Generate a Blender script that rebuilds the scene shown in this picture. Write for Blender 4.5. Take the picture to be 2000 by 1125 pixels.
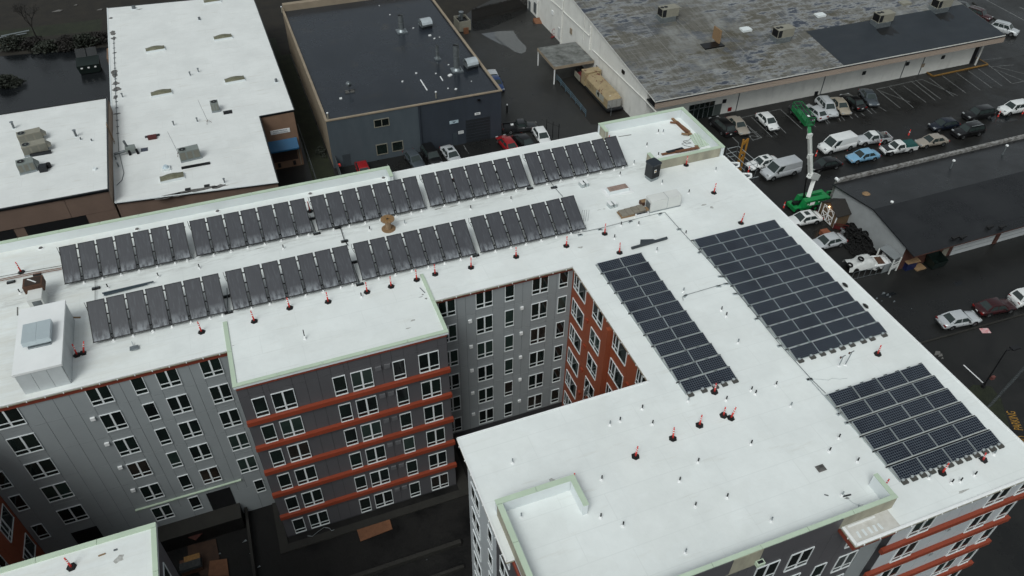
import bpy, bmesh, math, random
from mathutils import Vector, Matrix
random.seed(11)
PI = math.pi
S = bpy.context.scene
COL = S.collection
for o in list(bpy.data.objects): bpy.data.objects.remove(o)

# ---------------------------------------------------------------- camera, sky, sun, exposure
RC = Matrix(((0.934974, 0.23230809, -0.26806075), (-0.3545524, 0.63500987, -0.68633451), (0.01078017, 0.7367465, 0.67608311)))
CAM = Vector((0, 0, 60.0)); FPX = 1525.0
cd = bpy.data.cameras.new("camera"); cam = bpy.data.objects.new("camera", cd); COL.objects.link(cam)
cd.sensor_width = 36; cd.lens = 36 * FPX / 2000; cd.clip_start = .5; cd.clip_end = 3000
cam.matrix_world = Matrix.Translation(CAM) @ RC.to_4x4()
S.camera = cam
W = bpy.data.worlds.new("World"); S.world = W; W.use_nodes = True
nt = W.node_tree; nt.nodes.clear()
out = nt.nodes.new("ShaderNodeOutputWorld"); bg = nt.nodes.new("ShaderNodeBackground")
sky = nt.nodes.new("ShaderNodeTexSky"); sky.sky_type = 'NISHITA'; sky.sun_disc = False
SUN_EL, SUN_AZ = math.radians(52), math.radians(224)
sky.sun_elevation = SUN_EL; sky.sun_rotation = SUN_AZ; sky.air_density = 1.0; sky.dust_density = 4.0; sky.ozone_density = 1.0
hs = nt.nodes.new("ShaderNodeHueSaturation"); hs.inputs['Saturation'].default_value = .22
tm = nt.nodes.new("ShaderNodeMix"); tm.data_type = 'RGBA'; tm.blend_type = 'MULTIPLY'; tm.inputs[0].default_value = 1; tm.inputs[7].default_value = (.945, 1, .985, 1)
nt.links.new(sky.outputs[0], hs.inputs['Color']); nt.links.new(hs.outputs[0], tm.inputs[6]); nt.links.new(tm.outputs[2], bg.inputs[0])
bg.inputs[1].default_value = .10; nt.links.new(bg.outputs[0], out.inputs[0])
sl = bpy.data.lights.new("sun", 'SUN'); sl.energy = 1.0; sl.angle = math.radians(25); sl.color = (.955, 1, .985)
so = bpy.data.objects.new("sun", sl); COL.objects.link(so)
sd = Vector((math.sin(SUN_AZ) * math.cos(SUN_EL), math.cos(SUN_AZ) * math.cos(SUN_EL), math.sin(SUN_EL)))
so.rotation_euler = sd.to_track_quat('Z', 'Y').to_euler(); so.location = (0, -40, 120)
S.view_settings.view_transform = 'Standard'; S.view_settings.look = 'None'
S.view_settings.exposure = .02; S.view_settings.gamma = 1; S.view_settings.use_curve_mapping = False

# pixel of the photograph -> point on a real plane
def ray(u, v): return RC @ Vector(((u - 1000) / FPX, -(v - 562.5) / FPX, -1))
def at(u, v, z=0.0): d = ray(u, v); return CAM + d * ((z - CAM.z) / d.z)
def aty(u, v, y): d = ray(u, v); return CAM + d * ((y - CAM.y) / d.y)
def atx(u, v, x): d = ray(u, v); return CAM + d * ((x - CAM.x) / d.x)
def Z(x0, y0, w, W_):
    s = w / W_
    return lambda a, b: (x0 + a * s, y0 + b * s)

# ---------------------------------------------------------------- materials
MATS = {}
def lin(c): return tuple(c) + (1,)
def mat(name, col, rough=.6, metal=0.0, var=.12, scale=.8, bump=0.0, bscale=20, spec=.5, stretch=None, col2=None, rvar=0.0, obj=False, coat=0):
    if name in MATS: return MATS[name]
    if max(col) < .5 and 'panel' not in name: col = tuple(c * .80 for c in col); col2 = tuple(c * .80 for c in col2) if col2 else None
    m = bpy.data.materials.new(name); m.use_nodes = True; n = m.node_tree; L = n.links
    b = n.nodes['Principled BSDF']; b.inputs['Roughness'].default_value = rough; b.inputs['Metallic'].default_value = metal
    b.inputs['Specular IOR Level'].default_value = spec
    if coat: b.inputs['Coat Weight'].default_value = coat; b.inputs['Coat Roughness'].default_value = .12
    if obj:
        g = n.nodes.new('ShaderNodeTexCoord'); src = g.outputs['Object']
    else:
        g = n.nodes.new('ShaderNodeNewGeometry'); src = g.outputs['Position']
    if stretch:
        mp = n.nodes.new('ShaderNodeMapping'); mp.inputs['Scale'].default_value = stretch; L.new(src, mp.inputs[0]); src = mp.outputs[0]
    no = n.nodes.new('ShaderNodeTexNoise'); no.inputs['Scale'].default_value = scale; no.inputs['Detail'].default_value = 8; no.inputs['Roughness'].default_value = .65
    L.new(src, no.inputs['Vector'])
    r = n.nodes.new('ShaderNodeValToRGB')
    c2 = col2 if col2 else tuple(min(1, c * (1 + var)) for c in col); c1 = col if col2 else tuple(c * (1 - var) for c in col)
    r.color_ramp.elements[0].position = .32; r.color_ramp.elements[0].color = lin(c1)
    r.color_ramp.elements[1].position = .68; r.color_ramp.elements[1].color = lin(c2)
    L.new(no.outputs['Fac'], r.inputs[0]); L.new(r.outputs[0], b.inputs['Base Color'])
    if rvar:
        mr = n.nodes.new('ShaderNodeMapRange'); mr.inputs['From Min'].default_value = .35; mr.inputs['From Max'].default_value = .65
        mr.inputs['To Min'].default_value = max(.02, rough - rvar); mr.inputs['To Max'].default_value = min(1, rough + rvar)
        L.new(no.outputs['Fac'], mr.inputs[0]); L.new(mr.outputs[0], b.inputs['Roughness'])
    if bump:
        n2 = n.nodes.new('ShaderNodeTexNoise'); n2.inputs['Scale'].default_value = bscale; n2.inputs['Detail'].default_value = 4; L.new(src, n2.inputs['Vector'])
        bp = n.nodes.new('ShaderNodeBump'); bp.inputs['Strength'].default_value = bump; bp.inputs['Distance'].default_value = .05
        L.new(n2.outputs['Fac'], bp.inputs['Height']); L.new(bp.outputs[0], b.inputs['Normal'])
    MATS[name] = m; return m
def nd(m, t): return m.node_tree.nodes.new(t)
def math_(m, op, a, b=None, c=None):
    x = nd(m, 'ShaderNodeMath'); x.operation = op
    for i, v in enumerate((a, b, c)):
        if v is None: continue
        if isinstance(v, (int, float)): x.inputs[i].default_value = v
        else: m.node_tree.links.new(v, x.inputs[i])
    return x.outputs[0]
def mix_into(m, fac, col):
    """blend `col` over whatever feeds Base Color, by the factor socket"""
    n = m.node_tree; b = n.nodes['Principled BSDF']; s = b.inputs['Base Color'].links[0].from_socket
    mx = nd(m, 'ShaderNodeMix'); mx.data_type = 'RGBA'; n.links.new(fac, mx.inputs[0]); n.links.new(s, mx.inputs[6])
    mx.inputs[7].default_value = lin(col); n.links.new(mx.outputs[2], b.inputs['Base Color'])
def noise_fac(m, scale, lo, hi, stretch=(1, 1, 1), detail=6, rough=.6, offs=(0, 0, 0), coord='geo'):
    n = m.node_tree
    if coord == 'geo': src = nd(m, 'ShaderNodeNewGeometry').outputs['Position']
    else: src = nd(m, 'ShaderNodeTexCoord').outputs['Object']
    mp = nd(m, 'ShaderNodeMapping'); mp.inputs['Scale'].default_value = stretch; mp.inputs['Location'].default_value = offs
    n.links.new(src, mp.inputs[0])
    t = nd(m, 'ShaderNodeTexNoise'); t.inputs['Scale'].default_value = scale; t.inputs['Detail'].default_value = detail; t.inputs['Roughness'].default_value = rough
    n.links.new(mp.outputs[0], t.inputs['Vector'])
    mr = nd(m, 'ShaderNodeMapRange'); mr.inputs['From Min'].default_value = lo; mr.inputs['From Max'].default_value = hi
    n.links.new(t.outputs['Fac'], mr.inputs[0]); return mr.outputs[0]
def brick_fac(m, w, h, mortar, offset=.5, offs=(0, 0, 0), rot=0, coord='geo', smooth=.1):
    n = m.node_tree
    src = nd(m, 'ShaderNodeNewGeometry').outputs['Position'] if coord == 'geo' else nd(m, 'ShaderNodeTexCoord').outputs['Object']
    mp = nd(m, 'ShaderNodeMapping'); mp.inputs['Location'].default_value = offs; mp.inputs['Rotation'].default_value = (0, 0, rot)
    n.links.new(src, mp.inputs[0])
    t = nd(m, 'ShaderNodeTexBrick'); t.offset = offset; t.inputs['Scale'].default_value = 1; t.inputs['Brick Width'].default_value = w
    t.inputs['Row Height'].default_value = h; t.inputs['Mortar Size'].default_value = mortar; t.inputs['Mortar Smooth'].default_value = smooth
    n.links.new(mp.outputs[0], t.inputs['Vector']); return t.outputs['Fac']

def roof_white(name, base, seam, grime):
    m = mat(name, base, .5, var=.03, scale=.25, bump=.35, bscale=1.1)
    mix_into(m, math_(m, 'MULTIPLY', brick_fac(m, 7.3, 1.83, .03, .37), .18), seam)
    mix_into(m, math_(m, 'MULTIPLY', noise_fac(m, .28, .42, .68, detail=9, rough=.7), .7), tuple(c * .86 for c in base))
    mix_into(m, math_(m, 'MULTIPLY', brick_fac(m, 2.4, 40, .02, 0, (1.1, 0, 0)), .07), seam)
    mix_into(m, math_(m, 'MULTIPLY', noise_fac(m, 1.1, .58, .74, (.22, 1.6, 1), detail=9, rough=.7), .6 * grime), (.50, .47, .40))
    mix_into(m, math_(m, 'MULTIPLY', noise_fac(m, 2.4, .68, .75, (.5, 1, 1), detail=9, rough=.75, offs=(5, 3, 0)), .7 * grime), (.30, .29, .26))
    return m
M_ROOF = roof_white('white_membrane', (.80, .83, .82), (.52, .55, .54), .5)
mix_into(M_ROOF, math_(M_ROOF, 'MULTIPLY', noise_fac(M_ROOF, .16, .50, .515, detail=4, offs=(3, 8, 0)), .10), (.66, .67, .63))
mix_into(M_ROOF, math_(M_ROOF, 'MULTIPLY', noise_fac(M_ROOF, 5, .68, .74, (1, .35, 1), detail=8, rough=.75, offs=(9, 1, 0)), .35), (.45, .44, .40))
# extra grime to the left end and drip stains under the collectors (they stay with the roof)
def band(m, axis, a, b, soft):
    sp = nd(m, 'ShaderNodeSeparateXYZ'); g = nd(m, 'ShaderNodeNewGeometry'); m.node_tree.links.new(g.outputs['Position'], sp.inputs[0])
    s = sp.outputs[axis]
    r1 = nd(m, 'ShaderNodeMapRange'); r1.inputs['From Min'].default_value = a - soft; r1.inputs['From Max'].default_value = a + soft; m.node_tree.links.new(s, r1.inputs[0])
    r2 = nd(m, 'ShaderNodeMapRange'); r2.inputs['From Min'].default_value = b + soft; r2.inputs['From Max'].default_value = b - soft; m.node_tree.links.new(s, r2.inputs[0])
    return math_(m, 'MULTIPLY', r1.outputs[0], r2.outputs[0])
f = math_(M_ROOF, 'MULTIPLY', band(M_ROOF, 0, -40, -12, 5), noise_fac(M_ROOF, .9, .42, .72, (.25, 1.3, 1), detail=9, rough=.75))
mix_into(M_ROOF, math_(M_ROOF, 'MULTIPLY', f, .55), (.60, .57, .49))
f = math_(M_ROOF, 'MULTIPLY', band(M_ROOF, 1, 51.2, 52.6, .45), noise_fac(M_ROOF, 1.2, .46, .66, (.5, 2.5, 1), detail=9, rough=.75))
mix_into(M_ROOF, math_(M_ROOF, 'MULTIPLY', f, .55), (.34, .34, .32))
f = math_(M_ROOF, 'MULTIPLY', band(M_ROOF, 1, 44.2, 45.2, .35), noise_fac(M_ROOF, 1.2, .5, .7, (.5, 2.5, 1), detail=9, rough=.75))
mix_into(M_ROOF, math_(M_ROOF, 'MULTIPLY', f, .35), (.34, .34, .32))
M_ROOF2 = roof_white('white_old_membrane', (.76, .775, .765), (.48, .48, .45), .9)
M_WALL2 = mat('white_upstand', (.70, .74, .75), .5, var=.04, scale=.5, bump=.15, bscale=2)
M_GREEN = mat('pale_green_coping', (.50, .60, .47), .45, var=.06, scale=.7)
M_GREYP = mat('light_grey_panel', (.285, .307, .317), .55, var=.05, scale=.35, bump=.03, bscale=40)
M_LGREYP = mat('pale_grey_panel', (.45, .48, .50), .55, var=.05, scale=.35, bump=.03, bscale=40)
M_DARKP = mat('dark_grey_panel', (.085, .083, .090), .55, var=.06, scale=.35, bump=.03, bscale=40)
M_REDP = mat('rust_orange_panel', (.27, .066, .028), .55, var=.08, scale=.35, bump=.03, bscale=40)
M_REDB = mat('red_orange_metal', (.32, .062, .030), .4, var=.07, scale=.8)
M_REDF = mat('dark_red_fascia', (.26, .055, .032), .5, var=.08, scale=.8)
M_BACK = mat('dark_backing_board', (.05, .05, .055), .8, var=.1)  # dark backing behind the cladding boards
M_WIN = mat('white_vinyl', (.72, .75, .76), .4, var=.04, scale=.6)
M_GLASS = mat('dark_window_glass', (.008, .009, .010), .06, var=.4, scale=.25, col2=(.018, .030, .026), spec=.5)
M_TAN = mat('stained_tan_sheathing', (.30, .285, .225), .75, var=.0, scale=.9, col2=(.50, .47, .36), stretch=(1, 1, .35), bump=.15, bscale=8)
M_BEIGE = mat('tan_stucco', (.34, .275, .20), .8, var=.12, scale=.6, bump=.1, bscale=25)
M_BROWN = mat('brown_concrete_panel', (.175, .118, .092), .8, var=.10, scale=.5, bump=.08, bscale=30)
M_BROWN2 = mat('orange_brown_panel', (.22, .135, .09), .8, var=.12, scale=.6, bump=.08, bscale=30)
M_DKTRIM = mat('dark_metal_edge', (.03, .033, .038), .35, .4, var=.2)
M_BLACK = mat('black_rubber', (.012, .012, .013), .6, var=.2, scale=3)
M_BLKMET = mat('black_metal', (.014, .014, .016), .35, .5, var=.2)
M_GALV = mat('galvanised_steel', (.38, .42, .44), .32, .75, var=.2, scale=2.5)
M_GALVD = mat('dull_galvanised_steel', (.20, .22, .23), .5, .5, var=.25, scale=2)
M_ALU = mat('aluminium_frame', (.50, .54, .55), .35, .6, var=.06)
M_CONC = mat('grey_concrete_block', (.17, .165, .155), .85, var=.15, scale=5, bump=.2, bscale=40)
M_HVAC = mat('beige_painted_metal', (.31, .295, .24), .5, var=.10, scale=1.5)
M_HVACG = mat('grey_green_painted_metal', (.25, .28, .265), .5, var=.12, scale=1.5)
M_WMET = mat('white_painted_metal', (.66, .67, .65), .45, var=.05, scale=1)
M_WHITE = mat('clean_white_paint', (.80, .81, .81), .4, var=.03)
M_SKYL = mat('aged_skylight_dome', (.13, .125, .075), .35, var=.0, scale=3, col2=(.24, .235, .16), bump=.1, bscale=6)
M_WOOD = mat('weathered_wood', (.30, .19, .10), .8, var=.25, scale=4, stretch=(1, 6, 1), bump=.1)
M_PLY = mat('wet_plywood', (.20, .085, .040), .7, var=.25, scale=2)
M_PLYD = mat('dark_red_board', (.060, .014, .009), .6, var=.25, scale=2)
M_OSB = mat('yellow_osb', (.30, .16, .05), .75, var=.25, scale=8)
M_RUST = mat('rusty_brown_box', (.10, .045, .025), .8, var=.35, scale=5, bump=.2)
M_ORANGE = mat('safety_red_orange', (.68, .055, .045), .4, var=.05)
M_REFL = mat('reflective_white', (.75, .75, .75), .3, var=.03)
M_GLV = mat('lift_green_paint', (.010, .27, .070), .35, var=.08, scale=2, coat=.3)
M_STAIN = mat('dark_tar_stain', (.06, .058, .055), .7, var=.0, scale=2.5, col2=(.25, .24, .23))
M_LAMP = mat('lamp_black', (.012, .012, .014), .5, var=.1)
M_YEL = mat('yellow_road_paint', (.42, .22, .03), .6, var=.2, scale=3)
M_WLINE = mat('worn_white_paint', (.10, .10, .10), .6, scale=2.2, col2=(.32, .33, .33))
M_YELC = mat('yellow_brown_kerb_paint', (.26, .14, .03), .6, var=.25, scale=2)
M_LEAF = mat('wet_dark_foliage', (.008, .013, .006), .7, var=.0, scale=.7, col2=(.014, .019, .009))
M_TWIG = mat('brown_twigs', (.012, .0095, .0075), .8, var=.3)
M_RED = mat('red_plastic', (.30, .012, .012), .4, var=.1)
M_BLUE = mat('blue_awning_fabric', (.018, .115, .245), .6, var=.08, scale=1)
M_TARP = mat('white_tarpaulin', (.56, .57, .56), .5, var=.1, scale=2, bump=.6, bscale=4)
M_SHED = mat('brown_shed_siding', (.135, .085, .045), .75, var=.12, scale=2)
M_SHING = mat('dark_shingles', (.026, .023, .021), .85, var=.25, scale=6, bump=.3, bscale=30)
M_RBRICK = mat('dark_red_brick', (.085, .030, .020), .85, var=.25, scale=4)
M_GREYROOF = mat('plain_grey_metal_roof', (.26, .28, .29), .5, var=.1)

# asphalt: wet, patchy
M_ASPH = mat('wet_asphalt', (.0155, .016, .0162), .36, var=.0, scale=.09, spec=.35, col2=(.026, .026, .025), rvar=.14, bump=.1, bscale=30)
mix_into(M_ASPH, math_(M_ASPH, 'MULTIPLY', noise_fac(M_ASPH, .5, .55, .75, detail=9, rough=.8), .45), (.042, .040, .036))
mix_into(M_ASPH, math_(M_ASPH, 'MULTIPLY', noise_fac(M_ASPH, 1.6, .60, .70, (1, .3, 1), detail=9, rough=.8, offs=(2, 9, 0)), .35), (.008, .008, .009))
M_ASPHD = mat('dark_lot_asphalt', (.0135, .0135, .013), .4, spec=.35, var=.0, scale=.25, col2=(.026, .0255, .0245), rvar=.15, bump=.08, bscale=30)
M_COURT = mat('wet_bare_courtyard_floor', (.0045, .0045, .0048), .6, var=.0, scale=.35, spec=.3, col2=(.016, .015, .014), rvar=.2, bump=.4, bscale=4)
M_WALK = mat('damp_concrete_walk', (.024, .0225, .019), .75, var=.2, scale=.7, bump=.05)
M_DIRT = mat('dark_brown_earth', (.010, .008, .006), .85, var=.0, scale=.4, col2=(.026, .021, .014), bump=.8, bscale=5)
M_GRASS = mat('rough_wet_grass', (.010, .014, .006), .85, var=.0, scale=.8, col2=(.024, .030, .012), bump=.9, bscale=8)
M_PUDDLE = mat('standing_water', (.11, .118, .125), .03, var=.05, scale=1, spec=1.0)
M_WETLOT = mat('glossy_wet_asphalt', (.012, .014, .016), .22, var=.2, scale=.2, rvar=.12)
# black bitumen roof with seams and ponding
M_ASPHY = mat('grey_yard_asphalt', (.024, .0245, .0245), .40, var=.0, scale=.15, col2=(.040, .040, .038), rvar=.15, bump=.1, bscale=30, spec=.4)
mix_into(M_ASPHY, math_(M_ASPHY, 'MULTIPLY', noise_fac(M_ASPHY, .5, .55, .72, detail=9, rough=.8), .5), (.062, .059, .052))
M_BLROOF = mat('black_bitumen_roof', (.019, .024, .032), .24, var=.0, scale=.12, col2=(.031, .038, .049), rvar=.10, bump=.15, bscale=2.5)
mix_into(M_BLROOF, math_(M_BLROOF, 'MULTIPLY', brick_fac(M_BLROOF, 9, 1.0, .02, .5), .35), (.009, .010, .012))
mix_into(M_BLROOF, math_(M_BLROOF, 'MULTIPLY', noise_fac(M_BLROOF, .35, .58, .72, detail=7), .5), (.046, .044, .039))
M_BLROOF2 = mat('black_wet_metal_roof', (.0115, .0125, .0145), .33, var=.0, scale=.2, col2=(.022, .0235, .026), rvar=.12, bump=.12, bscale=3)
mix_into(M_BLROOF2, math_(M_BLROOF2, 'MULTIPLY', noise_fac(M_BLROOF2, .8, .5, .75, (.12, 2.2, 1), detail=8), .6), (.007, .0075, .009))
M_BLROOF3 = mat('new_dark_blue_roofing', (.026, .033, .042), .6, var=.10, scale=.4, bump=.1, bscale=10)
mix_into(M_BLROOF3, math_(M_BLROOF3, 'MULTIPLY', noise_fac(M_BLROOF3, .3, .45, .8, (1, 2, 1)), .4), (.042, .048, .052))
# old mottled felt roof of the warehouse
M_OLDROOF = mat('mottled_old_felt_roof', (.085, .080, .066), .62, var=.0, scale=1.4, col2=(.175, .168, .148), stretch=(2.6, .14, 1), bump=.3, bscale=6)
mix_into(M_OLDROOF, math_(M_OLDROOF, 'MULTIPLY', noise_fac(M_OLDROOF, .055, .50, .60, detail=7, rough=.6, offs=(3, 5, 0)), .8), (.062, .053, .032))
mix_into(M_OLDROOF, math_(M_OLDROOF, 'MULTIPLY', noise_fac(M_OLDROOF, .10, .50, .62, (1, .8, 1), detail=9, rough=.7, offs=(21, 4, 0)), .75), (.25, .258, .255))
mix_into(M_OLDROOF, math_(M_OLDROOF, 'MULTIPLY', noise_fac(M_OLDROOF, .16, .52, .60, (1, 1.3, 1), detail=9, rough=.7, offs=(2, 14, 0)), .7), (.062, .072, .092))
mix_into(M_OLDROOF, math_(M_OLDROOF, 'MULTIPLY', noise_fac(M_OLDROOF, 1.6, .50, .72, (3.2, .12, 1), detail=7, rough=.7, offs=(9, 2, 0)), .40), (.25, .24, .21))
mix_into(M_OLDROOF, math_(M_OLDROOF, 'MULTIPLY', math_(M_OLDROOF, 'MULTIPLY', brick_fac(M_OLDROOF, 21, 1.06, .035, .4), noise_fac(M_OLDROOF, .8, .42, .55)), .45), (.30, .31, .30))
mix_into(M_OLDROOF, math_(M_OLDROOF, 'MULTIPLY', math_(M_OLDROOF, 'MULTIPLY', brick_fac(M_OLDROOF, 5.6, 90, .06, 0), noise_fac(M_OLDROOF, .5, .40, .55, offs=(7, 7, 0))), .5), (.26, .26, .24))
CLU = noise_fac(M_OLDROOF, .06, .40, .52, detail=5, offs=(6, 11, 0))
mix_into(M_OLDROOF, math_(M_OLDROOF, 'MULTIPLY', math_(M_OLDROOF, 'MULTIPLY', noise_fac(M_OLDROOF, .48, .47, .55, (.55, 1.5, 1), detail=8, rough=.70, offs=(3, 3, 0)), CLU), .75), (.31, .32, .325))
mix_into(M_OLDROOF, math_(M_OLDROOF, 'MULTIPLY', math_(M_OLDROOF, 'MULTIPLY', noise_fac(M_OLDROOF, .48, .54, .595, (.55, 1.5, 1), detail=8, rough=.70, offs=(3, 3, 0)), CLU), .95), (.032, .041, .062))
M_CANROOF = mat('patched_grey_canopy_roof', (.07, .072, .065), .7, var=.0, scale=.8, col2=(.27, .28, .27), bump=.2)
M_WARE = mat('off_white_painted_block', (.70, .695, .66), .7, var=.07, scale=.5, bump=.1, bscale=12)
mix_into(M_WARE, math_(M_WARE, 'MULTIPLY', noise_fac(M_WARE, .8, .55, .8, (1, 1, .25), detail=8), .4), (.26, .25, .22))
M_WARESOF = mat('pinkish_wood_fascia', (.42, .335, .275), .7, var=.12, scale=1.5, stretch=(.2, 1, 8))
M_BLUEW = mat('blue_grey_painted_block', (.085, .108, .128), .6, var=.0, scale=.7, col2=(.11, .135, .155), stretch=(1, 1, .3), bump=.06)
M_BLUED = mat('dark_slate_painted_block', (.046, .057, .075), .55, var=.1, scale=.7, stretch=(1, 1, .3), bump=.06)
M_BLUEDD = mat('dark_slate_door', (.026, .030, .036), .5, var=.1)
# collectors and modules
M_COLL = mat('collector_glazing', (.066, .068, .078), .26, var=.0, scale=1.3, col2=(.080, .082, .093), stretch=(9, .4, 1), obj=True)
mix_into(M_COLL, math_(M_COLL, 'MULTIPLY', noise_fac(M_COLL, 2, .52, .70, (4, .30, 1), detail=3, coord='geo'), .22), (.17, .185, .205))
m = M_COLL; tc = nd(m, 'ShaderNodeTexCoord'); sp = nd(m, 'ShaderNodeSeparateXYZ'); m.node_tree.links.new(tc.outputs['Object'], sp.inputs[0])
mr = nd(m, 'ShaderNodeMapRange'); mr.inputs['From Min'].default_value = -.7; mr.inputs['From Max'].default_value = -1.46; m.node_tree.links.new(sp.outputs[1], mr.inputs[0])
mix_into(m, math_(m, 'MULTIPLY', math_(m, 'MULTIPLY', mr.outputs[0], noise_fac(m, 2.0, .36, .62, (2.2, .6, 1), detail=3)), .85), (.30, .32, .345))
M_CELL = mat('solar_cells', (.0075, .0110, .0235), .14, var=.15, scale=.5, spec=.18)
tc = nd(M_CELL, 'ShaderNodeTexCoord')
mix_into(M_CELL, math_(M_CELL, 'MULTIPLY', brick_fac(M_CELL, .1583, .1583, .010, 0, (-.03, .008, 0), coord='obj'), .85), (.19, .22, .25))
mix_into(M_CELL, math_(M_CELL, 'MULTIPLY', noise_fac(M_CELL, .5, .5, .7), .5), (.012, .013, .018))

# ---------------------------------------------------------------- mesh helpers
class MB:
    def __init__(s): s.v = []; s.f = []; s.m = []; s.mats = []; s.sm = []
    def mi(s, m):
        if m is None: return 0
        if m not in s.mats: s.mats.append(m)
        return s.mats.index(m)
    def add(s, vs, fs, m=None, smooth=False, M=None):
        o = len(s.v); i = s.mi(m)
        for v in vs:
            v = Vector(v); s.v.append(tuple(M @ v) if M else tuple(v))
        for f in fs: s.f.append(tuple(o + k for k in f)); s.m.append(i); s.sm.append(smooth)
        return s
    def box(s, x0, x1, y0, y1, z0, z1, m=None, M=None, top=None):
        a, b = (top if top else (0, 0))
        vs = [(x0, y0, z0), (x1, y0, z0), (x1, y1, z0), (x0, y1, z0), (x0 + a, y0 + b, z1), (x1 - a, y0 + b, z1), (x1 - a, y1 - b, z1), (x0 + a, y1 - b, z1)]
        return s.add(vs, [(0, 3, 2, 1), (4, 5, 6, 7), (0, 1, 5, 4), (1, 2, 6, 5), (2, 3, 7, 6), (3, 0, 4, 7)], m, False, M)
    def prism(s, poly, z0, z1, m=None, M=None, mtop=None):
        n = len(poly); A = sum(poly[i][0] * poly[(i + 1) % n][1] - poly[(i + 1) % n][0] * poly[i][1] for i in range(n))
        if A < 0: poly = poly[::-1]
        vs = [(p[0], p[1], z0) for p in poly] + [(p[0], p[1], z1) for p in poly]
        s.add(vs, [tuple(range(n))[::-1]] + [(i, (i + 1) % n, n + (i + 1) % n, n + i) for i in range(n)], m, False, M)
        s.add([(p[0], p[1], z1) for p in poly], [tuple(range(n))], mtop or m, False, M)
        return s
    def cyl(s, p0, p1, r0, r1=None, n=10, m=None, cap=True, smooth=True):
        p0 = Vector(p0); p1 = Vector(p1); r1 = r0 if r1 is None else r1; d = (p1 - p0)
        if d.length < 1e-6: return s
        q = d.to_track_quat('Z', 'Y'); vs = []
        for p, r in ((p0, r0), (p1, r1)):
            for i in range(n):
                a = 2 * PI * i / n; vs.append(p + q @ Vector((r * math.cos(a), r * math.sin(a), 0)))
        s.add(vs, [(i, (i + 1) % n, n + (i + 1) % n, n + i) for i in range(n)], m, smooth)
        if cap:
            s.add(vs[:n], [tuple(range(n))[::-1]], m); s.add(vs[n:], [tuple(range(n))], m)
        return s
    def bar(s, p0, p1, w, h, m=None):
        p0 = Vector(p0); p1 = Vector(p1); d = p1 - p0; L = d.length; x = d.normalized()
        up = Vector((0, 0, 1)) if abs(x.z) < .95 else Vector((0, 1, 0)); y = up.cross(x).normalized(); z = x.cross(y)
        Mx = Matrix((x, y, z)).transposed().to_4x4(); Mx.translation = p0
        return s.box(0, L, -w / 2, w / 2, -h / 2, h / 2, m, Mx)
    def tube(s, pts, r, n=6, m=None):
        for a, b in zip(pts[:-1], pts[1:]): s.cyl(a, b, r, r, n, m)
        return s
    def lathe(s, prof, n=12, m=None, M=None, smooth=True):
        vs = []; fs = []
        for r, z in prof:
            for i in range(n):
                a = 2 * PI * i / n; vs.append((r * math.cos(a), r * math.sin(a), z))
        for k in range(len(prof) - 1):
            for i in range(n): fs.append((k * n + i, k * n + (i + 1) % n, (k + 1) * n + (i + 1) % n, (k + 1) * n + i))
        fs.append(tuple(range(n))[::-1]); fs.append(tuple((len(prof) - 1) * n + i for i in range(n)))
        return s.add(vs, fs, m, smooth, M)
    def quad(s, a, b, c, d, m=None): return s.add([a, b, c, d], [(0, 1, 2, 3)], m)
    def mesh(s, name):
        me = bpy.data.meshes.new(name); me.from_pydata(s.v, [], s.f)
        for m in s.mats: me.materials.append(m)
        me.polygons.foreach_set('material_index', s.m); me.polygons.foreach_set('use_smooth', s.sm); me.update(); return me
    def build(s, name, parent=None, world=False, loc=None, label=None):
        return link(name, s.mesh(name), parent, world, loc, label=label)
def link(name, me, parent=None, world=False, loc=None, rot=None, scale=None, label=None):
    o = bpy.data.objects.new(name, me); COL.objects.link(o)
    if parent:
        o.parent = parent
        if world: o.location = -Vector(parent.location)
    if loc is not None: o.location = Vector(loc) - (Vector(parent.location) if (world and parent) else Vector((0, 0, 0)))
    if rot is not None: o.rotation_euler = rot
    if scale is not None: o.scale = scale
    if label: o['label'] = label
    return o
def thing(name, label, cat, loc=(0, 0, 0), rz=0, group=None):
    o = bpy.data.objects.new(name, None); COL.objects.link(o); o.empty_display_size = .3
    o.location = loc; o.rotation_euler = (0, 0, rz); o['label'] = label; o['category'] = cat
    if group: o['group'] = group
    return o
def tag(o, label, cat, group=None):
    o['label'] = label; o['category'] = cat
    if group: o['group'] = group
    return o
def struct(o): o['kind'] = 'structure'; return o
def stuff(o): o['kind'] = 'stuff'; return o
CACHE = {}
def cached(key, fn):
    if key not in CACHE: CACHE[key] = fn()
    return CACHE[key]
def ubox(m):   # unit box, shared per material
    return cached(('ubox', m.name), lambda: MB().box(-.5, .5, -.5, .5, -.5, .5, m).mesh('block'))
def bx(name, parent, x0, x1, y0, y1, z0, z1, m, label=None):
    return link(name, ubox(m), parent, True, ((x0 + x1) / 2, (y0 + y1) / 2, (z0 + z1) / 2), scale=(x1 - x0, y1 - y0, z1 - z0), label=label)
def copy_tree(o, parent=None):
    c = o.copy(); COL.objects.link(c)
    if parent: c.parent = parent
    for ch in o.children: copy_tree(ch, c)
    return c
def text(name, body, size, m, parent, loc, rot, sx=1):
    cu = bpy.data.curves.new(name, 'FONT'); cu.body = body; cu.size = size; cu.align_x = 'CENTER'; cu.align_y = 'CENTER'; cu.extrude = .004
    cu.materials.append(m); tmp = bpy.data.objects.new('t', cu); me = bpy.data.meshes.new_from_object(tmp); bpy.data.objects.remove(tmp); me.materials.clear(); me.materials.append(m); o = bpy.data.objects.new(name, me); COL.objects.link(o)
    if parent: o.parent = parent; loc = Vector(loc) - Vector(parent.location)
    o.location = loc; o.rotation_euler = rot; o.scale = (sx, 1, 1); return o
M_INK = mat('dark_blue_lettering', (.02, .05, .10), .5)
M_INKB = mat('black_lettering', (.012, .012, .014), .5)
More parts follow.
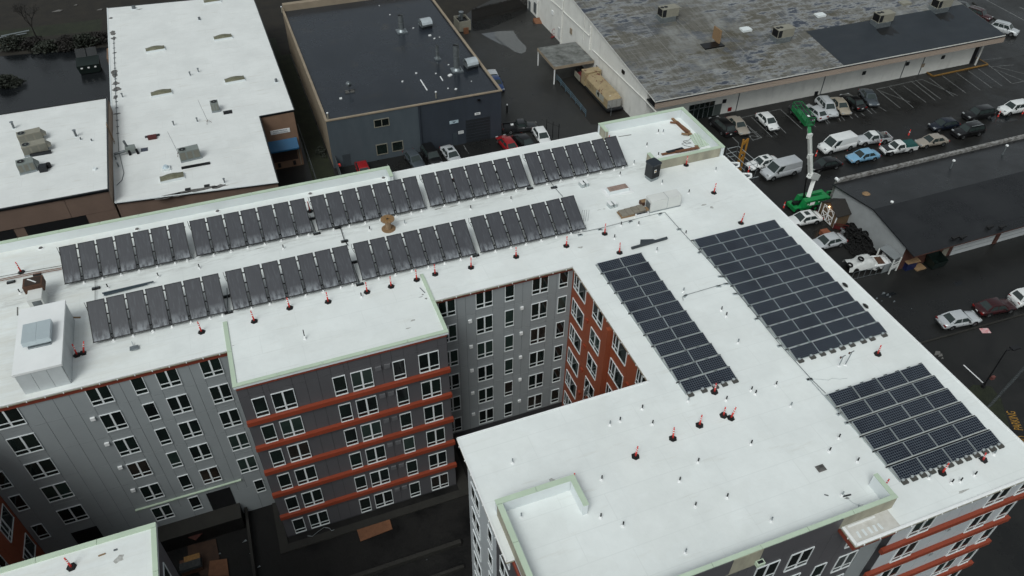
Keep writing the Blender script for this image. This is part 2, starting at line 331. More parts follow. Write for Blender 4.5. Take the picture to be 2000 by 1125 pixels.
# ================================================================ GROUND
def sheet(name, poly, z, m, label=None):
    b = MB(); A = sum(poly[i][0] * poly[(i + 1) % len(poly)][1] - poly[(i + 1) % len(poly)][0] * poly[i][1] for i in range(len(poly)))
    if A < 0: poly = poly[::-1]
    b.add([(p[0], p[1], z) for p in poly], [tuple(range(len(poly)))], m); return struct(b.build(name))
sheet('ground', [(-600, -300), (900, -300), (900, 900), (-600, 900)], 0, M_ASPH)
sheet('grass_strip', [(5.9, 60), (9.4, 60), (9.4, 128), (6.6, 150), (6.6, 100)], .004, M_GRASS)
sheet('waste_ground', [(-80, 144), (-35, 143), (-17, 140.5), (-17, 137), (8, 135), (8, 128), (36, 127), (40, 131), (44, 135), (52, 140), (60, 230), (-110, 230)], .008, M_DIRT)
sheet('grass_field', [(-45, 150), (-20, 148), (-20, 153), (-45, 154)], .012, M_GRASS)
sheet('industrial_yard', [(33.9, 76), (54.0, 76), (54.0, 131), (44, 126), (33.9, 126)], .003, M_ASPHY)
sheet('wet_car_park', [(-80, 95), (-16.6, 95), (-16.6, 140.3), (-35, 142.8), (-80, 143.8)], .004, M_WETLOT)
sheet('warehouse_car_park', [(55, 62.5), (140, 62.5), (140, 86), (55, 86)], .004, M_ASPHD)
sheet('tyre_yard', [(56, 48.6), (70.3, 48.6), (67, 62), (56, 62)], .006, M_ASPHD)
pk = [at(*p, 0) for p in ((1745, 690), (1800, 668), (2000, 614), (2060, 640), (2060, 1000), (1880, 900))]
sheet('street_car_park', [(p.x, p.y) for p in pk], .004, M_ASPHD)
b = MB(); b.bar(at(1800, 668) + Vector((-4, 0, .06)), at(2040, 603) + Vector((0, 0, .06)), .18, .12, M_WALK); struct(b.build('kerb'))
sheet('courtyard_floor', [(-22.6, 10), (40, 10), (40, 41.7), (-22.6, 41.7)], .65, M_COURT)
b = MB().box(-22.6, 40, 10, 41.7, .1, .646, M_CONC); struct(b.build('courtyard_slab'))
sheet('courtyard_walk', [(-16.5, 40.1), (-8.0, 40.1), (-8.0, 41.6), (-16.5, 41.6)], 2.25, M_WALK)
b = MB().box(-16.5, -8.0, 40.1, 41.6, .6, 2.246, M_COURT); struct(b.build('walk_base'))
b = MB(); b.prism([(-5.6, 36.6), (10.9, 36.6), (10.9, 41.6), (9.9, 41.6), (9.9, 37.3), (-4.9, 37.3), (-4.9, 41.6), (-5.6, 41.6)], .64, .80, M_WALK); struct(b.build('kerb_path'))
# low retaining walls across the courtyard
zc = Z(320, 980, 580, 2000)
def wall_at(pts, z0, z1, w, m, name, label):
    b = MB()
    for p, q in zip(pts[:-1], pts[1:]):
        a = at(*zc(*p), z1); c = at(*zc(*q), z1); b.bar(Vector((a.x, a.y, (z0 + z1) / 2)), Vector((c.x, c.y, (z0 + z1) / 2)), w, z1 - z0, m)
    return tag(b.build(name), label, 'wall')
wall_at([(545, 0), (618, 560)], .6, 1.4, .22, M_WALK, 'retaining_wall', 'low concrete retaining wall running towards the camera left of the dark block')
wall_at([(1225, 520), (2000, 262)], .6, 1.1, .35, M_WALK, 'retaining_wall', 'low concrete retaining wall running across the courtyard in front of the dark block')
wall_at([(1650, 560), (2020, 430)], .6, 1.0, .25, M_WALK, 'retaining_wall', 'short low wall at the foot of the pale grey courtyard facade')
# puddles
b = MB(); pts = [zp for zp in ((940, 66), (975, 61), (1002, 60), (1012, 75), (1028, 92), (1027, 101), (1018, 105), (1005, 101), (992, 92), (975, 85), (955, 75))]
q = [at(*p, 0) for p in pts]; sheet('rain_puddle', [(p.x, p.y) for p in q], .010, M_PUDDLE)
for i, pp in enumerate((((1862, 552), (1880, 548), (1878, 556), (1866, 560)), ((1712, 578), (1745, 570), (1752, 574), (1730, 582)), ((1925, 160 + 55), (1990, 235), (1960, 240), (1930, 236)))):
    q = [at(*p, 0) for p in pp]; sheet('rain_puddle', [(p.x, p.y) for p in q], .010, M_WETLOT)

# ================================================================ MAIN APARTMENT BUILDING
B = thing('apartment_building', 'large unfinished grey and rust-red apartment building with white flat roof carrying the solar panels', 'building', (10, 28, 0))
BODY = [(-40, 58.4), (40.6, 58.4), (40.6, 14.22), (29.6, 14.22), (29.6, 15.44), (8.17, 15.44), (8.17, 28.3), (21.45, 28.3), (21.45, 41.62), (9.85, 41.62), (9.85, 37.97), (-4.85, 37.97), (-4.85, 41.62), (-22.57, 41.62), (-22.57, 28.8), (-10.32, 28.8), (-10.32, 10), (-40, 10)]
MB().prism(BODY, 0, 19.78, M_BACK).build('wall', B, True)
ROOF = [(-40, 58.65), (40.9, 58.65), (40.9, 14.0), (26.4, 14.0), (26.4, 15.3), (8.2, 15.3), (8.2, 19.95), (7.7, 19.95), (7.7, 28.77), (21.2, 28.77), (21.2, 41.3), (9.95, 41.3), (9.95, 37.8), (-4.95, 37.8), (-4.95, 41.4), (-22.6, 41.4), (-22.6, 29.1), (-10.1, 29.1), (-10.1, 10), (-40, 10)]
MB().prism(ROOF, 19.80, 20.0, M_WALL2, None, M_ROOF).build('roof', B, True)
# metal drip edge: a thin green-tan cleat under the membrane edge, with clips
def drip(p, q, nrm, name='drip_edge'):
    p = Vector((p[0], p[1], 0)); q = Vector((q[0], q[1], 0)); n = Vector((nrm[0], nrm[1], 0)); b = MB()
    b.bar(p + n * .02 + Vector((0, 0, 19.86)), q + n * .02 + Vector((0, 0, 19.86)), .045, .07, M_TAN)
    b.bar(p - n * .0 + Vector((0, 0, 20.015)), q + Vector((0, 0, 20.015)), .10, .05, M_WHITE)
    L = (q - p).length; k = int(L / 1.1)
    for i in range(k):
        c = p.lerp(q, (i + .5) / k) + n * .05; b.box(c.x - .03, c.x + .03, c.y - .03, c.y + .03, 19.80, 19.90, M_WHITE)
    return b.build(name, B, True)
drip((21.2, 41.3), (9.95, 41.3), (0, -1)); drip((-4.95, 41.4), (-22.6, 41.4), (0, -1)); drip((21.2, 28.77), (21.2, 41.3), (-1, 0))
drip((7.7, 19.95), (7.7, 28.77), (-1, 0)); drip((7.7, 28.77), (21.2, 28.77), (0, 1)); drip((26.4, 14.0), (40.9, 14.0), (0, -1)); drip((26.4, 14), (26.4, 15.2), (-1, 0))
drip((40.9, 14.0), (40.9, 50.9), (1, 0)); drip((7.7, 19.95), (8.15, 19.95), (0, -1)); drip((10.9, 58.65), (31.5, 58.65), (0, 1))
# red fascia under the roof edge
for (x0, x1, y0, y1, z0) in ((9.86, 21.44, 41.50, 41.62, 19.42), (-22.5, -4.86, 41.50, 41.62, 19.40), (21.33, 21.45, 28.5, 41.49, 19.45), (-4.83, 9.83, 37.84, 37.97, 19.58), (8.05, 8.17, 15.6, 28.3, 19.5), (26.45, 29.6, 14.08, 14.2, 19.3), (26.45, 26.57, 14.2, 15.4, 19.3)):
    bx('fascia', B, x0, x1, y0, y1, z0, 19.78, M_REDF)

ORI = {'S': 0.0, 'W': -PI / 2, 'E': PI / 2}
def place(o, ori, plane, a, z, off=0):
    """a: coordinate of the window's local left edge along the wall"""
    c = {'S': (a, plane - off, z), 'W': (plane - off, a, z), 'E': (plane + off, a, z)}[ori]
    o.location = Vector(c) - Vector(o.parent.location); o.rotation_euler = (0, 0, ORI[ori])
def win_mesh(kind, w, h, m=None):
    m = m or M_WIN
    def mk():
        b = MB(); t = .048; d = .06; hp = .42
        b.box(0, w, -d - .02, 0, 0, .085, m); b.box(0, w, -d, 0, h - .05, h, m); b.box(0, t, -d, 0, .086, h - .051, m); b.box(w - t, w, -d, 0, .086, h - .051, m)
        if kind == 'D': cuts = [(w / 2 - .06, w / 2 + .06)]
        elif kind == 'T': cuts = [(w * .19 - .035, w * .19 + .035), (w * .42 - .07, w * .42 + .07)]
        else: cuts = []
        for a, c in cuts: b.box(a, c, -d + .004, 0, .086, h - .051, m)
        e = [t] + [x for c in cuts for x in c] + [w - t]
        for i in range(0, len(e), 2):
            if kind == 'T' and i == 4: continue
            b.box(e[i], e[i + 1], -d + .012, 0, hp, hp + .085, m)
        return b.mesh('window_frame')
    return cached(('win', kind, round(w, 2), round(h, 2), m.name), mk)
M_GLASS2 = mat('green_reflection_glass', (.020, .034, .030), .07, var=.5, scale=.6, col2=(.045, .066, .058))  # paler green base colour paints a reflection into some panes
M_GLASS3 = mat('blind_behind_glass', (.030, .026, .022), .10, var=.5, scale=.6)
def pane_mesh(x0, x1, z0, z1):
    g = M_GLASS if GPICK[0] < .80 else (M_GLASS2 if GPICK[0] < .92 else M_GLASS3)
    return cached(('pane', g.name, round(x0, 2), round(x1, 2), round(z0, 2), round(z1, 2)), lambda: MB().box(x0, x1, -.03, 0, z0, z1, g).mesh('pane'))
GPICK = [0]
def window(par, ori, plane, lo, hi, ztop, h=1.88, kind='D', off=.03):
    GPICK[0] = random.random(); w = hi - lo; a = {'S': lo, 'W': hi, 'E': lo}[ori]
    o = link('window', win_mesh(kind, w, h), par); place(o, ori, plane, a, ztop - h, off)
    t = .048; hp = .42
    if kind == 'D': e = [t, w / 2 - .06, w / 2 + .06, w - t]
    elif kind == 'T': e = [t, w * .19 - .035, w * .19 + .035, w * .42 - .07, w * .42 + .07, w - t]
    else: e = [t, w - t]
    for i in range(0, len(e), 2):
        if kind == 'T' and i == 4: link('pane', pane_mesh(e[i], e[i + 1], .086, h - .05), o); continue
        link('pane', pane_mesh(e[i], e[i + 1], .086, hp), o); link('pane', pane_mesh(e[i], e[i + 1], hp + .085, h - .05), o)
    return o
JOINT = MB()
def panels(ori, plane, xs, zs, m, single=True, skip=None):
    """cladding boards with open joints; `single` ones are objects, the rest join one mesh"""
    g = .011; th = .028
    for i in range(len(xs) - 1):
        for k in range(len(zs) - 1):
            a, c = sorted((xs[i], xs[i + 1])); z1, z0 = sorted((zs[k], zs[k + 1]), reverse=True)
            if skip and skip((a + c) / 2, (z0 + z1) / 2): continue
            a += g; c -= g; z0 += g; z1 -= g
            r = random.random() * .004
            if ori == 'S': e = (a, c, plane - th - r, plane, z0, z1)
            elif ori == 'W': e = (plane - th - r, plane, a, c, z0, z1)
            else: e = (plane, plane + th + r, a, c, z0, z1)
            if single: bx('cladding_panel', B, *e, m)
            else: JOINT.box(*e, m)
ZF = [19.42, 17.25, 14.33, 11.45, 8.58, 5.72, 3.95, 2.26]
panels('S', 41.62, [-22.55, -21.4, -20.15, -18.4, -17.37, -16.31, -15.3, -14.3, -12.9, -12.2, -11.5, -10.7, -9.9, -8.5, -7.7, -7.0, -5.65, -4.87], ZF[:7], M_GREYP)
panels('S', 41.62, [-22.55, -20.15, -18.4, -16.31, -14.3, -11.5, -9.9, -8.4, -6.4, -4.87], [3.95, .66], M_GREYP, False)
panels('S', 37.97, [-4.83, -4.15, -3.2, -2.81, -1.25, -.38, .5, 1.4, 2.33, 2.65, 4.2, 4.95, 5.7, 6.6, 7.6, 9.13, 9.83], [19.56, 18.68, 16.05, 13.2, 10.2, 7.1, 4.0, .82], M_DARKP)
panels('S', 41.62, [9.87, 11.75, 12.43, 13.25, 14.65, 15.6, 16.45, 17.16, 17.9, 19.3, 20.05, 21.43], [19.42, 17.25, 14.33, 11.45, 8.58, 5.72, 3.0], M_GREYP)
panels('W', 21.45, [28.35, 29.3, 30.6, 31.9, 33.0, 34.3, 34.95, 36.0, 37.7, 38.8, 40.0, 41.58], [19.45, 17.25, 14.33, 11.45, 8.58, 5.72, 2.9, .7], M_REDP, False)
panels('W', 8.17, [22.8, 23.4, 24.4, 25.7, 27.0, 28.28], [19.5, 17.25, 14.33, 11.45, 8.58, 5.72, 2.9, .7], M_LGREYP, False)
panels('W', 8.17, [15.5, 17, 18.5, 20.0, 21.4, 22.8], [19.5, 17.25, 14.33, 11.45, 8.58, 5.72, 2.9, .7], M_DARKP, False)
panels('S', 15.44, [8.2, 9.5, 10.8, 12.1, 13.4, 14.7, 16, 17.3, 18.6, 19.9, 20.5, 21.2, 22.8, 23.5, 25.1, 26.2, 27.4, 28.5, 29.55], [19.8, 18.7, 16.05, 13.2, 10.2, 7.1], M_DARKP, False)
panels('S', 14.22, [29.62, 30.8, 32.7, 33.8, 34.9, 35.9, 36.9, 38.6, 39.4, 40.58], [19.7, 17.2, 14.3, 11.4, 8.5, 5.6], M_LGREYP, False)
panels('E', -22.57, [28.9, 30.5, 32, 33.5, 35, 36.5, 38, 39.2, 41.58], [19.5, 17.25, 14.33, 11.45, 8.58, 5.72, 2.9, .7], M_REDP, False)
panels('E', -10.32, [16, 18, 20, 22, 24, 26, 28.78], [19.6, 17.2, 14.3, 11.4, 8.5, 5.6], M_DARKP, False)
stuff(JOINT.build('cladding_panels', B, True))
bx('corner_trim', B, 29.56, 29.66, 14.6, 15.42, 5, 19.7, M_GREYP)
# windows
for zt in (19.58, 16.68, 13.79, 10.9, 7.86):
    window(B, 'S', 41.62, -20.12, -18.39, zt); window(B, 'S', 41.62, -14.31, -12.89, zt)
    window(B, 'S', 41.62, -11.5, -10.7, zt, kind='S'); window(B, 'S', 41.62, -9.9, -8.5, zt); window(B, 'S', 41.62, -7.02, -5.64, zt)
window(B, 'S', 41.62, -14.31, -12.89, 4.85, 1.8); window(B, 'S', 41.62, -11.5, -10.7, 4.85, 1.8, 'S'); window(B, 'S', 41.62, -6.4, -5.65, 4.6, 1.7, 'S')
for zt in (16.68, 13.75, 10.88, 6.93): window(B, 'S', 41.62, -22.2, -21.43, zt, kind='S')
for (x0, x1, z0) in ((-20.16, -18.32, 2.3), (-10.1, -8.24, 2.3)):
    d = bx('doorway', B, x0, x1, 41.56, 41.62, z0, 4.72, M_INKB); 
for zt in (18.33, 15.3, 12.35, 9.28, 6.13, 2.95):
    for lo, hi, k in ((-4.13, -3.22, 'S'), (-2.83, -1.28, 'D'), (1.39, 2.3, 'S'), (2.67, 4.21, 'D'), (5.7, 6.61, 'S'), (7.61, 9.14, 'D')):
        window(B, 'S', 37.97, lo, hi, zt, 1.98, k)
for zt in (19.58, 16.75, 13.85, 10.95, 8.05, 5.15):
    for lo, hi, k in ((10.25, 11.62, 'D'), (13.25, 14.63, 'D'), (15.65, 16.43, 'S'), (17.92, 19.32, 'D'), (20.23, 21.02, 'S')):
        window(B, 'S', 41.62, lo, hi, zt, 1.85, k)
for zt in (19.6, 16.7, 13.8, 10.9, 8.0, 5.1):
    window(B, 'W', 21.45, 39.05, 41.2, zt, 1.75, 'T'); window(B, 'W', 21.45, 36.05, 37.7, zt, 1.75, 'D'); window(B, 'W', 21.45, 32.15, 34.25, zt, 1.75, 'T'); window(B, 'W', 21.45, 28.9, 30.55, zt, 1.75, 'T')
    window(B, 'W', 8.17, 25.95, 27.55, zt + .1, 1.85, 'D'); window(B, 'W', 8.17, 23.5, 24.3, zt + .1, 1.85, 'S'); window(B, 'W', 8.17, 20.5, 22.1, zt + .1, 1.85, 'D')
for zt, row in ((18.4, 0), (15.3, 1), (12.3, 2)):
    for lo, hi, k in (((21.2, 22.8, 'D'), (23.55, 25.15, 'D')) if row == 0 else ((21.2, 22.1, 'S'), (23.55, 25.15, 'D'), (26.2, 27.1, 'S'))) + ((28.0, 29.45, 'D'),) * (row > 0): window(B, 'S', 15.44, lo, hi, zt, 1.98, k)
window(B, 'S', 15.44, 27.95, 29.4, 18.4, 1.98)
for zt in (19.6, 16.65, 13.7, 10.75, 7.8):
    for lo, hi, k in ((31.0, 32.6, 'D'), (36.9, 38.5, 'D'), (39.4, 40.3, 'S')): window(B, 'S', 14.22, lo, hi, zt, 1.85, k)
for zt in (13.8, 10.87, 6.93): window(B, 'E', -22.57, 39.0, 41.15, zt, 1.88, 'T'); window(B, 'E', -22.57, 35.6, 37.2, zt, 1.88, 'D')
for zt in (18.3, 15.3, 12.3): window(B, 'E', -10.32, 25.6, 27.6, zt, 1.9, 'D'); window(B, 'E', -10.32, 21.5, 22.6, zt, 1.9, 'D')
# open casement on the red wall
o = link('open_sash', MB().box(0, .75, -.03, 0, 0, 1.2, M_WIN).box(.07, .68, -.036, .004, .07, 1.13, M_GLASS).mesh('sash'), B); o.location = Vector((21.35, 37.0, 9.3)) - Vector(B.location); o.rotation_euler = (.0, 0, -PI / 2 - .9)
# red canopy bands
def bandbox(x0, x1, y0, y1, z0, z1):
    b = MB(); b.box(x0, x1, y0, y1, z0, z1, M_REDB); return b.build('sunshade_band', B, True)
for zt in (16.28, 13.36, 10.36, 7.32, 4.15): bandbox(-4.87, 9.9, 37.64, 37.93, zt - .40, zt)
for zt in (17.72, 14.78, 11.85, 8.9, 6.0): bandbox(29.15, 40.7, 13.93, 14.18, zt - .42, zt)
bx('ledge', B, -15.3, -7.2, 41.44, 41.59, 5.26, 5.34, M_GREEN)
bx('ledge', B, 21.0, 21.4, 34.5, 34.85, .7, 19.4, M_REDP)
# wall vents
for z in (16.58, 13.69, 10.8, 7.8): bx('wall_vent', B, -14.86, -14.56, 41.44, 41.58, z - .14, z + .14, M_WHITE)
for z in (16.65, 13.75, 10.85, 7.95, 5.05):
    bx('wall_vent', B, 12.6, 12.88, 41.44, 41.58, z - .14, z + .14, M_WHITE); bx('wall_vent', B, 16.96, 17.22, 41.44, 41.58, z - .14, z + .14, M_WHITE)
    bx('wall_vent', B, 21.28, 21.42, 38.25, 38.6, z - .15, z + .15, M_REDB); bx('wall_vent', B, 21.28, 21.42, 31.25, 31.6, z - .15, z + .15, M_REDB)
for z in (18.12, 15.1, 12.15, 9.1, 6.0, 2.8):
    for x in (4.44, 5.1): bx('wall_vent', B, x, x + .43, 37.80, 37.93, z - .18, z + .18, mat('grey_vent_cover', (.16, .16, .17), .5))
for z, x in ((16.6, 34.6), (13.6, 34.6)): bx('wall_vent', B, x, x + .25, 14.05, 14.18, z - .1, z + .15, M_ALU)

# parapets with separate coping lengths
def coping(p, q, w, z, h=.06):
    p = Vector((p[0], p[1], z)); q = Vector((q[0], q[1], z)); L = (q - p).length; k = max(1, round(L / 3.0))
    for i in range(k):
        a = p.lerp(q, i / k); c = p.lerp(q, (i + 1) / k); d = (c - a).normalized() * .012
        MB().bar(a + d, c - d, w, h, M_GREEN).build('coping', B, True)
def parapet(x0, x1, y0, y1, z, m=M_WALL2, outer=None):
    """outer: list of (side) faces that carry the bare tan sheathing"""
    bx('parapet', B, x0, x1, y0, y1, 20.0, z, m)
    for s in outer or ():
        if s == 'S': bx('sheathing', B, x0 + .02, x1 - .02, y0 - .03, y0 - .002, 20.02 if z < 20.99 or y0 > 20 else 19.4, z - .01, M_TAN)
        if s == 'W': bx('sheathing', B, x0 - .03, x0 - .002, y0 + .02, y1 - .02, 20.02, z - .01, M_TAN)
    if x1 - x0 > y1 - y0: coping((x0 - .05, (y0 + y1) / 2), (x1 + .05, (y0 + y1) / 2), y1 - y0 + .04, z + .035)
    else: coping(((x0 + x1) / 2, y0 - .05), ((x0 + x1) / 2, y1 - (.0 if y1 - y0 > 3 else -.05)), x1 - x0 + .04, z + .035)
parapet(-40, 10.9, 58.3, 58.6, 20.78); parapet(10.6, 10.9, 57.0, 58.2, 20.78)
parapet(31.6, 40.86, 58.35, 58.68, 20.92); parapet(40.53, 40.86, 50.95, 58.28, 20.92); parapet(33.9, 40.45, 50.95, 51.25, 20.92, outer='S'); parapet(33.55, 33.85, 50.95, 52.4, 20.92, outer='WS'); parapet(31.6, 31.9, 57.1, 58.25, 20.92, outer='WS')
parapet(8.22, 8.52, 15.35, 22.84, 21.0, outer='W'); parapet(8.22, 13.1, 22.88, 23.18, 21.0); parapet(12.8, 13.1, 21.1, 22.82, 21.0)
parapet(8.6, 29.95, 15.3, 15.52, 21.0); parapet(29.7, 29.95, 15.57, 17.0, 21.0)
bx('sheathing', B, 26.2, 29.9, 15.26, 15.295, 19.9, 20.98, M_TAN); bx('sheathing', B, 19.0, 20.9, 15.40, 15.405, 19.0, 19.9, M_TAN)
bx('parapet_cladding', B, 8.3, 18.98, 15.25, 15.296, 19.5, 20.99, M_DARKP); bx('parapet_cladding', B, 20.92, 26.18, 15.25, 15.296, 19.5, 20.99, M_DARKP); bx('sheathing', B, 19.0, 20.9, 15.25, 15.296, 19.5, 20.99, M_TAN)
MB().box(0, .5, -.28, 0, 0, .3, M_GREEN).box(.08, .42, -.22, -.06, .301, .32, M_DKTRIM).build('scupper_box', B, True, (20.6, 15.24, 19.6))
coping((-4.98, 37.92), (9.98, 37.92), .28, 20.05, .10); coping((-4.82, 38.07), (-4.82, 44.3), .30, 20.04, .08); coping((9.84, 38.07), (9.84, 44.4), .26, 20.05, .10)
coping((-22.5, 28.97), (-10.1, 28.97), .30, 20.05, .10); coping((-10.24, 28.8), (-10.24, 12), .28, 20.05, .10)
# unfinished strip beside the front parapet: bare boards with a raised white rim and leftover membrane strips
bx('bare_strip', B, 26.5, 29.6, 14.1, 15.24, 20.0, 20.012, mat('stained_bare_board', (.50, .48, .44), .6, var=.0, scale=1.6, col2=(.66, .65, .62)))
bx('rim', B, 26.42, 40.86, 14.02, 14.12, 20.0, 20.07, M_WHITE); bx('rim', B, 26.42, 26.52, 14.125, 15.2, 20.0, 20.07, M_WHITE)
for x in (26.9, 27.3, 27.7, 28.05, 28.4):
    o = bx('membrane_strip', B, x, x + .15, 14.32, 14.72, 20.014, 20.03, M_WALL2); o.rotation_euler = (0, 0, random.uniform(-.2, .2))
bx('rim', B, 26.7, 28.6, 15.08, 15.18, 20.014, 20.06, M_WHITE)

# roof penthouse at the left end: white wrapped box with insulated wall panels
PH = (-17.68, -14.92, 41.93, 48.2)
bx('penthouse', B, PH[0], PH[1], PH[2], PH[3], 20.0, 21.78, M_BACK)
bx('penthouse_roof', B, PH[0] - .08, PH[1] + .08, PH[2] - .08, PH[3] + .08, 21.78, 21.95, M_WHITE)
for i in range(3):
    w = (PH[1] - PH[0]) / 3; bx('wall_panel', B, PH[0] + i * w + .01, PH[0] + (i + 1) * w - .01, PH[2] - .04, PH[2], 20.01, 21.77, mat('insulated_wall_panel', (.50, .53, .54), .55, var=.06, scale=1.2))
for i in range(5):
    w = (PH[3] - PH[2]) / 5; bx('wall_panel', B, PH[1], PH[1] + .04, PH[2] + i * w + .01, PH[2] + (i + 1) * w - .01, 20.01, 21.77, MATS['insulated_wall_panel'])

# vents through the membrane: white boot with a short stub pipe
def vent(u, v, par, z=20.0, h=.42, dark=True, r=.045, rb=.10, name='vent_pipe'):
    p = at(u, v, z); o = MB().cyl((0, 0, 0), (0, 0, .012), rb * 1.35, rb * 1.3, 12, M_WHITE).cyl((0, 0, .012), (0, 0, h * .36), rb, r * 1.2, 12, M_WHITE).mesh('boot') if ('vb', h, rb) not in CACHE else CACHE[('vb', h, rb)]
    CACHE[('vb', h, rb)] = o
    o = link(name, o, par, True, p)
    s = cached(('vs', dark, h, r), lambda: MB().cyl((0, 0, h * .30), (0, 0, h), r, r, 8, M_BLKMET if dark else M_GALV).mesh('stub'))
    link('stub', s, o); return o
DV = [(1254, 799), (1210.5, 823), (1274, 829), (1467, 763), (1475, 770), (1418, 782), (1466.5, 868), (1363, 903), (1175, 937), (1327, 940), (1419.5, 972), (1357.5, 989), (1173, 1011), (1216.5, 1027),
      (1515, 753), (1637.6, 856), (1619.5, 882), (1674, 902), (1857.8, 944), (1875, 941), (1903, 929), (1213, 441), (1247, 440), (1200, 466), (1339, 458), (1408.6, 607), (1418, 618), (1285.4, 260), (1263, 286), (1285.4, 305), (1210.7, 343), (1138.7, 360), (1345, 378),
      (310, 541), (211.5, 563), (554, 486), (919.5, 409), (998, 391), (722.4, 450), (40, 573), (706, 580), (390, 524)]
GV = [(1191, 830), (1344, 784), (1338.5, 1080), (1018, 1010), (1001, 904), (1544, 794), (1940.6, 888), (1813.7, 934), (1506, 1018), (1644, 968), (1282.4, 491), (1334.6, 570), (1441, 670), (1295, 260), (1238, 321), (1292.9, 359), (1397.4, 334), (790.7, 438)]
for p in DV: vent(*p, B)
for p in GV: vent(*p, B, dark=False)
for p, h in (((1105, 957), .95), ((596, 662), .9)): vent(*p, B, h=h, r=.035, rb=.10)
# roof drains / overflow scuppers
for p in ((268, 448), (80, 485), (425, 413), (606, 379), (749, 348)):
    c = at(*p, 20.0); MB().cyl((0, 0, .003), (0, 0, .05), .26, .22, 12, M_WHITE).cyl((0, 0, .051), (0, 0, .09), .16, .13, 10, M_STAIN).build('roof_drain', B, True, c)
c = at(1603, 915, 20.0); bx('roof_hatch', B, c.x - .28, c.x + .28, c.y - .22, c.y + .22, 20.002, 20.05, M_STAIN)
# odd little mast with fittings between the two big arrays
for (u, v, h, lean) in ((1651, 712, 1.15, .35), (1639, 714, .85, .05)):
    c = at(u, v, 20.0); b = MB().cyl((0, 0, 0), (0, 0, .05), .15, .12, 10, M_WHITE).cyl((0, 0, .05), (lean * .3, 0, h), .035, .03, 8, M_GALV).cyl((lean * .3 - .2, 0, h), (lean * .3 + .22, .05, h + .06), .035, .035, 6, M_GALVD).cyl((lean * .3 - .2, 0, h - .02), (lean * .3 - .2, 0, h + .12), .06, .05, 8, M_RUST)
    tag(b.build('pipe_mast', None, False, c), 'galvanised pipe mast with elbow fitting between the two large solar arrays' if h > 1 else 'shorter rusty-topped pipe stub beside the elbow pipe mast', 'pipe')
# ================================================================ PHOTOVOLTAIC ARRAYS
MW, MD = 1.925, .985; TILT = math.radians(9)
def module_mesh():
    b = MB(); t = .026
    for e in ((-MW / 2, MW / 2, -MD / 2, -MD / 2 + t), (-MW / 2, MW / 2, MD / 2 - t, MD / 2), (-MW / 2, -MW / 2 + t, -MD / 2 + t, MD / 2 - t), (MW / 2 - t, MW / 2, -MD / 2 + t, MD / 2 - t)): b.box(*e, 0, .04, M_ALU)
    return b.mesh('module_frame')
FR = module_mesh(); CE = MB().box(-MW / 2 + .026, MW / 2 - .026, -MD / 2 + .026, MD / 2 - .026, .005, .036, M_CELL).mesh('cells')
def tray_mesh():
    b = MB().box(-.2, .2, -.17, .17, 0, .012, M_ALU)
    b.prism([(-.19, -.16), (.19, -.16), (.19, .10), (-.19, .10)], .013, .13, mat('dark_wet_block', (.085, .082, .074), .8, var=.2, scale=6))
    b.add([(-.17, .0, .10), (.02, .0, .10), (.02, .14, .22), (-.17, .14, .22)], [(0, 1, 2, 3)], M_ALU); b.box(-.17, -.05, .14, .16, .05, .22, M_ALU)
    return b.mesh('ballast_tray')
TRAY = tray_mesh()
def pv(label, x0, x1, y0, y1, cols, rows, trays):
    P = thing('solar_array', label, 'solar panels', (x0, y0, 20.0)); px_ = (x1 - x0) / cols; py_ = (y1 - y0) / rows
    zc_ = .10 + MD / 2 * math.sin(TILT)
    for r in range(rows):
        yc = y0 + r * py_ + MD * math.cos(TILT) / 2
        for c in range(cols):
            o = link('solar_module', FR, P, True, (x0 + (c + .5) * px_, yc, 20 + zc_ + random.uniform(-.004, .004)), (TILT, random.uniform(-.004, .004), 0)); link('cells', CE, o)
        yt = y0 + r * py_ + MD * math.cos(TILT)
        bx('deflector', P, x0, x1, yt - .01, yt + .012, 20.10, 20.16, M_GALV)
        bx('gap_shade_strip', P, x0 + .02, x1 - .02, yt + .04, y0 + (r + 1) * py_ - .03 if r < rows - 1 else yt + .12, 20.01, 20.045, M_DKTRIM)  # added dark strip: paints shade into the gap between module rows
        bx('rail', P, x0, x1, yt + .06, yt + .085, 20.06, 20.09, M_ALU)
        for k in range(cols * 2 + 1):
            if random.random() < .8: bx('clamp', P, x0 + k * px_ / 2 - .13, x0 + k * px_ / 2 + .13, yt + .10, yt + .16, 20.05, 20.12, M_BLKMET)
        for x in (x0 - .03, x1 + .005): bx('side_rail', P, x, x + .025, y0 + r * py_, yt + .12, 20.02, 20.11, M_ALU)
    for x in trays: link('ballast_tray', TRAY, P, True, (x, y0 - .10, 20.0))
    return P
fr = lambda a, b, fs: [a + (b - a) * f_ for f_ in fs]
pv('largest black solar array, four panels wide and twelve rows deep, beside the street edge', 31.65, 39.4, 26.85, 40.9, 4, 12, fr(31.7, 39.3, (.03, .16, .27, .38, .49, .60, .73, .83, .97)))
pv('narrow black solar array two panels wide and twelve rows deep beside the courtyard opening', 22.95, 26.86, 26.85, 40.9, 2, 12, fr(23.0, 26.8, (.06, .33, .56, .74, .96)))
pv('black solar array four panels wide and six rows deep at the roof corner', 31.6, 39.5, 16.5, 23.75, 4, 6, fr(31.7, 39.4, (.02, .11, .20, .29, .38, .47, .56, .65, .74, .83, .91, .99)))

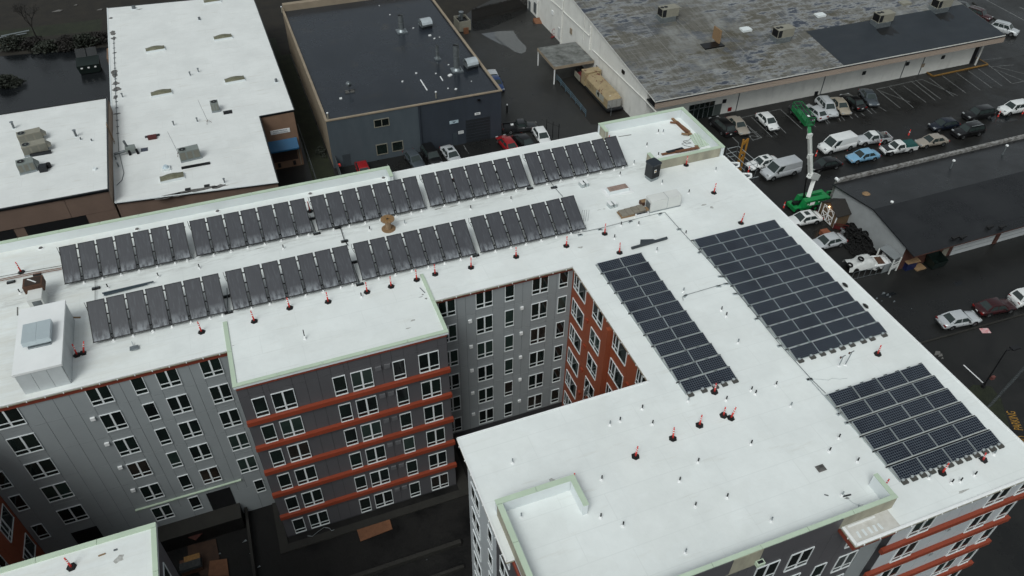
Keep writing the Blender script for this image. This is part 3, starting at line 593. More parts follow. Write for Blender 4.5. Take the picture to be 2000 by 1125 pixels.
# ================================================================ SOLAR WATER COLLECTORS
CL, CW = 3.07, 1.175
def coll_meshes():
    t = .05; b = MB()
    for e in ((-CW / 2, CW / 2, -CL / 2, -CL / 2 + t), (-CW / 2, CW / 2, CL / 2 - t, CL / 2), (-CW / 2, -CW / 2 + t, -CL / 2 + t, CL / 2 - t), (CW / 2 - t, CW / 2, -CL / 2 + t, CL / 2 - t)): b.box(*e, -.05, .012, M_BLKMET)
    b.box(-CW / 2 + .01, CW / 2 - .01, -CL / 2 + .01, CL / 2 - .01, -.06, -.02, M_BLKMET)
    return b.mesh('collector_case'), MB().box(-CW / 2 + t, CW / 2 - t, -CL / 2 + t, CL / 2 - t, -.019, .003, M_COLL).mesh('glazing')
CC, CG = coll_meshes()
CB = MB().cyl((0, 0, 0), (0, 0, .02), .16, .15, 12, M_WHITE).cyl((0, 0, .02), (0, 0, .2), .10, .045, 12, M_WHITE).mesh('post_boot')
def bank(label, x0, x1, ybot, n=7, ztop=21.86, zbot=20.35):
    P = thing('collector_bank', label, 'solar collectors', (x0, ybot, 20.0)); pit = (x1 - x0 - CW) / (n - 1); dy = 2.67; a = math.atan2(ztop - zbot, dy)
    for i in range(n):
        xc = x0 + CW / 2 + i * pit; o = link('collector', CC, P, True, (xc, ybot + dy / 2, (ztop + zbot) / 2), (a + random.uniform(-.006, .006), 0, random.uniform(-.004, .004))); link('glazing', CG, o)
        if i < n - 1:
            for f_ in (.12, .38, .62, .88): 
                yy = ybot + dy * f_; zz = zbot + (ztop - zbot) * f_ - .03; bx('connector', P, xc + CW / 2 - .005, xc + pit - CW / 2 + .005, yy - .035, yy + .035, zz - .035, zz + .035, M_BLKMET)
        xs = xc + (pit / 2 if i < n - 1 else .25)
        MB().cyl((xs, ybot + .12, 20.1), (xs, ybot + .12, zbot + .02), .022, .022, 6, M_BLKMET).build('leg', P, True); MB().cyl((xc, ybot + dy - .25, 20.1), (xc, ybot + dy - .25, ztop - .2), .03, .03, 6, M_GALVD).build('leg', P, True)
        link('post_boot', CB, P, True, (xs, ybot + .12, 20)); link('post_boot', CB, P, True, (xc, ybot + dy - .25, 20))
    MB().cyl((x0 - .05, ybot + .1, zbot - .08), (x1 + .08, ybot + .1, zbot - .08), .03, .03, 6, M_BLKMET).cyl((x0 - .05, ybot + dy - .25, ztop - .28), (x1 + .05, ybot + dy - .25, ztop - .28), .04, .04, 6, M_BLKMET).build('support_rail', P, True)
    MB().tube([(x0 - .12, ybot + dy * .98, ztop + .05), (x0 - .12, ybot + dy * .97, ztop - .35), (x0 - .02, ybot + dy * .8, ztop - .5)], .018, 6, M_BLKMET).tube([(x1 + .1, ybot + .3, zbot + .1), (x1 + .12, ybot + .1, 20.1)], .02, 6, M_GALVD).build('riser_pipe', P, True)
    return P
U, Lw = 'back row beside the parapet', 'front row'
bank('bank of seven grey solar water collectors at the left end of the back row', -15.56, -6.52, 52.14)
bank('second bank from the left in the back row of grey solar water collectors', -6.10, 2.93, 52.14)
bank('middle bank of the back row of grey collectors, behind the wooden cable reel', 3.38, 12.42, 52.14)
bank('fourth bank from the left in the back row of grey collectors', 12.88, 21.93, 52.14)
bank('right end bank of the back row of grey collectors, nearest the green-edged corner parapet', 22.36, 31.45, 52.14)
bank('leftmost bank in the front row of grey solar collectors, beside the white penthouse', -13.50, -4.55, 44.96)
bank('second bank from the left in the front row of grey collectors', -4.08, 4.98, 44.96)
bank('third bank from the left in the front row, before the wooden cable reel', 5.42, 14.48, 44.96)
bank('right end bank in the front row of grey collectors, behind the courtyard corner', 14.90, 23.98, 44.96)
# copper and steel pipe runs with rubber feet
def run(pts, z, r, m, name, label, gap=0, foot=None, feetpts=()):
    P = thing(name, label, 'pipe', at(*pts[0], 20)); b = MB(); q = [at(*p, 20) + Vector((0, 0, z)) for p in pts]; b.tube(q, r, 6, m)
    if gap: b.tube([p + Vector((0, gap, 0)) for p in q], r, 6, m)
    b.build('pipe', P, True)
    for p in feetpts:
        c = at(*p, 20); w = .12
        if foot == 'ring':
            MB().box(-.2, .2, -.09, .09, 0, .09, M_ALU, Matrix.Rotation(random.uniform(-.5, .5), 4, 'Z')).box(-.12, .12, -.05, .05, .09, .10, M_BLACK).build('pipe_support', P, True, c)
        else: MB().box(-.28, .28, -.13, .13, 0, .10, M_BLACK).box(-.22, .22, -.02, .02, .10, .20, M_GALV).build('pipe_support', P, True, c)
    return P
run([(-20, 556), (64, 539), (122, 529)], .16, .03, mat('copper_pipe', (.22, .10, .06), .4, .6), 'pipe_run', 'pair of brown copper pipes running to the left end of the back collectors', .18, 'b', [(22, 552), (73, 537)])
run([(-20, 549), (64, 533), (122, 523)], .22, .02, M_BLKMET, 'pipe_run', 'thin black pipe beside the copper pipes at the left end of the roof')
run([(187, 540), (187, 590)], .14, .02, M_BLKMET, 'pipe_run', 'thin black pipe between the two left collector banks', 0, 'b', [(188, 564)])
run([(663, 440), (673, 472), (680, 482)], .14, .03, M_BLKMET, 'pipe_run', 'twin dark pipes crossing between the rows left of the cable reel', .12, 'b', [(673, 472), (659, 446)])
run([(606, 425), (611, 440), (618, 458)], .14, .03, M_GALVD, 'pipe_run', 'short steel pipe in the gap between second and third back banks', .12, 'b', [(609, 428), (619, 457)])
run([(444, 565), (446, 610)], .14, .03, M_GALVD, 'pipe_run', 'short steel pipe in the gap between the first and second front banks', 0, 'b', [(442, 580), (447, 611)])
run([(690, 520), (703, 556)], .14, .03, M_GALVD, 'pipe_run', 'steel pipe in the gap between the second and third front banks', .12, 'b', [(691, 513), (703, 556)])
run([(1073, 355), (1083, 368), (1099, 386)], .12, .025, M_GALVD, 'pipe_run', 'thin steel pipe crossing from the back row to the right end front bank', 0, 'b', [(1082, 367)])
run([(928, 497), (931, 505)], .14, .03, M_GALVD, 'pipe_run', 'short dark pipe stub below the right end of the third front bank', 0, 'b', [(929, 500)])
run([(1030, 357), (1035, 366)], .14, .03, M_GALVD, 'pipe_run', 'short dark pipe stub below the gap before the right end back bank', 0, 'b', [(1035, 369)])
zA = Z(1140, 400, 340, 1912); zB = Z(1300, 580, 340, 1912)
run([(1117, 458), (1146, 453), zA(180, 268), zA(510, 180), zA(840, 98), zA(890, 92)], .1, .018, M_GALVD, 'conduit_run', 'thin electrical conduit running from the front collectors to the white air unit', 0, 'ring', [(1116, 456), (1133, 460), zA(180, 278), zA(512, 190), zA(840, 107)])
run([zA(890, 92), zA(1045, 268), zA(1600, 870), zB(1260, 540), zB(1590, 905), (1612, 770)], .1, .022, M_GALVD, 'conduit_run', 'long conduit running along the left edge of the largest solar array', 0, 'ring', [zA(1047, 275), zA(1272, 528), zA(1500, 795), zA(1665, 985), zB(1000, 246), zB(1255, 543), zB(1578, 912)])
run([zA(1090, 1060), zA(1085, 1020), zA(1120, 1000), zA(1480, 895), zA(1560, 872)], .1, .018, M_GALVD, 'conduit_run', 'short conduit crossing between the narrow and the largest solar arrays', 0, 'ring', [zA(1115, 1005), zA(1480, 900), zA(1565, 875)])
run([(1580, 742), (1640, 810), (1658, 828)], .1, .025, M_ALU, 'conduit_run', 'conduit along the left edge of the corner solar array', 0, 'ring', [(1581, 742), (1639, 809), (1655, 827)])
run([zB(1590, 905), (1600, 741), (1618, 743), (1625, 739), (1640, 741), (1655, 739)], .02, .012, M_ALU, 'cable', 'loose thin grey cable lying between the two street side arrays')
run([(1648, 965), (1660, 978), (1668, 984), (1678, 987), (1675, 995), (1680, 999), (1687, 994), (1684, 986), (1676, 989), (1678, 984)], .02, .012, M_ALU, 'cable', 'curled pale cable beside the front right parapet corner')

# ================================================================ DELINEATOR POSTS
def post_proto():
    t = thing('delineator_post', '', 'traffic post', (0, 0, 0), 0, 'orange delineator posts on the white roof')
    hexa = [(.27 * math.cos(k * PI / 3), .27 * math.sin(k * PI / 3)) for k in range(6)]
    b = MB().prism(hexa, 0, .05, M_BLACK); b.prism([(x * .72, y * .72) for x, y in hexa], .05, .10, M_BLACK); b.build('rubber_base', t)
    MB().lathe([(.062, .10), (.056, .5), (.05, .88), (.03, .93), (.024, .97), (.045, .99), (.045, 1.03), (.02, 1.04)], 10, M_ORANGE).build('post', t)
    for z in (.60, .78): MB().cyl((0, 0, z), (0, 0, z + .085), .0585, .0585, 10, M_REFL, False).build('reflective_band', t)
    return t
PP = post_proto(); first = True
POSTS = [((42, 532), 'leftmost, behind the brown box'), ((394, 649), 'below the left front collector bank'), ((151, 694), 'left one of the touching pair beside the penthouse'), ((163, 690), 'right one of the touching pair beside the penthouse'),
 ((497, 628), 'left of four before the second front collector bank'), ((566, 602), 'second from left before the second front collector bank'), ((641, 590), 'right of the middle before the second front collector bank'), ((717, 571), 'in front of the gap left of the third front bank'),
 ((764, 560), 'before the middle of the third front collector bank'), ((814, 547), 'just left of the green curb corner on the dark block'), ((850, 536), 'just right of the green curb corner on the dark block'), ((920, 523), 'before the gap left of the right end front bank'),
 ((1008, 502), 'before the middle of the right end front bank'), ((1106, 481), 'at the right end of the front collector bank'), ((1181, 457), 'on the conduit line left of the narrow array'), ((1210, 494), 'touching the back end of the narrow solar array'),
 ((1340, 323), 'in front of the tan corner parapet'), ((1394, 377), 'right of the white air unit by the roof edge'), ((1447, 436), 'at the back edge of the largest solar array'), ((1395, 766), 'against the front edge of the narrow array'),
 ((1366, 831), 'right end of the diagonal line on the front wing'), ((1314, 857), 'in the middle of the diagonal line on the front wing'), ((1241, 892), 'nearest the camera in the diagonal line on the front wing'), ((1413, 812), 'left one of the leaning pair before the narrow array'),
 ((1427, 817), 'right one of the leaning pair before the narrow array'), ((1714, 692), 'between the largest and the corner arrays'), ((1840, 924), 'before the middle of the corner array'), ((1920, 899), 'before the right end of the corner array'),
 ((606, 413), 'in the gap between second and third back collector banks'), ((140, 1108), 'on the small roof in the bottom left corner'), ((1120, 944), 'half hidden behind the green corner of the front parapet'), ((1725, 955), 'half hidden behind the right parapet return'),
 ((1188, 283), 'behind the last collector near the corner parapet'), ((1650, 558), 'mostly hidden behind the right edge of the largest array'), ((1690, 599), 'hidden behind the lower right edge of the largest array'), ((886, 352), 'seen through a gap of the fourth back bank'), ((973, 336), 'seen through the right gap of the fourth back bank')]
for (p, s) in POSTS:
    o = PP if first else copy_tree(PP); first = False
    o.location = at(p[0], p[1], 20.0); o['label'] = 'orange and white delineator post ' + s; o.rotation_euler = (0, 0, random.uniform(0, 1))
    tl = {1427: .16, 1413: -.15, 1920: -.34, 163: .34, 1714: -.16, 1447: .08, 606: -.06, 1395: -.12}.get(p[0], random.gauss(0, .025))
    o.rotation_euler = (random.gauss(0, .03), tl, random.uniform(0, .3))
    if p[0] in (1650, 1690):
        o.rotation_euler = (.1, .5, 0); o.location = at(p[0], p[1], 20.0) + Vector((0, 0, .05)); o['label'] = 'bare black delineator base, without its post, by the right edge of the largest array, ' + ('upper' if p[0] == 1650 else 'lower')
        for ch in list(o.children):
            if not ch.name.startswith('rubber_base'): bpy.data.objects.remove(ch)

# ================================================================ ROOFTOP EQUIPMENT AND DEBRIS (new building)
c = at(1272, 350, 20)
t = thing('heat_pump', 'tall dark grey heat pump condenser standing near the corner parapet', 'air conditioner', (32.75, 49.9, 20.0), .25)
MB().box(-.4, .4, -.4, .4, .0, .35, M_GALV).build('stand', t)
MB().prism([(-.42, -.50), (.42, -.50), (.50, -.42), (.50, .42), (.42, .50), (-.42, .50), (-.50, .42), (-.50, -.42)], .36, 1.65, M_DKTRIM).build('case', t)
for k in range(10): MB().box(-.40, .40, -.515, -.501, .45 + k * .115, .50 + k * .115, M_BLKMET).build('louvre', t)
MB().prism([(-.45, -.54), (.45, -.54), (.54, -.45), (.54, .45), (.45, .54), (-.45, .54), (-.54, .45), (-.54, -.45)], 1.651, 1.78, mat('dark_blue_plastic', (.018, .025, .035), .35)).build('fan_cover', t)
MB().box(-.30, -.06, -.53, -.516, .98, 1.28, M_WHITE).build('label_sticker', t); MB().cyl((-.18, -.531, 1.12), (-.18, -.536, 1.12), .09, .09, 10, M_YEL).build('yellow_mark', t)
def ductbox(name, label, loc, sx, sy, sz, rz=0, hole=True):
    t = thing(name, label, 'air unit', loc, rz)
    MB().box(0, sx, 0, sy, .08, sz, M_WMET).build('case', t); MB().box(-.04, sx + .04, -.04, sy + .04, 0, .078, M_GALV).build('curb', t)
    MB().box(sx * .55, sx * .56, -.004, sy + .004, .1, sz + .004, M_GALV).build('seam', t)
    return t
t = ductbox('white_air_unit', 'long white rooftop air unit with an open grey end and brown cardboard behind', (30.2, 45.4, 20), 2.9, .95, 1.15)
MB().box(-.012, -.002, .12, .83, .2, .88, M_GALVD).build('intake', t)
tag(MB().box(0, 1.1, 0, .5, .0, .35, M_RUST).box(.05, 1.05, .05, .45, .35, .37, M_WOOD).build('cardboard_sheet', None, False, (29.95, 46.45, 20.0)), 'crumpled brown sheet lying behind the white air unit', 'cardboard')
t = thing('wrapped_skid', 'low brown and cream wooden skid beside the open end of the white air unit', 'pallet', (27.6, 45.45, 20))
for i in range(4): MB().box(i * .56, i * .56 + .54, 0, .85, .2 + .03 * i, .30 + .03 * i, mat('cream_wrapped_board', (.30, .27, .22), .6, var=.2, scale=2)).build('board', t)
MB().box(-.05, 2.4, .02, .12, 0, .19, M_WOOD).box(-.05, 2.4, .7, .8, 0, .19, M_WOOD).box(-.12, .10, 0, .85, .14, .2, M_WOOD).box(2.25, 2.55, .1, .5, .16, .3, M_WOOD).build('bearer', t)
t = thing('condensate_box', 'long white box with black grille lying in front of the wooden skid', 'vent', (28.75, 45.15, 20)); MB().box(0, 1.2, 0, .22, 0, .30, M_WHITE).build('case', t); MB().box(.08, 1.12, .03, .19, .301, .315, M_BLKMET).build('grille', t)
for (x, y, s) in ((27.55, 47.35, 'left of the white air unit'), (26.55, 50.95, 'left of the membrane-wrapped skylight curb')):
    o = MB().box(-.33, -.10, -.3, .3, 0, .40, M_ALU).box(.10, .33, -.3, .3, 0, .40, M_ALU).box(-.36, -.07, -.33, .33, .40, .43, M_WHITE).box(.07, .36, -.33, .33, .40, .43, M_WHITE).build('equipment_rail', None, False, (x, y, 20)); o.rotation_euler = (0, 0, .1); tag(o, 'pair of pale metal equipment rails ' + s, 'metal rail')
t = thing('roof_opening', 'low white membrane curb around a rust-brown covered roof opening', 'skylight', (28.05, 48.85, 20))
MB().box(-.35, 2.3, -.3, 1.15, 0, .04, M_WHITE).box(0, 2.0, 0, .85, .04, .30, M_WALL2, top=(.06, .06)).build('curb', t); MB().box(.10, 1.9, .10, .76, .301, .325, mat('pinkish_brown_board', (.36, .26, .22), .7, var=.25, scale=3)).build('cover', t)
t = thing('cable_reel', 'wooden cable reel standing on end between the two collector rows', 'cable reel', tuple(at(759, 447, 20)))
for z, n_ in ((0, 'flange'), (.98, 'flange')): MB().cyl((0, 0, z), (0, 0, z + .05), .58, .58, 20, M_WOOD, True, False).build(n_, t)
MB().cyl((0, 0, .05), (0, 0, .98), .24, .24, 14, mat('pale_wood_core', (.38, .26, .16), .8, var=.2, scale=5), True, False).build('drum', t); MB().cyl((0, 0, 1.031), (0, 0, 1.05), .10, .10, 10, M_BLACK).build('hub', t)
for k in range(5): MB().box(-.5, .5, -.04, .04, 1.031, 1.042, M_OSB, Matrix.Rotation(k * 1.26, 4, 'Z')).build('slat', t)
t = thing('membrane_roll', 'long dark grey roll of roofing with an arrow-shaped scrap behind the narrow array', 'roofing roll', (26.5, 41.6, 20)); MB().cyl((0, .0, .13), (3.3, .18, .13), .12, .12, 12, mat('dark_grey_sheet', (.045, .055, .065), .45)).build('roll', t)
MB().prism([(.95, .35), (1.25, .85), (2.25, .55), (2.4, .35), (2.0, .30), (1.2, .25)], .0, .03, MATS['dark_grey_sheet']).build('scrap', t)
o = MB().prism([(0, 0), (4.2, .18), (4.25, .4), (.9, .35), (.8, .25), (0, .22)], 0, .06, mat('blue_grey_strap_metal', (.10, .13, .155), .4, .4)).box(-.1, 4.9, .20, .30, .06, .16, MATS['blue_grey_strap_metal']).build('metal_channel', None, False, tuple(at(203, 578, 20.1))); o.rotation_euler = (0, 0, .02); o.scale = (.72, .8, 1); tag(o, 'long blue-grey metal channels lying behind the left front collector bank', 'metal channel')
# penthouse fan unit and neighbour
t = thing('air_handler', 'pale blue-grey twin box air handler sitting on the white penthouse roof', 'air unit', (-17.15, 43.98, 21.95)); MB().box(.25, 1.6, -.05, 1.9, 0, .12, M_GALV).box(.3, 1.5, .1, 1.7, .12, .25, M_GALV).build('curb', t)
for i in (0, 1): MB().box(i * .86 + .005, i * .86 + .855, 0, 1.85, .25, .62, mat('pale_blue_galvanised', (.50, .57, .60), .35, .3, var=.05)).build('duct_box', t)
t = thing('white_air_unit', 'white air unit with a brown rusty box on its back end beside the penthouse', 'air unit', (-17.72, 50.1, 20)); MB().box(0, .95, 0, 1.6, 0, 1.15, M_WMET).build('case', t); MB().box(.25, .85, -.012, -.002, .45, .95, M_GALVD).build('grille', t)
MB().box(-.25, 1.05, 1.15, 2.2, .85, 1.5, M_RUST).build('rusty_box', t); MB().box(-.12, .92, 1.25, 2.1, 1.501, 1.52, mat('dark_brown_inside', (.04, .025, .018), .8)).build('open_top', t); MB().box(-.05, .75, -.04, .04, 1.53, 1.56, M_WHITE, Matrix.Translation((.1, 1.95, 0)) @ Matrix.Rotation(-.75, 4, 'Z')).build('white_batten', t)
# strewn green metal strips and timber by the corner parapet
zq = Z(1000, 0, 500, 1406)
def plank(a, b_, w, h, m, z=20.02): return MB().bar(at(*zq(*a), z) + Vector((0, 0, h / 2)), at(*zq(*b_), z) + Vector((0, 0, h / 2)), w, h, m)
for i, (a, b_) in enumerate((((870, 645), (975, 745)), ((880, 650), (985, 740)), ((905, 668), (968, 728)), ((930, 690), (975, 725)), ((868, 673), (900, 676)), ((930, 735), (968, 740)))):
    o = plank(a, b_, .24, .07, M_WOOD if i % 2 else M_PLY, 20.02 + .065 * (i % 3)).build('timber_plank'); tag(o, ('longest weathered timber plank in the pile inside the corner parapet', 'rust brown long plank beside the longest timber', 'middle-length timber plank nearest the green strips', 'short brown plank at the near end of the timber pile', 'short plank sticking out left at the far end of the pile', 'short plank sticking out left at the middle of the pile')[i], 'plank', 'timber planks inside the corner parapet')
for i in range(6):
    o = plank((978 + i * 13, 745 - i * 6), (1020 + i * 12, 812 - i * 3), .16, .05, M_GREEN, 20.02 + .05 * (i % 2)).build('coping_strip'); tag(o, ('leftmost', 'second from left', 'third from left', 'third from right', 'second from right', 'rightmost')[i] + ' of the spare pale green metal strips inside the corner parapet', 'metal strip', 'spare green coping strips')
for i, (a, b_) in enumerate((((822, 850), (1005, 815)), ((850, 838), (940, 815)), ((900, 835), (1020, 812)), ((1010, 800), (1022, 818)), ((905, 822), (915, 838)))):
    o = plank(a, b_, .32, .06, (M_PLY, M_DKTRIM, M_PLY, M_WOOD, M_WOOD)[i], 20.02 + .05 * (i % 3)).build('board_offcut'); tag(o, ('long rust brown board offcut along the front of the corner parapet', 'dark grey-green torn offcut left of the brown boards', 'rust brown offcut against the right part of the front parapet', 'short wooden offcut in the inner corner by the green strips', 'short wooden offcut across the brown boards')[i], 'board', 'board offcuts along the corner parapet')
o = MB().tube([at(*zq(*p), 20.03) for p in ((990, 752), (970, 770), (940, 775), (958, 790), (985, 785), (960, 778), (932, 790), (950, 800), (990, 808))], .018, 6, M_BLKMET).build('cable_coil'); tag(o, 'loose black cable coil beside the green strips', 'cable')
# small scraps that can be pointed at
for (u0, v0, u1, v1, w, m_, s, n_) in ((141, 620, 157, 620, .12, M_WOOD, 'short brown timber lying behind the white penthouse corner', 'timber_scrap'), (34, 600, 34, 616, .06, M_CONC, 'thin grey stick lying left of the white air unit', 'stick'), (1208, 267, 1233, 263, .05, M_CONC, 'thin grey strip lying left inside the corner parapet', 'metal_strip'),
    (192, 1086, 206, 1081, .08, M_WOOD, 'thin brown stick on the bottom left roof', 'stick'), (222, 1075, 229, 1073, .1, M_GALVD, 'small grey metal scrap on the bottom left roof', 'metal_scrap'), (820, 562, 830, 572, .05, M_GALVD, 'thin grey scrap beside the green curb of the dark block', 'metal_scrap'), (1610, 966, 1618, 968, .06, M_GALVD, 'small grey strip left of the scrap heap on the front wing', 'metal_scrap'), (1646, 970, 1662, 966, .09, M_DKTRIM, 'dark torn strip beside the pipe on the front wing', 'scrap')):
    a = at(u0, v0, 20.02); c = at(u1, v1, 20.02); tag(MB().bar(a, c, w, .04, m_).build(n_), s, 'scrap')
c = at(263, 682, 20); t = thing('stand_plate', 'small galvanised plate on a stub in front of the left front collectors', 'metal plate', tuple(c)); MB().box(-.28, .28, -.2, .2, .1, .16, M_GALV).build('plate', t); MB().cyl((-.05, .2, .05), (-.12, .6, .25), .03, .03, 6, M_ALU).build('stub', t)
for i in range(4):
    a = at(1135 + i * 4.3, 432, 20.0); tag(MB().cyl(a, a + Vector((.03, 0, 1.15)), .012, .012, 5, M_GALVD).build('threaded_rod'), ('leftmost', 'second from left', 'third from left', 'rightmost')[i] + ' of four thin upright rods beside the right end front collector', 'rod', 'upright rods beside the front collectors')
# membrane patches (flat print is material; these are laid sheets)
def stain(u, v, sx, sy, n_=9, name='tar_stain', z=20.003, m=M_STAIN, par=None):
    c = at(u, v, z); p = [(c.x + sx * math.cos(2 * PI * k / n_) * random.uniform(.4, 1.15), c.y + sy * math.sin(2 * PI * k / n_) * random.uniform(.4, 1.15)) for k in range(n_)]
    b = MB(); b.add([(x, y, z) for x, y in p], [tuple(range(n_))], m); o = b.build(name, par, par is not None); return o
M_SMUDGE = mat('grey_smudge', (.34, .33, .30), .6, var=.0, scale=5, col2=(.72, .73, .71)); M_SMUDGE2 = mat('dark_scuff', (.10, .10, .095), .6, var=.0, scale=8, col2=(.5, .5, .47))
for (u, v, sx, sy, m_) in ((826, 575, .12, .08, M_SMUDGE2), (832, 583, .10, .12, M_SMUDGE2), (822, 580, .2, .05, M_SMUDGE2), (806, 626, .28, .10, M_SMUDGE), (797, 641, .22, .07, M_SMUDGE), (855, 408, .35, .10, M_SMUDGE2), (885, 403, .5, .08, M_SMUDGE), (505, 485, .5, .04, M_SMUDGE2), (775, 410, .3, .06, M_SMUDGE), (232, 1092, .35, .3, M_SMUDGE), (1134, 483, .3, .14, M_SMUDGE), (1375, 400, .35, .12, M_SMUDGE), (1390, 405, .2, .2, M_SMUDGE), (1655, 973, .2, .1, M_SMUDGE2), (1880, 960, .5, .08, M_SMUDGE), (695, 348, .2, .12, M_SMUDGE2), (1170, 410, .3, .05, M_SMUDGE), (1180, 408, .12, .06, M_SMUDGE), (1078, 938, .35, .14, M_SMUDGE), (455, 675, .1, .03, M_SMUDGE2)): stain(u, v, sx, sy, m=m_, name='scuff', par=B)
# ================================================================ WHITE-ROOFED INDUSTRIAL BUILDING
WB = thing('industrial_building', 'brown building with long white roof, skylights and a blue awning over its loading door', 'building', (-7, 95, 0))
wp = [(-15.62, 80.44), (1.78, 78.35), (1.68, 93.9), (6.12, 94.0), (5.75, 129.5), (5.65, 134.0), (-16.5, 135.9)]
MB().prism([(-15.6, 80.6), (1.68, 78.5), (1.58, 94.05), (6.0, 94.15), (5.6, 133.9), (-16.4, 135.7)], 0, 8.10, M_BROWN).build('wall', WB, True)
MB().prism(wp, 8.11, 8.3, M_DKTRIM, None, M_ROOF2).build('roof', WB, True)
b = MB()
for p, q in zip(wp, wp[1:] + wp[:1]): b.bar(Vector((p[0], p[1], 8.32)), Vector((q[0], q[1], 8.32)), .14, .08, M_WALL2 if p[0] < -15 else M_DKTRIM)
b.build('roof_edge', WB, True)
zd = Z(500, 220, 120, 1125); YD = 94.02
def fr4(par, name, y, pts, m, d=.05, zf=None):
    """flat-fronted piece on a wall facing the camera, from its corner pixels"""
    q = [aty(*zf(*p), y) for p in pts]; x0 = min(p.x for p in q); x1 = max(p.x for p in q); z0 = min(p.z for p in q); z1 = max(p.z for p in q)
    return bx(name, par, x0, x1, y - d, y - .002, z0, z1, m), (x0, x1, z0, z1)
bx('dock_wall', WB, 1.75, 5.95, YD, YD + .06, 0, 8.05, M_BROWN2)
o, e = fr4(WB, 'sign_board', YD, [(262, 345), (612, 275), (625, 345), (275, 410)], M_WHITE, .05, zd)
cx = (e[0] + e[1]) / 2; zz = (e[2] + e[3]) / 2; hh = e[3] - e[2]
text('lettering', 'RAINIER PRECISION', hh * .40, M_INK, WB, (cx, YD - .056, zz + hh * .22), (PI / 2, 0, 0), .85); text('lettering', 'SHIPPING & RECEIVING', hh * .40, M_INK, WB, (cx, YD - .056, zz - hh * .24), (PI / 2, 0, 0), .78)
o, e2 = fr4(WB, 'loading_door', YD, [(290, 640), (720, 560), (775, 840), (330, 910)], mat('dark_brown_door', (.050, .030, .025), .6), .05, zd)
aw = MB(); x0, x1 = e2[0] - .35, e2[1] + .3; zt = e2[3] + .9
aw.add([(x0, YD - .01, zt), (x1, YD - .01, zt), (x1, YD - 1.2, zt - .9), (x0, YD - 1.2, zt - .9), (x0, YD - 1.2, zt - 1.1), (x1, YD - 1.2, zt - 1.1), (x0, YD - .01, zt - 1.1), (x1, YD - .01, zt - 1.1)], [(0, 3, 2, 1), (3, 4, 5, 2), (0, 6, 4, 3), (1, 2, 5, 7)], M_BLUE); aw.build('awning', WB, True)
for p in ((430, 960), (705, 910)): c = aty(*zd(*p), YD); bx('dock_bumper', WB, c.x - .18, c.x + .18, YD - .15, YD - .01, c.z - .3, c.z + .3, M_BLACK)
c = aty(*zd(785, 625), YD); bx('notice', WB, c.x - .3, c.x + .3, YD - .03, YD - .005, c.z - .25, c.z + .25, M_CONC)
bx('door_sill', WB, e2[0] - .1, e2[1] + .1, YD - .09, YD - .06, e2[2] - .12, e2[2], M_BROWN2); bx('corner_guard', WB, 5.6, 5.7, YD - .1, YD - .01, .2, 3.6, M_HVAC)
def skylight(u, v, rot=0, sx=2.7, sy=1.2):
    c = at(u, v, 8.3); g = link('skylight', cached(('skc', sx), lambda: MB().box(-sx / 2, sx / 2, -sy / 2, sy / 2, 0, .28, M_WALL2, top=(.05, .05)).mesh('skylight_curb')), WB, True, c, (0, 0, rot))
    def dome():
        b = MB(); n = 10
        for i in range(n):
            a0, a1 = i / n, (i + 1) / n; f0 = .29 + .22 * math.sin(PI * a0); f1 = .29 + .22 * math.sin(PI * a1); X0 = -sx / 2 + .06 + (sx - .12) * a0; X1 = -sx / 2 + .06 + (sx - .12) * a1; Y = sy / 2 - .05
            b.add([(X0, -Y, .29), (X1, -Y, .29), (X1, -Y * .7, f1), (X0, -Y * .7, f0), (X0, Y * .7, f0), (X1, Y * .7, f1), (X0, Y, .29), (X1, Y, .29)], [(0, 1, 2, 3), (3, 2, 5, 4), (4, 5, 7, 6)], M_SKYL, True)
        return b.mesh('dome')
    link('dome', cached(('skd', sx), dome), g)
for p in ((415, 4), (436, 75), (304, 98), (459, 158), (316, 184), (337, 349)): skylight(*p, rot=.06)
def wvent(u, v, par, z, r=.10, h=.7, cap=True):
    c = at(u, v, z); o = MB().cyl((0, 0, 0), (0, 0, .05), r * 2, r * 1.8, 10, M_WALL2).cyl((0, 0, .05), (0, 0, h), r, r, 10, M_GALVD).build('vent_pipe', par, True, c)
    if cap: MB().cyl((0, 0, h + .03), (0, 0, h + .10), r * 1.7, r * 1.5, 10, M_GALV).build('cap', o)
for p in ((372, 148), (388, 141), (240, 190), (340, 245), (386, 238), (439, 357), (227, 312), (232, 326)): wvent(*p, WB, 8.3, .08, .5)
for p in ((262, 17), (390, 39), (540, 160)): wvent(*p, WB, 8.3, .30 if p[0] < 300 else .18, .45, False)
c = at(338, 272, 8.3)
for p in ((325, 330),): c = at(*p, 8.3); o = MB().box(-.45, .45, -.45, .45, 0, .22, M_WALL2).cyl((0, 0, .22), (0, 0, .5), .38, .2, 12, mat('pale_blue_dome', (.50, .60, .66), .3)).build('roof_light', WB, True, c)
# dark tar patches along the edges
for (u, v, sx, sy) in ((217, 35, .35, .5), (221, 64, .5, 1.0), (222, 75, .45, .7), (224, 103, .4, .25), (224, 143, .55, 1.5), (226, 163, .5, .7), (226, 175, .7, .8), (225, 190, .35, .6), (229, 222, .45, .35), (390, 370, 2.6, .38), (345, 380, 2.3, .45), (318, 387, 1.5, .25), (428, 364, 1.2, .4), (273, 18, .5, .18)): stain(u, v, sx, sy, 13, 'tar_stain', 8.304, M_STAIN, WB)
for (u, v) in ((367, 370), (404, 363)): c = at(u, v, 8.3); bx('roof_drain', WB, c.x - .3, c.x + .3, c.y - .25, c.y + .25, 8.31, 8.34, M_BLACK)
q = [at(*p, 8.36) for p in ((222, 75), (223, 110), (225, 150), (226, 190), (228, 225), (230, 260), (232, 295), (236, 312), (242, 338), (238, 352), (228, 362))]; cb = MB().tube(q, .035, 5, M_GALVD)
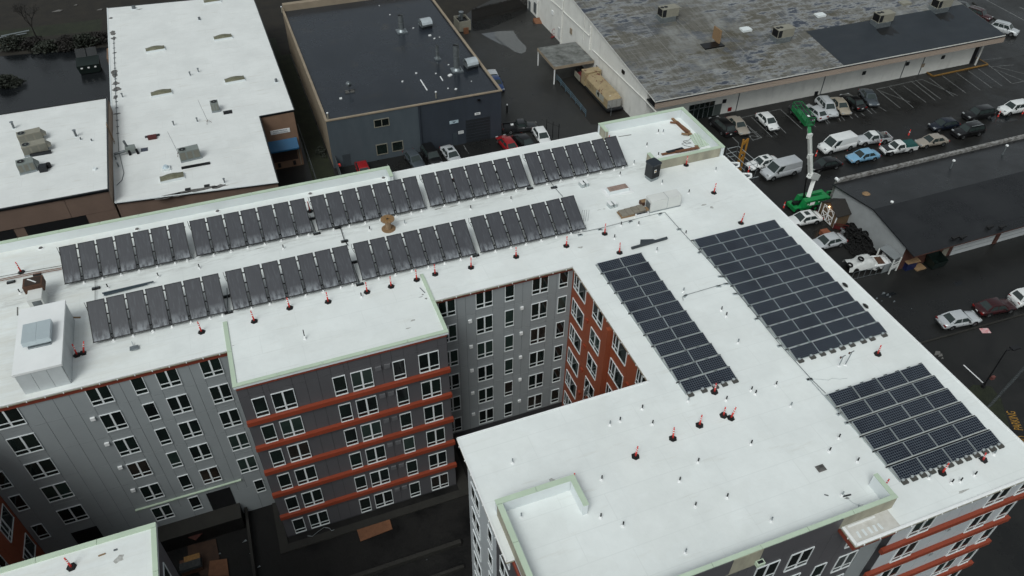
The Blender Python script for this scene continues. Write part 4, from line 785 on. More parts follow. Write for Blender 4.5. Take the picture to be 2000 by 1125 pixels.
for k in range(18): a = q[0].lerp(q[5], k / 17); cb.box(a.x - .16, a.x + .16, a.y - .06, a.y + .06, 8.31, 8.36, M_GALVD)
o = cb.build('conduit'); tag(o, 'long conduit on black blocks along the left edge of the white roof', 'pipe')
def hvac(name, label, u, v, z, sx=2.1, sy=1.15, sz=1.0, m=None, rz=0, fans=1, hood=True):
    m = m or M_HVAC; c = at(u, v, z); t = thing(name, label, 'air unit', c, rz)
    MB().box(-sx / 2 - .05, sx / 2 + .05, -sy / 2 - .05, sy / 2 + .05, 0, .22, M_GALV).build('curb', t); MB().box(-sx / 2, sx / 2, -sy / 2, sy / 2, .221, sz, m).build('case', t)
    for k in range(fans):
        fx_ = -sx / 2 + .5 + k * .8; MB().cyl((fx_, 0, sz), (fx_, 0, sz + .06), .42, .42, 16, M_HVACG).cyl((fx_, 0, sz + .061), (fx_, 0, sz + .07), .37, .37, 16, M_BLKMET).cyl((fx_, 0, sz + .071), (fx_, 0, sz + .08), .10, .10, 10, M_HVACG).build('fan', t)
    if hood: MB().add([(sx / 2, -sy / 2 + .1, .9 * sz), (sx / 2, sy / 2 - .1, .9 * sz), (sx / 2 + .45, sy / 2 - .1, .45 * sz), (sx / 2 + .45, -sy / 2 + .1, .45 * sz), (sx / 2, -sy / 2 + .1, .4 * sz), (sx / 2, sy / 2 - .1, .4 * sz)], [(0, 3, 2, 1), (0, 4, 3), (1, 2, 5), (3, 4, 5, 2)], m).build('hood', t)
    for k in range(3): MB().box(-sx / 2 + .1 + k * sx / 3, -sx / 2 + (k + 1) * sx / 3 - .1, -sy / 2 - .015, -sy / 2 - .002, .32, sz - .12, mat('dull_beige_grille', (.25, .245, .205), .6)).build('access_panel', t)  # access panels in a duller beige
    return t
hvac('rooftop_unit', 'grey-green cube air unit near the middle of the long white roof', 422, 216, 8.3, .95, .95, 1.25, M_HVACG, 0, 1, False)
hvac('rooftop_unit', 'wide grey-green air unit with a fan beside the tilted mast on the white roof', 373, 309, 8.3, 2.3, 1.1, 1.35, M_HVACG, .1, 1, False)
tag(MB().box(0, 1.1, 0, .9, 0, .03, M_BLKMET).build('black_mat', None, False, at(437, 224, 8.31)), 'small black mat beside the cube air unit', 'mat')
tag(MB().box(0, 3.2, 0, .42, 0, .12, M_BLKMET).build('black_mat', None, False, at(355, 331, 8.31)), 'long black walkway mat in front of the wide air unit', 'mat')
t = thing('duct_elbow_unit', 'grey tangle of duct elbows and pipes at the left side of the white roof', 'duct', at(258, 300, 8.3)); MB().box(-.55, .55, -.2, .45, .35, .95, M_HVACG).build('case', t); MB().cyl((-1.9, -.1, .4), (-.5, 0, .5), .16, .16, 10, M_GALVD).cyl((-.3, .2, .9), (-.45, .3, 1.7), .14, .14, 10, M_GALVD).cyl((-.2, -.3, 0), (-.2, -.1, .6), .15, .15, 10, M_BLKMET).cyl((.7, -.3, 0), (.6, -.1, .6), .15, .15, 10, M_BLKMET).build('duct', t); MB().box(1.0, 1.8, 0, .8, 0, .03, mat('blue_grey_mat', (.06, .07, .10), .6)).build('mat', t)
t = thing('dark_red_vent_box', 'small dark red square vent box with a flat grey tray', 'vent', at(298, 270, 8.3)); MB().box(-.5, .5, -.35, .3, 0, .35, mat('dark_red_metal', (.10, .012, .012), .5)).build('case', t); MB().box(-.85, .85, .31, .7, .0, .10, M_DKTRIM).build('tray', t)
for (u, v, du, dv, s) in ((407, 240, -12, -52, 'thin leaning mast with a tripod foot near the middle of the white roof'), (350, 303, -12, -33, 'thin leaning mast beside the wide air unit')):
    c = at(u, v, 8.3); t = thing('antenna_mast', s, 'antenna', c); MB().cyl((0, 0, .1), (-.45, .2, 3.2), .025, .015, 6, M_GALVD).build('mast', t)
    for k in range(3): MB().cyl((0, 0, .45), (.42 * math.cos(k * 2.1), .42 * math.sin(k * 2.1), 0), .02, .02, 5, M_RUST).build('leg', t)

# ================================================================ LEFT TALLER BROWN BUILDING
LB = thing('industrial_building', 'taller brown building with a plain white roof and shaded front at the left edge', 'building', (-25, 90, 0))
MB().box(-60, -15.85, 80.62, 101.5, 0, 9.9, M_BROWN).build('wall', LB, True); bx('side_wall', LB, -15.85, -15.80, 80.5, 101.5, 0, 9.9, mat('tan_side_wall', (.30, .22, .165), .8, var=.1))
MB().prism([(-60, 80.45), (-15.72, 80.4), (-15.95, 101.7), (-60, 101.7)], 9.905, 10.1, M_DKTRIM, None, M_ROOF2).build('roof', LB, True)
b = MB(); b.bar((-60, 80.45, 10.15), (-15.72, 80.4, 10.15), .22, .14, M_DKTRIM).bar((-15.75, 80.5, 10.15), (-15.95, 101.7, 10.15), .14, .14, M_DKTRIM).bar((-60, 101.75, 10.2), (-15.95, 101.75, 10.2), .2, .2, M_DKTRIM); b.build('roof_edge', LB, True)
for x in (-60, -40, -33, -27.6, -22.5, -17.9):
    pass
xs = [-48, -43, -38, -33, -27.6, -20.3, -15.86]
for a, c in zip(xs[:-1], xs[1:]): bx('concrete_panel', LB, a + .02, c - .02, 80.5, 80.61, 7.45, 9.88, M_BROWN)
bx('concrete_panel', LB, -18.9, -15.86, 80.52, 80.61, 0, 7.42, M_BROWN)
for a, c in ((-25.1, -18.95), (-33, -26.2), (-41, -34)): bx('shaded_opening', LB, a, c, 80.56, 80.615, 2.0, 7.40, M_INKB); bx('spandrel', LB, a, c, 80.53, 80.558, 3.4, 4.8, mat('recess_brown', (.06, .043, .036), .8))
for p in ((78 / 2.812, 705 / 2.812), (420 / 2.812, 750 / 2.812)): wvent(*p, LB, 10.1, .13, .8)
for p in ((445 / 2.812, 768 / 2.812), (505 / 2.812, 775 / 2.812)): wvent(*p, LB, 10.1, .09, .3, False)
c = at(523 / 2.812, 930 / 2.812, 10.1); MB().cyl((0, 0, 0), (0, 0, .2), .28, .2, 12, M_WALL2).build('vent_dome', LB, True, c)
hvac('rooftop_unit', 'rearmost beige air unit on the left white roof', 63, 275, 10.1, 2.5, 1.15, 1.2, M_HVAC, .16); hvac('rooftop_unit', 'middle beige air unit on the left white roof', 72, 297, 10.1, 2.5, 1.15, 1.2, M_HVAC, .16)
hvac('rooftop_unit', 'front grey-beige air unit with a dark duct on the left white roof', 56, 333, 10.1, 1.7, 1.2, 1.25, M_HVACG, .16)
tag(MB().box(0, 2.2, 0, .35, 0, .3, M_DKTRIM).build('dark_duct', None, False, at(60, 307, 10.1)), 'dark low duct between the middle and front air units', 'duct'); tag(MB().box(0, .8, 0, .9, 0, .6, M_DKTRIM).cyl((.9, .9, 0), (.9, .9, .5), .3, .3, 10, M_BLKMET).build('dark_duct', None, False, at(78, 338, 10.1)), 'dark blue-grey duct box beside the front air unit', 'duct')
# access ladder between the two roofs
t = thing('roof_ladder', 'rusty brown ladder bridging from the white roof up to the left roof', 'ladder', (-15.6, 90, 8.3)); a, c = at(224, 281, 8.35), at(207, 243, 10.6); a2, c2 = a + Vector((.0, .45, 0)), c + Vector((0, .45, 0))
MB().bar(a, c, .05, .05, M_WOOD).bar(a2, c2, .05, .05, M_WOOD).build('stringer', t, True)
b = MB()
for k in range(7): p, q = a.lerp(c, (k + .5) / 7), a2.lerp(c2, (k + .5) / 7); b.bar(p, q, .03, .03, M_WOOD)
b.build('rungs', t, True)

# ================================================================ BLACK-ROOFED BUILDING
KB = thing('commercial_building', 'blue-grey painted block building with a black bitumen roof, roller door and number sign', 'building', (21, 92, 0))
bx('wall', KB, 9.75, 33.65, 91.8, 129.0, 0, 6.95, M_BLUED); bx('side_wall', KB, 9.60, 9.75, 91.8, 129.3, 0, 7.2, M_BEIGE); bx('wall_end', KB, 33.65, 33.8, 91.8, 127, 0, 7.2, M_BLUED); bx('back_wall', KB, 9.76, 33.8, 128.4, 129.3, 0, 8.1, M_BEIGE)
MB().box(9.9, 33.55, 91.95, 128.4, 6.96, 7.05, M_BLROOF).build('roof', KB, True)
xs_ = aty(*Z(500, 0, 500, 1406)(888, 585), 91.7).x
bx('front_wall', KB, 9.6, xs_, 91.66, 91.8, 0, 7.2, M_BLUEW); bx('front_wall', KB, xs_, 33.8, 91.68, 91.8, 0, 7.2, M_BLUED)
b = MB().box(9.5, 33.9, 91.58, 91.9, 7.2, 7.36, M_BEIGE).box(9.5, 9.82, 91.9, 129.4, 7.2, 7.36, M_BEIGE).box(33.55, 33.9, 91.9, 128, 7.2, 7.36, M_BEIGE); b.build('roof_trim', KB, True)
bx('downpipe', KB, xs_ + .05, xs_ + .2, 91.5, 91.64, 0, 7.1, M_BLUED)
zk = Z(640, 200, 460, 2000); YK = 91.66
def kwin(pts, n, split=1):
    q = [aty(*zk(*p), YK) for p in pts]; x0 = min(p.x for p in q); x1 = max(p.x for p in q); z0 = min(p.z for p in q); z1 = max(p.z for p in q)
    o = MB().box(x0, x1, YK - .07, YK - .002, z0, z0 + .1, M_HVAC).box(x0, x1, YK - .07, YK - .002, z1 - .1, z1, M_HVAC).box(x0, x0 + .1, YK - .068, YK - .002, z0 + .1, z1 - .1, M_HVAC).box(x1 - .1, x1, YK - .068, YK - .002, z0 + .1, z1 - .1, M_HVAC)
    if split > 1: o.box((x0 + x1) / 2 - .05, (x0 + x1) / 2 + .05, YK - .066, YK - .002, z0 + .1, z1 - .1, M_HVAC)
    o = o.build('window', KB, True); w = (x1 - x0 - .2) / split
    for k in range(split):
        l = x0 + .1 + k * w; pn = MB().box(l, l + w, YK - .03, YK - .002, z0 + .1, z1 - .1, M_GLASS).build('pane', o)
kwin([(388, 150), (520, 195), (395, 195), (520, 128)], 1, 2); kwin([(412, 360), (505, 350), (418, 445), (512, 432)], 1); kwin([(545, 338), (638, 325), (550, 420), (640, 402)], 1)
fr4(KB, 'door', YK, [(125, 445), (188, 435), (200, 545), (140, 560)], mat('blue_grey_door', (.062, .075, .088), .5), .04, zk)
fr4(KB, 'door', YK + .02, [(1062, 262), (1165, 252), (1172, 355), (1070, 370)], M_BLUED, .04, zk); fr4(KB, 'door', YK + .02, [(1062, 262), (1100, 258), (1105, 362), (1070, 370)], mat('lighter_blue_door', (.055, .07, .085), .5), .05, zk)
o, e = fr4(KB, 'roller_door', YK + .02, [(1172, 155), (1375, 118), (1380, 305), (1180, 340)], M_BLUEDD, .03, zk)
for k in range(1, 8): z = e[2] + (e[3] - e[2]) * k / 8; bx('door_rib', KB, e[0], e[1], YK - .03, YK - .012, z - .02, z + .02, M_BLUED)
def sign(pts, m=M_WHITE):
    q = [aty(*zk(*p), YK) for p in pts]; x0 = min(p.x for p in q); x1 = max(p.x for p in q); z0 = sum(sorted(p.z for p in q)[:2]) / 2; z1 = sum(sorted(p.z for p in q)[2:]) / 2
    bx('sign_plate', KB, x0, x1, YK - .05, YK - .01, z0, z1, m); return (x0 + x1) / 2, (z0 + z1) / 2, x1 - x0, z1 - z0
x, z, w, h = sign([(1248, 90), (1295, 82), (1250, 108), (1296, 100)]); text('lettering', '850', h * .8, M_INKB, KB, (x, YK - .056, z), (PI / 2, 0, 0), 1.1)
x, z, w, h = sign([(1034, 158), (1108, 148), (1036, 183), (1110, 172)], mat('pale_blue_sign', (.45, .56, .62), .5)); MB().add([(x - .28, YK - .055, z + .12), (x - .02, YK - .055, z - .14), (x + .02, YK - .055, z - .14), (x + .28, YK - .055, z + .12), (x, YK - .055, z + .04)], [(0, 1, 2, 3, 4)], M_INK).build('emblem', KB, True); bx('print_line', KB, x - .55, x + .55, YK - .056, YK - .052, z - .28, z - .22, M_INK)
x, z, w, h = sign([(1108, 245), (1152, 238), (1110, 268), (1154, 262)])
for k in (-.12, .02, .14): bx('print_line', KB, x - w * .38, x + w * .38, YK - .056, YK - .052, z + k - .02, z + k + .02, M_GALVD)
c = aty(*Z(500, 0, 500, 1406)(1222, 547), YK); bx('wall_light', KB, c.x - .18, c.x + .18, YK - .3, YK - .02, c.z - .1, c.z + .1, M_BLKMET)
zw = Z(500, 0, 500, 1406)
def katz(a, b_): return at(*zw(a, b_), 7.05)
def stack(a, b_, r, h, label):
    c = katz(a, b_); t = thing('exhaust_stack', label, 'chimney', c); MB().box(-r * 1.9, r * 1.9, -r * 1.9, r * 1.9, 0, .18, M_GALV).build('curb', t)
    MB().cyl((0, 0, .18), (0, 0, .5), r * 1.55, r * 1.1, 14, M_GALV).build('flashing', t); MB().cyl((0, 0, .5), (0, 0, h), r, r, 16, M_GALVD, False).cyl((0, 0, h * .55), (0, 0, h * .55 + .06), r * 1.06, r * 1.06, 16, M_GALV).cyl((0, 0, h - .06), (0, 0, h), r * 1.07, r * 1.07, 16, M_GALV, False).cyl((0, 0, h - .2), (0, 0, h - .15), r * .97, r * .97, 14, M_BLACK).build('stack_pipe', t)
stack(800, 175, .42, 2.7, 'wide galvanised stack at the back of the black roof'); stack(1103, 388, .42, 3.9, 'tallest galvanised stack near the front right of the black roof'); stack(997, 325, .22, 2.2, 'thin galvanised stack between the two wide ones')
for (a, b_, s) in ((932, 150, 'rear'), (1180, 372, 'front right')):
    c = katz(a, b_); t = thing('exhaust_fan', 'white hooded exhaust fan on a dark curb at the %s of the black roof' % s, 'roof fan', c, .12); MB().box(-.6, .6, -.5, .5, 0, .3, M_DKTRIM).box(-.68, .68, -.55, .55, .3, .36, M_GALV).build('curb', t)
    t.scale = (1.4, 1.4, 1.4); b = MB(); n = 6
    for k in range(n): a0, a1 = PI * k / n, PI * (k + 1) / n; b.add([(-.62, -.62 * math.cos(a0), .55 + .5 * math.sin(a0)), (.62, -.62 * math.cos(a0), .55 + .5 * math.sin(a0)), (.62, -.62 * math.cos(a1), .55 + .5 * math.sin(a1)), (-.62, -.62 * math.cos(a1), .55 + .5 * math.sin(a1))], [(0, 1, 2, 3)], mat('bright_zinc', (.55, .60, .63), .3, .4), True)
    b.box(-.6, .6, -.6, .6, .37, .55, M_GALVD); b.build('hood', t)
c = katz(515, 505); t = thing('satellite_dish', 'small grey satellite dish on a ballasted frame on the black roof', 'satellite dish', c); MB().box(-.6, -.1, -.3, .3, 0, .18, M_CONC).box(.1, .6, -.3, .3, 0, .18, M_CONC).box(-.7, .7, -.04, .04, .18, .24, M_BLKMET).build('ballast_frame', t); MB().cyl((0, 0, .2), (0, 0, 1.1), .04, .04, 8, M_GALVD).build('mast', t); MB().lathe([(.02, -.1), (.22, -.06), (.38, .02), (.40, .04)], 16, M_GALV, Matrix.Translation((0, -.1, 1.25)) @ Matrix.Rotation(math.radians(60), 4, 'X')).build('dish', t)
for i, (a, b_, w, h) in enumerate(((955, 197, .3, .18), (980, 213, .2, .12), (1008, 206, .12, .1), (864, 156, .2, .1), (736, 82, .15, .1), (1066, 416, .42, .22), (805, 450, .2, .15), (466, 543, .26, .2), (880, 404, .2, .15), (988, 405, .15, .1), (1055, 487, .14, .12), (1098, 491, .25, .12), (1183, 448, .1, .1), (1058, 357, .15, .1), (677, 32, .12, .1))):
    c = katz(a, b_); o = link('vent_flashing', ubox(M_WHITE), KB, True, (c.x, c.y, 7.1), (0, 0, random.uniform(0, 1)), (w * 1.3, w, h))
for (a, b_, c_, d_) in ((903, 440, 940, 498), (1012, 422, 1026, 445)): p, q = katz(a, b_), katz(c_, d_); tag(MB().bar(p + Vector((0, 0, .06)), q + Vector((0, 0, .06)), .14, .08, M_WHITE).build('white_batten'), 'white batten lying on the black roof, ' + ('longer one' if a < 1000 else 'shorter one nearer the tall stack'), 'batten')
for (a, b_) in ((398, 660), (990, 543), (145, 72)): c = katz(a, b_); MB().cyl((0, 0, .1), (0, 0, 1.0), .09, .09, 8, M_HVAC).cyl((0, 0, 1.0), (0, 0, 1.1), .13, .13, 8, M_WHITE).build('vent_pipe', KB, True, c)

# ================================================================ WAREHOUSE
WH = thing('warehouse', 'large off-white warehouse with a mottled old roof and newer dark roofing on part', 'building', (85, 100, 0))
def wz(y): return 6.0 + (y - 83.8) * .117
X0, X1, Y0, Y1, YW = 53.7, 117.3, 83.8, 150.0, 86.4
b = MB(); b.add([(X0 + .2, YW, 0), (X1 - 1.2, YW, 0), (X1 - 1.2, Y1, 0), (X0 + .2, Y1, 0), (X0 + .2, YW, wz(YW) - .3), (X1 - 1.2, YW, wz(YW) - .3), (X1 - 1.2, Y1, wz(Y1) - .3), (X0 + .2, Y1, wz(Y1) - .3)], [(0, 1, 5, 4), (1, 2, 6, 5), (2, 3, 7, 6), (3, 0, 4, 7)], M_WARE); b.build('wall', WH, True)
def slope(x0, x1, y0, y1, dz, th, m, name, side=None):
    v = [(x, y, wz(y) + dz + t) for t in (0, th) for (x, y) in ((x0, y0), (x1, y0), (x1, y1), (x0, y1))]
    b = MB(); b.add(v, [(0, 3, 2, 1), (0, 1, 5, 4), (1, 2, 6, 5), (2, 3, 7, 6), (3, 0, 4, 7)], side or m); b.add(v, [(4, 5, 6, 7)], m); return b.build(name, WH, True)
slope(X0, X1, Y0, Y1, -.22, .22, M_OLDROOF, 'roof', M_WARE); slope(85.6, X1 - .1, Y0 + .05, 93.6, .005, .02, M_BLROOF3, 'new_roofing')
for k in range(3): bx('fascia_board', WH, X0, X1, Y0 - .08 - .02 * k, Y0 - .002, 5.72 - .30 * (k + 1) + .02, 5.72 - .30 * k, M_WARESOF)
bx('soffit', WH, X0 + .1, X1, Y0, YW, 4.98, 5.02, M_DKTRIM); bx('gutter', WH, X0, X1, Y0 - .14, Y0 - .01, 5.74, 5.84, M_DKTRIM)
zx = Z(1340, 170, 420, 2000); zy = Z(1640, 0, 360, 2000)
def wfr(name, zf, pts, m, d=.05): return fr4(WH, name, YW, pts, m, d, zf)
o, e = wfr('storefront', zx, [(25, 215), (250, 130), (235, 285), (100, 310)], M_GLASS, .05)
for k in range(6): x = e[0] + (e[1] - e[0]) * k / 5; bx('mullion', WH, x - .05, x + .05, YW - .1, YW - .05, e[2], e[3], M_GALVD)
bx('mullion', WH, e[0], e[1], YW - .1, YW - .052, (e[2] + e[3]) / 2 + .6, (e[2] + e[3]) / 2 + .7, M_GALVD)
wfr('door', zx, [(268, 165), (325, 160), (310, 265), (258, 275)], mat('grey_green_door', (.10, .12, .115), .5))
for pts, zf in (([(485, 80), (492, 75), (465, 228), (458, 232)], zx), ([(1262, 0), (1268, 0), (1245, 65), (1240, 70)], zx), ([(718, 655), (724, 655), (660, 840), (655, 842)], zy), ([(922, 618), (928, 618), (858, 800), (852, 803)], zy)):
    q = [aty(*zf(*p), YW) for p in pts]; x = sum(p.x for p in q) / 4; bx('downpipe', WH, x - .05, x + .05, YW - .10, YW - .004, 0, 4.9, M_GALVD)
for p, zf, m_ in (((355, 130), zx, M_DKTRIM), ((403, 205), zx, M_RED), ((262, 790), zy, M_DKTRIM), ((735, 690), zy, M_DKTRIM), ((1120, 618), zy, M_DKTRIM), ((900, 708), zy, M_BEIGE), ((1208, 55), zx, M_DKTRIM)): c = aty(*zf(*p), YW); bx('wall_box', WH, c.x - .3, c.x + .3, YW - .12, YW - .01, c.z - .3, c.z + .3, m_)
bx('corner_post', WH, 115.75, 115.95, 85.6, 85.8, 0, 5, M_WARE); bx('shaded_recess', WH, 115.2, 116.08, YW - .02, YW - .003, 0, 4.9, M_INKB)
# west side wall: gutters, pipes, boxes, tall ribs
WX = X0 + .2
def wb(name, u, v, sy, sz, m, d=.15): c = atx(u, v, WX); bx(name, WH, WX - d, WX - .004, c.y - sy, c.y + sy, c.z - sz, c.z + sz, m)
zv = Z(860, 0, 400, 1875)
for pts in (((1010, 0), (1120, 95)), ((1120, 100), (1365, 330)), ((1390, 455), (1880, 925)), ((1880, 925), (1990, 1040))):
    a, c = atx(*zv(*pts[0]), WX - .1), atx(*zv(*pts[1]), WX - .1); MB().bar(a, c, .12, .12, M_WARE).build('ledge_pipe', WH, True)
for (a, b_), (c_, d_) in (((893, 0), (885, 180)), ((1125, 0), (1100, 400)), ((1380, 240), (1365, 460)), ((1322, 140), (1310, 370)), ((1350, 560), (1348, 655))):
    p, q = atx(*zv(a, b_), WX - .12), atx(*zv(c_, d_), WX - .12); MB().cyl((WX - .12, p.y, p.z), (WX - .12, q.y if abs(q.y - p.y) < 1.5 else p.y, q.z), .13 if a in (1125, 1380, 893) else .05, None, 8, M_WARE).build('wall_pipe', WH, True)
for (a, b_, sy, sz, m_) in ((1030, 115, .35, .35, M_WHITE), (1200, 285, .35, .45, M_BEIGE), (1440, 650, .4, .8, M_GALVD), (1465, 680, .25, .3, M_GALVD), (1678, 658, .4, .25, M_BLKMET), (1090, 300, .4, .9, mat('white_door', (.55, .56, .55), .5)), (870, 70, .5, .9, M_GALVD), (820, 55, .4, .9, M_GALVD)): wb('wall_box', *zv(a, b_), sy, sz, m_)
def atw(u, v):
    d = ray(u, v); t = (6.0 - 83.8 * .117 - CAM.z + CAM.y * .117) / (d.z - d.y * .117); return CAM + d * t
for (u, v, s, blk) in ((1300, 38, 'standing alone on the mottled roof', 0), (1523, 78, 'at the left end of the newer dark roofing', 0), (1718, 48, 'at the back edge of the newer dark roofing', 1), (1832, 20, 'at the far right corner of the warehouse roof', 1)):
    c = atw(u, v); t = thing('rooftop_unit', 'beige twin-fan air unit ' + s, 'air unit', c); MB().box(-1.3, 1.3, -.9, .9, -.3, .7, M_GALV).build('curb', t); MB().box(-1.2, 1.7, -.8, .8, .705, 2.0, M_HVAC).build('case', t)
    MB().add([(-1.21, -.7, .8), (-1.21, .7, .8), (-1.21, .7, 1.9), (-1.21, -.7, 1.9)], [(0, 1, 2, 3)], M_BLKMET).build('coil', t); MB().add([(1.7, -.7, 1.98), (1.7, .7, 1.98), (2.3, .7, 1.75), (2.3, -.7, 1.75)], [(0, 3, 2, 1)], M_HVAC).build('hood', t); MB().box(-1.15, -.5, -.81, -.802, .8, 1.9, M_DKTRIM).build('coil', t)
    for k in (-.85, -.2): MB().cyl((k, .1, 2.0), (k, .1, 2.05), .3, .3, 12, M_BLKMET).build('fan', t)
    if blk:
        pts = [(-1.6, -1.0)] + [(-1.8 + i * .45, -2.6 - random.uniform(-.3, .9)) for i in range(8)] + [(1.5, -1.0)]
        b = MB(); b.add([(c.x + x, c.y + y, wz(c.y + y) + .034) for x, y in pts], [tuple(range(len(pts)))], mat('fresh_black_tar', (.006, .006, .007), .35)); b.build('tar_patch', WH, True)
for (u, v, s) in ((1284 / 2.812 + 1000, 165 / 2.812, .8), (1500 + 285 / 2.812, 85 / 2.812, .8), (1500 + 750 / 2.812, 18 / 2.812, .9), (1454, 58, .7)): c = atw(u, v); MB().box(-s, s, -s * .7, s * .7, -.1, .25, M_WALL2 if s < .85 else M_HVAC).build('roof_hatch', WH, True, c)
c = atw(1390, 85); MB().box(-1.9, 1.5, -1.3, 1.2, -.3, .045, M_BLKMET).build('tar_patch', WH, True, c); c = atw(1398, 80); t = thing('leaning_board', 'tall brown board standing on a black patch on the warehouse roof', 'board', c); MB().box(-.1, .1, -1, 1, 0, 2.0, M_WOOD).build('board', t)
for i in range(2):
    pass
# covered loading bay and its posts
CN = thing('loading_canopy', 'open flat canopy with a patched grey roof on white posts against the warehouse wall', 'canopy', (47, 104, 0))
MB().box(46.9, 53.75, 103.3, 110.4, 2.55, 3.0, M_BEIGE).box(46.95, 53.7, 103.35, 110.35, 3.0, 3.03, M_CANROOF).build('roof', CN, True)
for (x, y) in ((47.05, 103.45), (47.05, 110.2)): MB().box(x - .08, x + .08, y - .08, y + .08, 0, 2.55, M_WHITE).build('post', CN, True)
p = [at(*zv(*q), 0) for q in ((1060, 735), (1330, 1070))]; RL = thing('blue_railing', 'pale blue steel railing along the edge of the loading dock', 'railing', p[0]); b = MB()
for z in (.5, .8, 1.1): b.bar(p[0] + Vector((0, 0, z)), p[1] + Vector((0, 0, z)), .05, .05, mat('faded_blue_paint', (.10, .17, .22), .5))
b.build('rail', RL, True)
for k in range(7): q = p[0].lerp(p[1], k / 6); bx('post', RL, q.x - .03, q.x + .03, q.y - .03, q.y + .03, 0, 1.1, MATS['faded_blue_paint'])
q = [at(*zv(*p), 0) for p in ((1060, 740), (1400, 640), (1730, 1060), (1560, 1140), (1380, 1140))]; sheet('loading_dock_floor', [(p.x, p.y) for p in q], .012, mat('dark_wet_dock', (.008, .008, .008), .6, var=.0, scale=.4, col2=(.020, .016, .012)))
p = [at(*zv(*q), 0) for q in ((1250, 690), (1560, 1060))]; FC = thing('chain_fence', 'dark chain link fence along the middle of the loading dock', 'fence', p[0]); b = MB(); b.bar(p[0] + Vector((0, 0, 1.3)), p[1] + Vector((0, 0, 1.3)), .05, .05, M_GALVD); b.build('rail', FC, True)
for k in range(8): q = p[0].lerp(p[1], k / 7); bx('post', FC, q.x - .035, q.x + .035, q.y - .035, q.y + .035, 0, 1.35, M_GALVD)
# old cream rail car
RV = thing('rail_car', 'old cream hopper-like rail car with rust patches parked beside the warehouse wall', 'rail car', (52.2, 92.6, 0))
cr = mat('cream_rusty_paint', (.40, .31, .18), .6, var=.15, scale=1.2); mix_into(cr, noise_fac(cr, .9, .58, .61, detail=8, rough=.75, offs=(4, 1, 2)), (.09, .016, .009)); crw = mat('pale_grey_end_paint', (.30, .29, .27), .6, var=.12)
L_, w_, zb, ze, zt_ = 7.6, 1.15, .65, 2.0, 2.6
b = MB(); V = [(-w_, 0, zb), (w_, 0, zb), (w_, 0, ze), (-w_, 0, ze), (-w_, L_, zb), (w_, L_, zb), (w_, L_, ze), (-w_, L_, ze), (-w_ + .55, .7, zt_), (w_ - .3, .7, zt_), (w_ - .3, L_, zt_), (-w_ + .55, L_, zt_)]
b.add(V, [(0, 4, 7, 3), (1, 2, 6, 5), (3, 7, 11, 8), (2, 9, 10, 6), (3, 8, 9, 2), (8, 11, 10, 9), (4, 5, 6, 10, 11, 7)], cr); b.add(V, [(0, 3, 2, 1)], crw); b.build('body', RV)
for x in (-.75, 0, .75): MB().box(x - .3, x + .3, -.03, -.003, zb + .1, ze - .12, mat('end_door_paint', (.36, .36, .34), .6)).build('end_door', RV)
MB().box(-1.4, 1.4, L_ + .01, L_ + 1.3, zb, 2.7, cr).box(-1.4, 1.4, L_ - .05, L_ + 1.4, 2.7, 2.82, cr).build('cab', RV); MB().box(-1.35, 1.2, L_ + 1.42, L_ + 2.9, zb, 1.6, mat('worn_red_deck', (.12, .012, .015), .6)).box(-1.45, -1.36, L_ + 1.6, L_ + 3.7, .6, 1.5, M_HVAC).build('end_platform', RV)
MB().box(-1.35, 1.35, -.5, L_ + 2.9, .40, .64, M_DKTRIM).build('frame', RV)
for y in (.6, 2.2, 7.6, 9.2):
    for x in (-.8, .8): MB().cyl((x - .06, y, .42), (x + .06, y, .42), .42, .42, 14, M_BLKMET).build('wheel', RV)
MB().cyl((-w_ - .012, 3.4, 1.45), (-w_ - .002, 3.4, 1.45), .55, .55, 20, mat('pale_emblem_ground', (.42, .42, .36), .6)).build('round_emblem', RV); MB().box(-w_ - .012, -w_ - .002, 1.3, 3.2, 1.0, 1.95, MATS['pale_emblem_ground']).box(-w_ - .016, -w_ - .013, 3.2, 3.6, 1.3, 1.65, M_DKTRIM).build('emblem_panel', RV)
MB().box(-.7, -.4, .5, .9, 2.4, 2.46, M_WHITE).build('white_plate', RV)
# red trolley and frame by the wall, ramp plate
for (a, b_, s, m_) in ((1040, 345, 'red', M_RED), (1025, 285, 'pinkish', mat('faded_red', (.28, .12, .09), .6))):
    c = at(*zv(a, b_), 0); tag(MB().tube([(-.4, 0, .1), (-.4, 0, 1.4), (.1, .3, 1.5), (.4, .6, 1.0), (.4, .6, .1)], .04, 6, m_).bar((-.5, 0, .1), (.5, .5, .1), .3, .08, m_).tube([(-.4, 0, .6), (.4, .6, .6)], .04, 6, m_).build('hand_truck', None, False, c), s + ' tubular hand truck standing near the warehouse wall', 'trolley')
c = at(*zv(900, 205), 0); tag(MB().add([(-.8, -.5, .02), (.9, -.9, .02), (.9, .6, .6), (-.8, .8, .6), (-.8, .8, 0), (.9, .6, 0)], [(0, 1, 2, 3), (3, 2, 5, 4), (0, 3, 4), (1, 5, 2)], M_PLY).build('dock_ramp', None, False, c), 'small brown ramp plate at the foot of the warehouse wall', 'ramp')
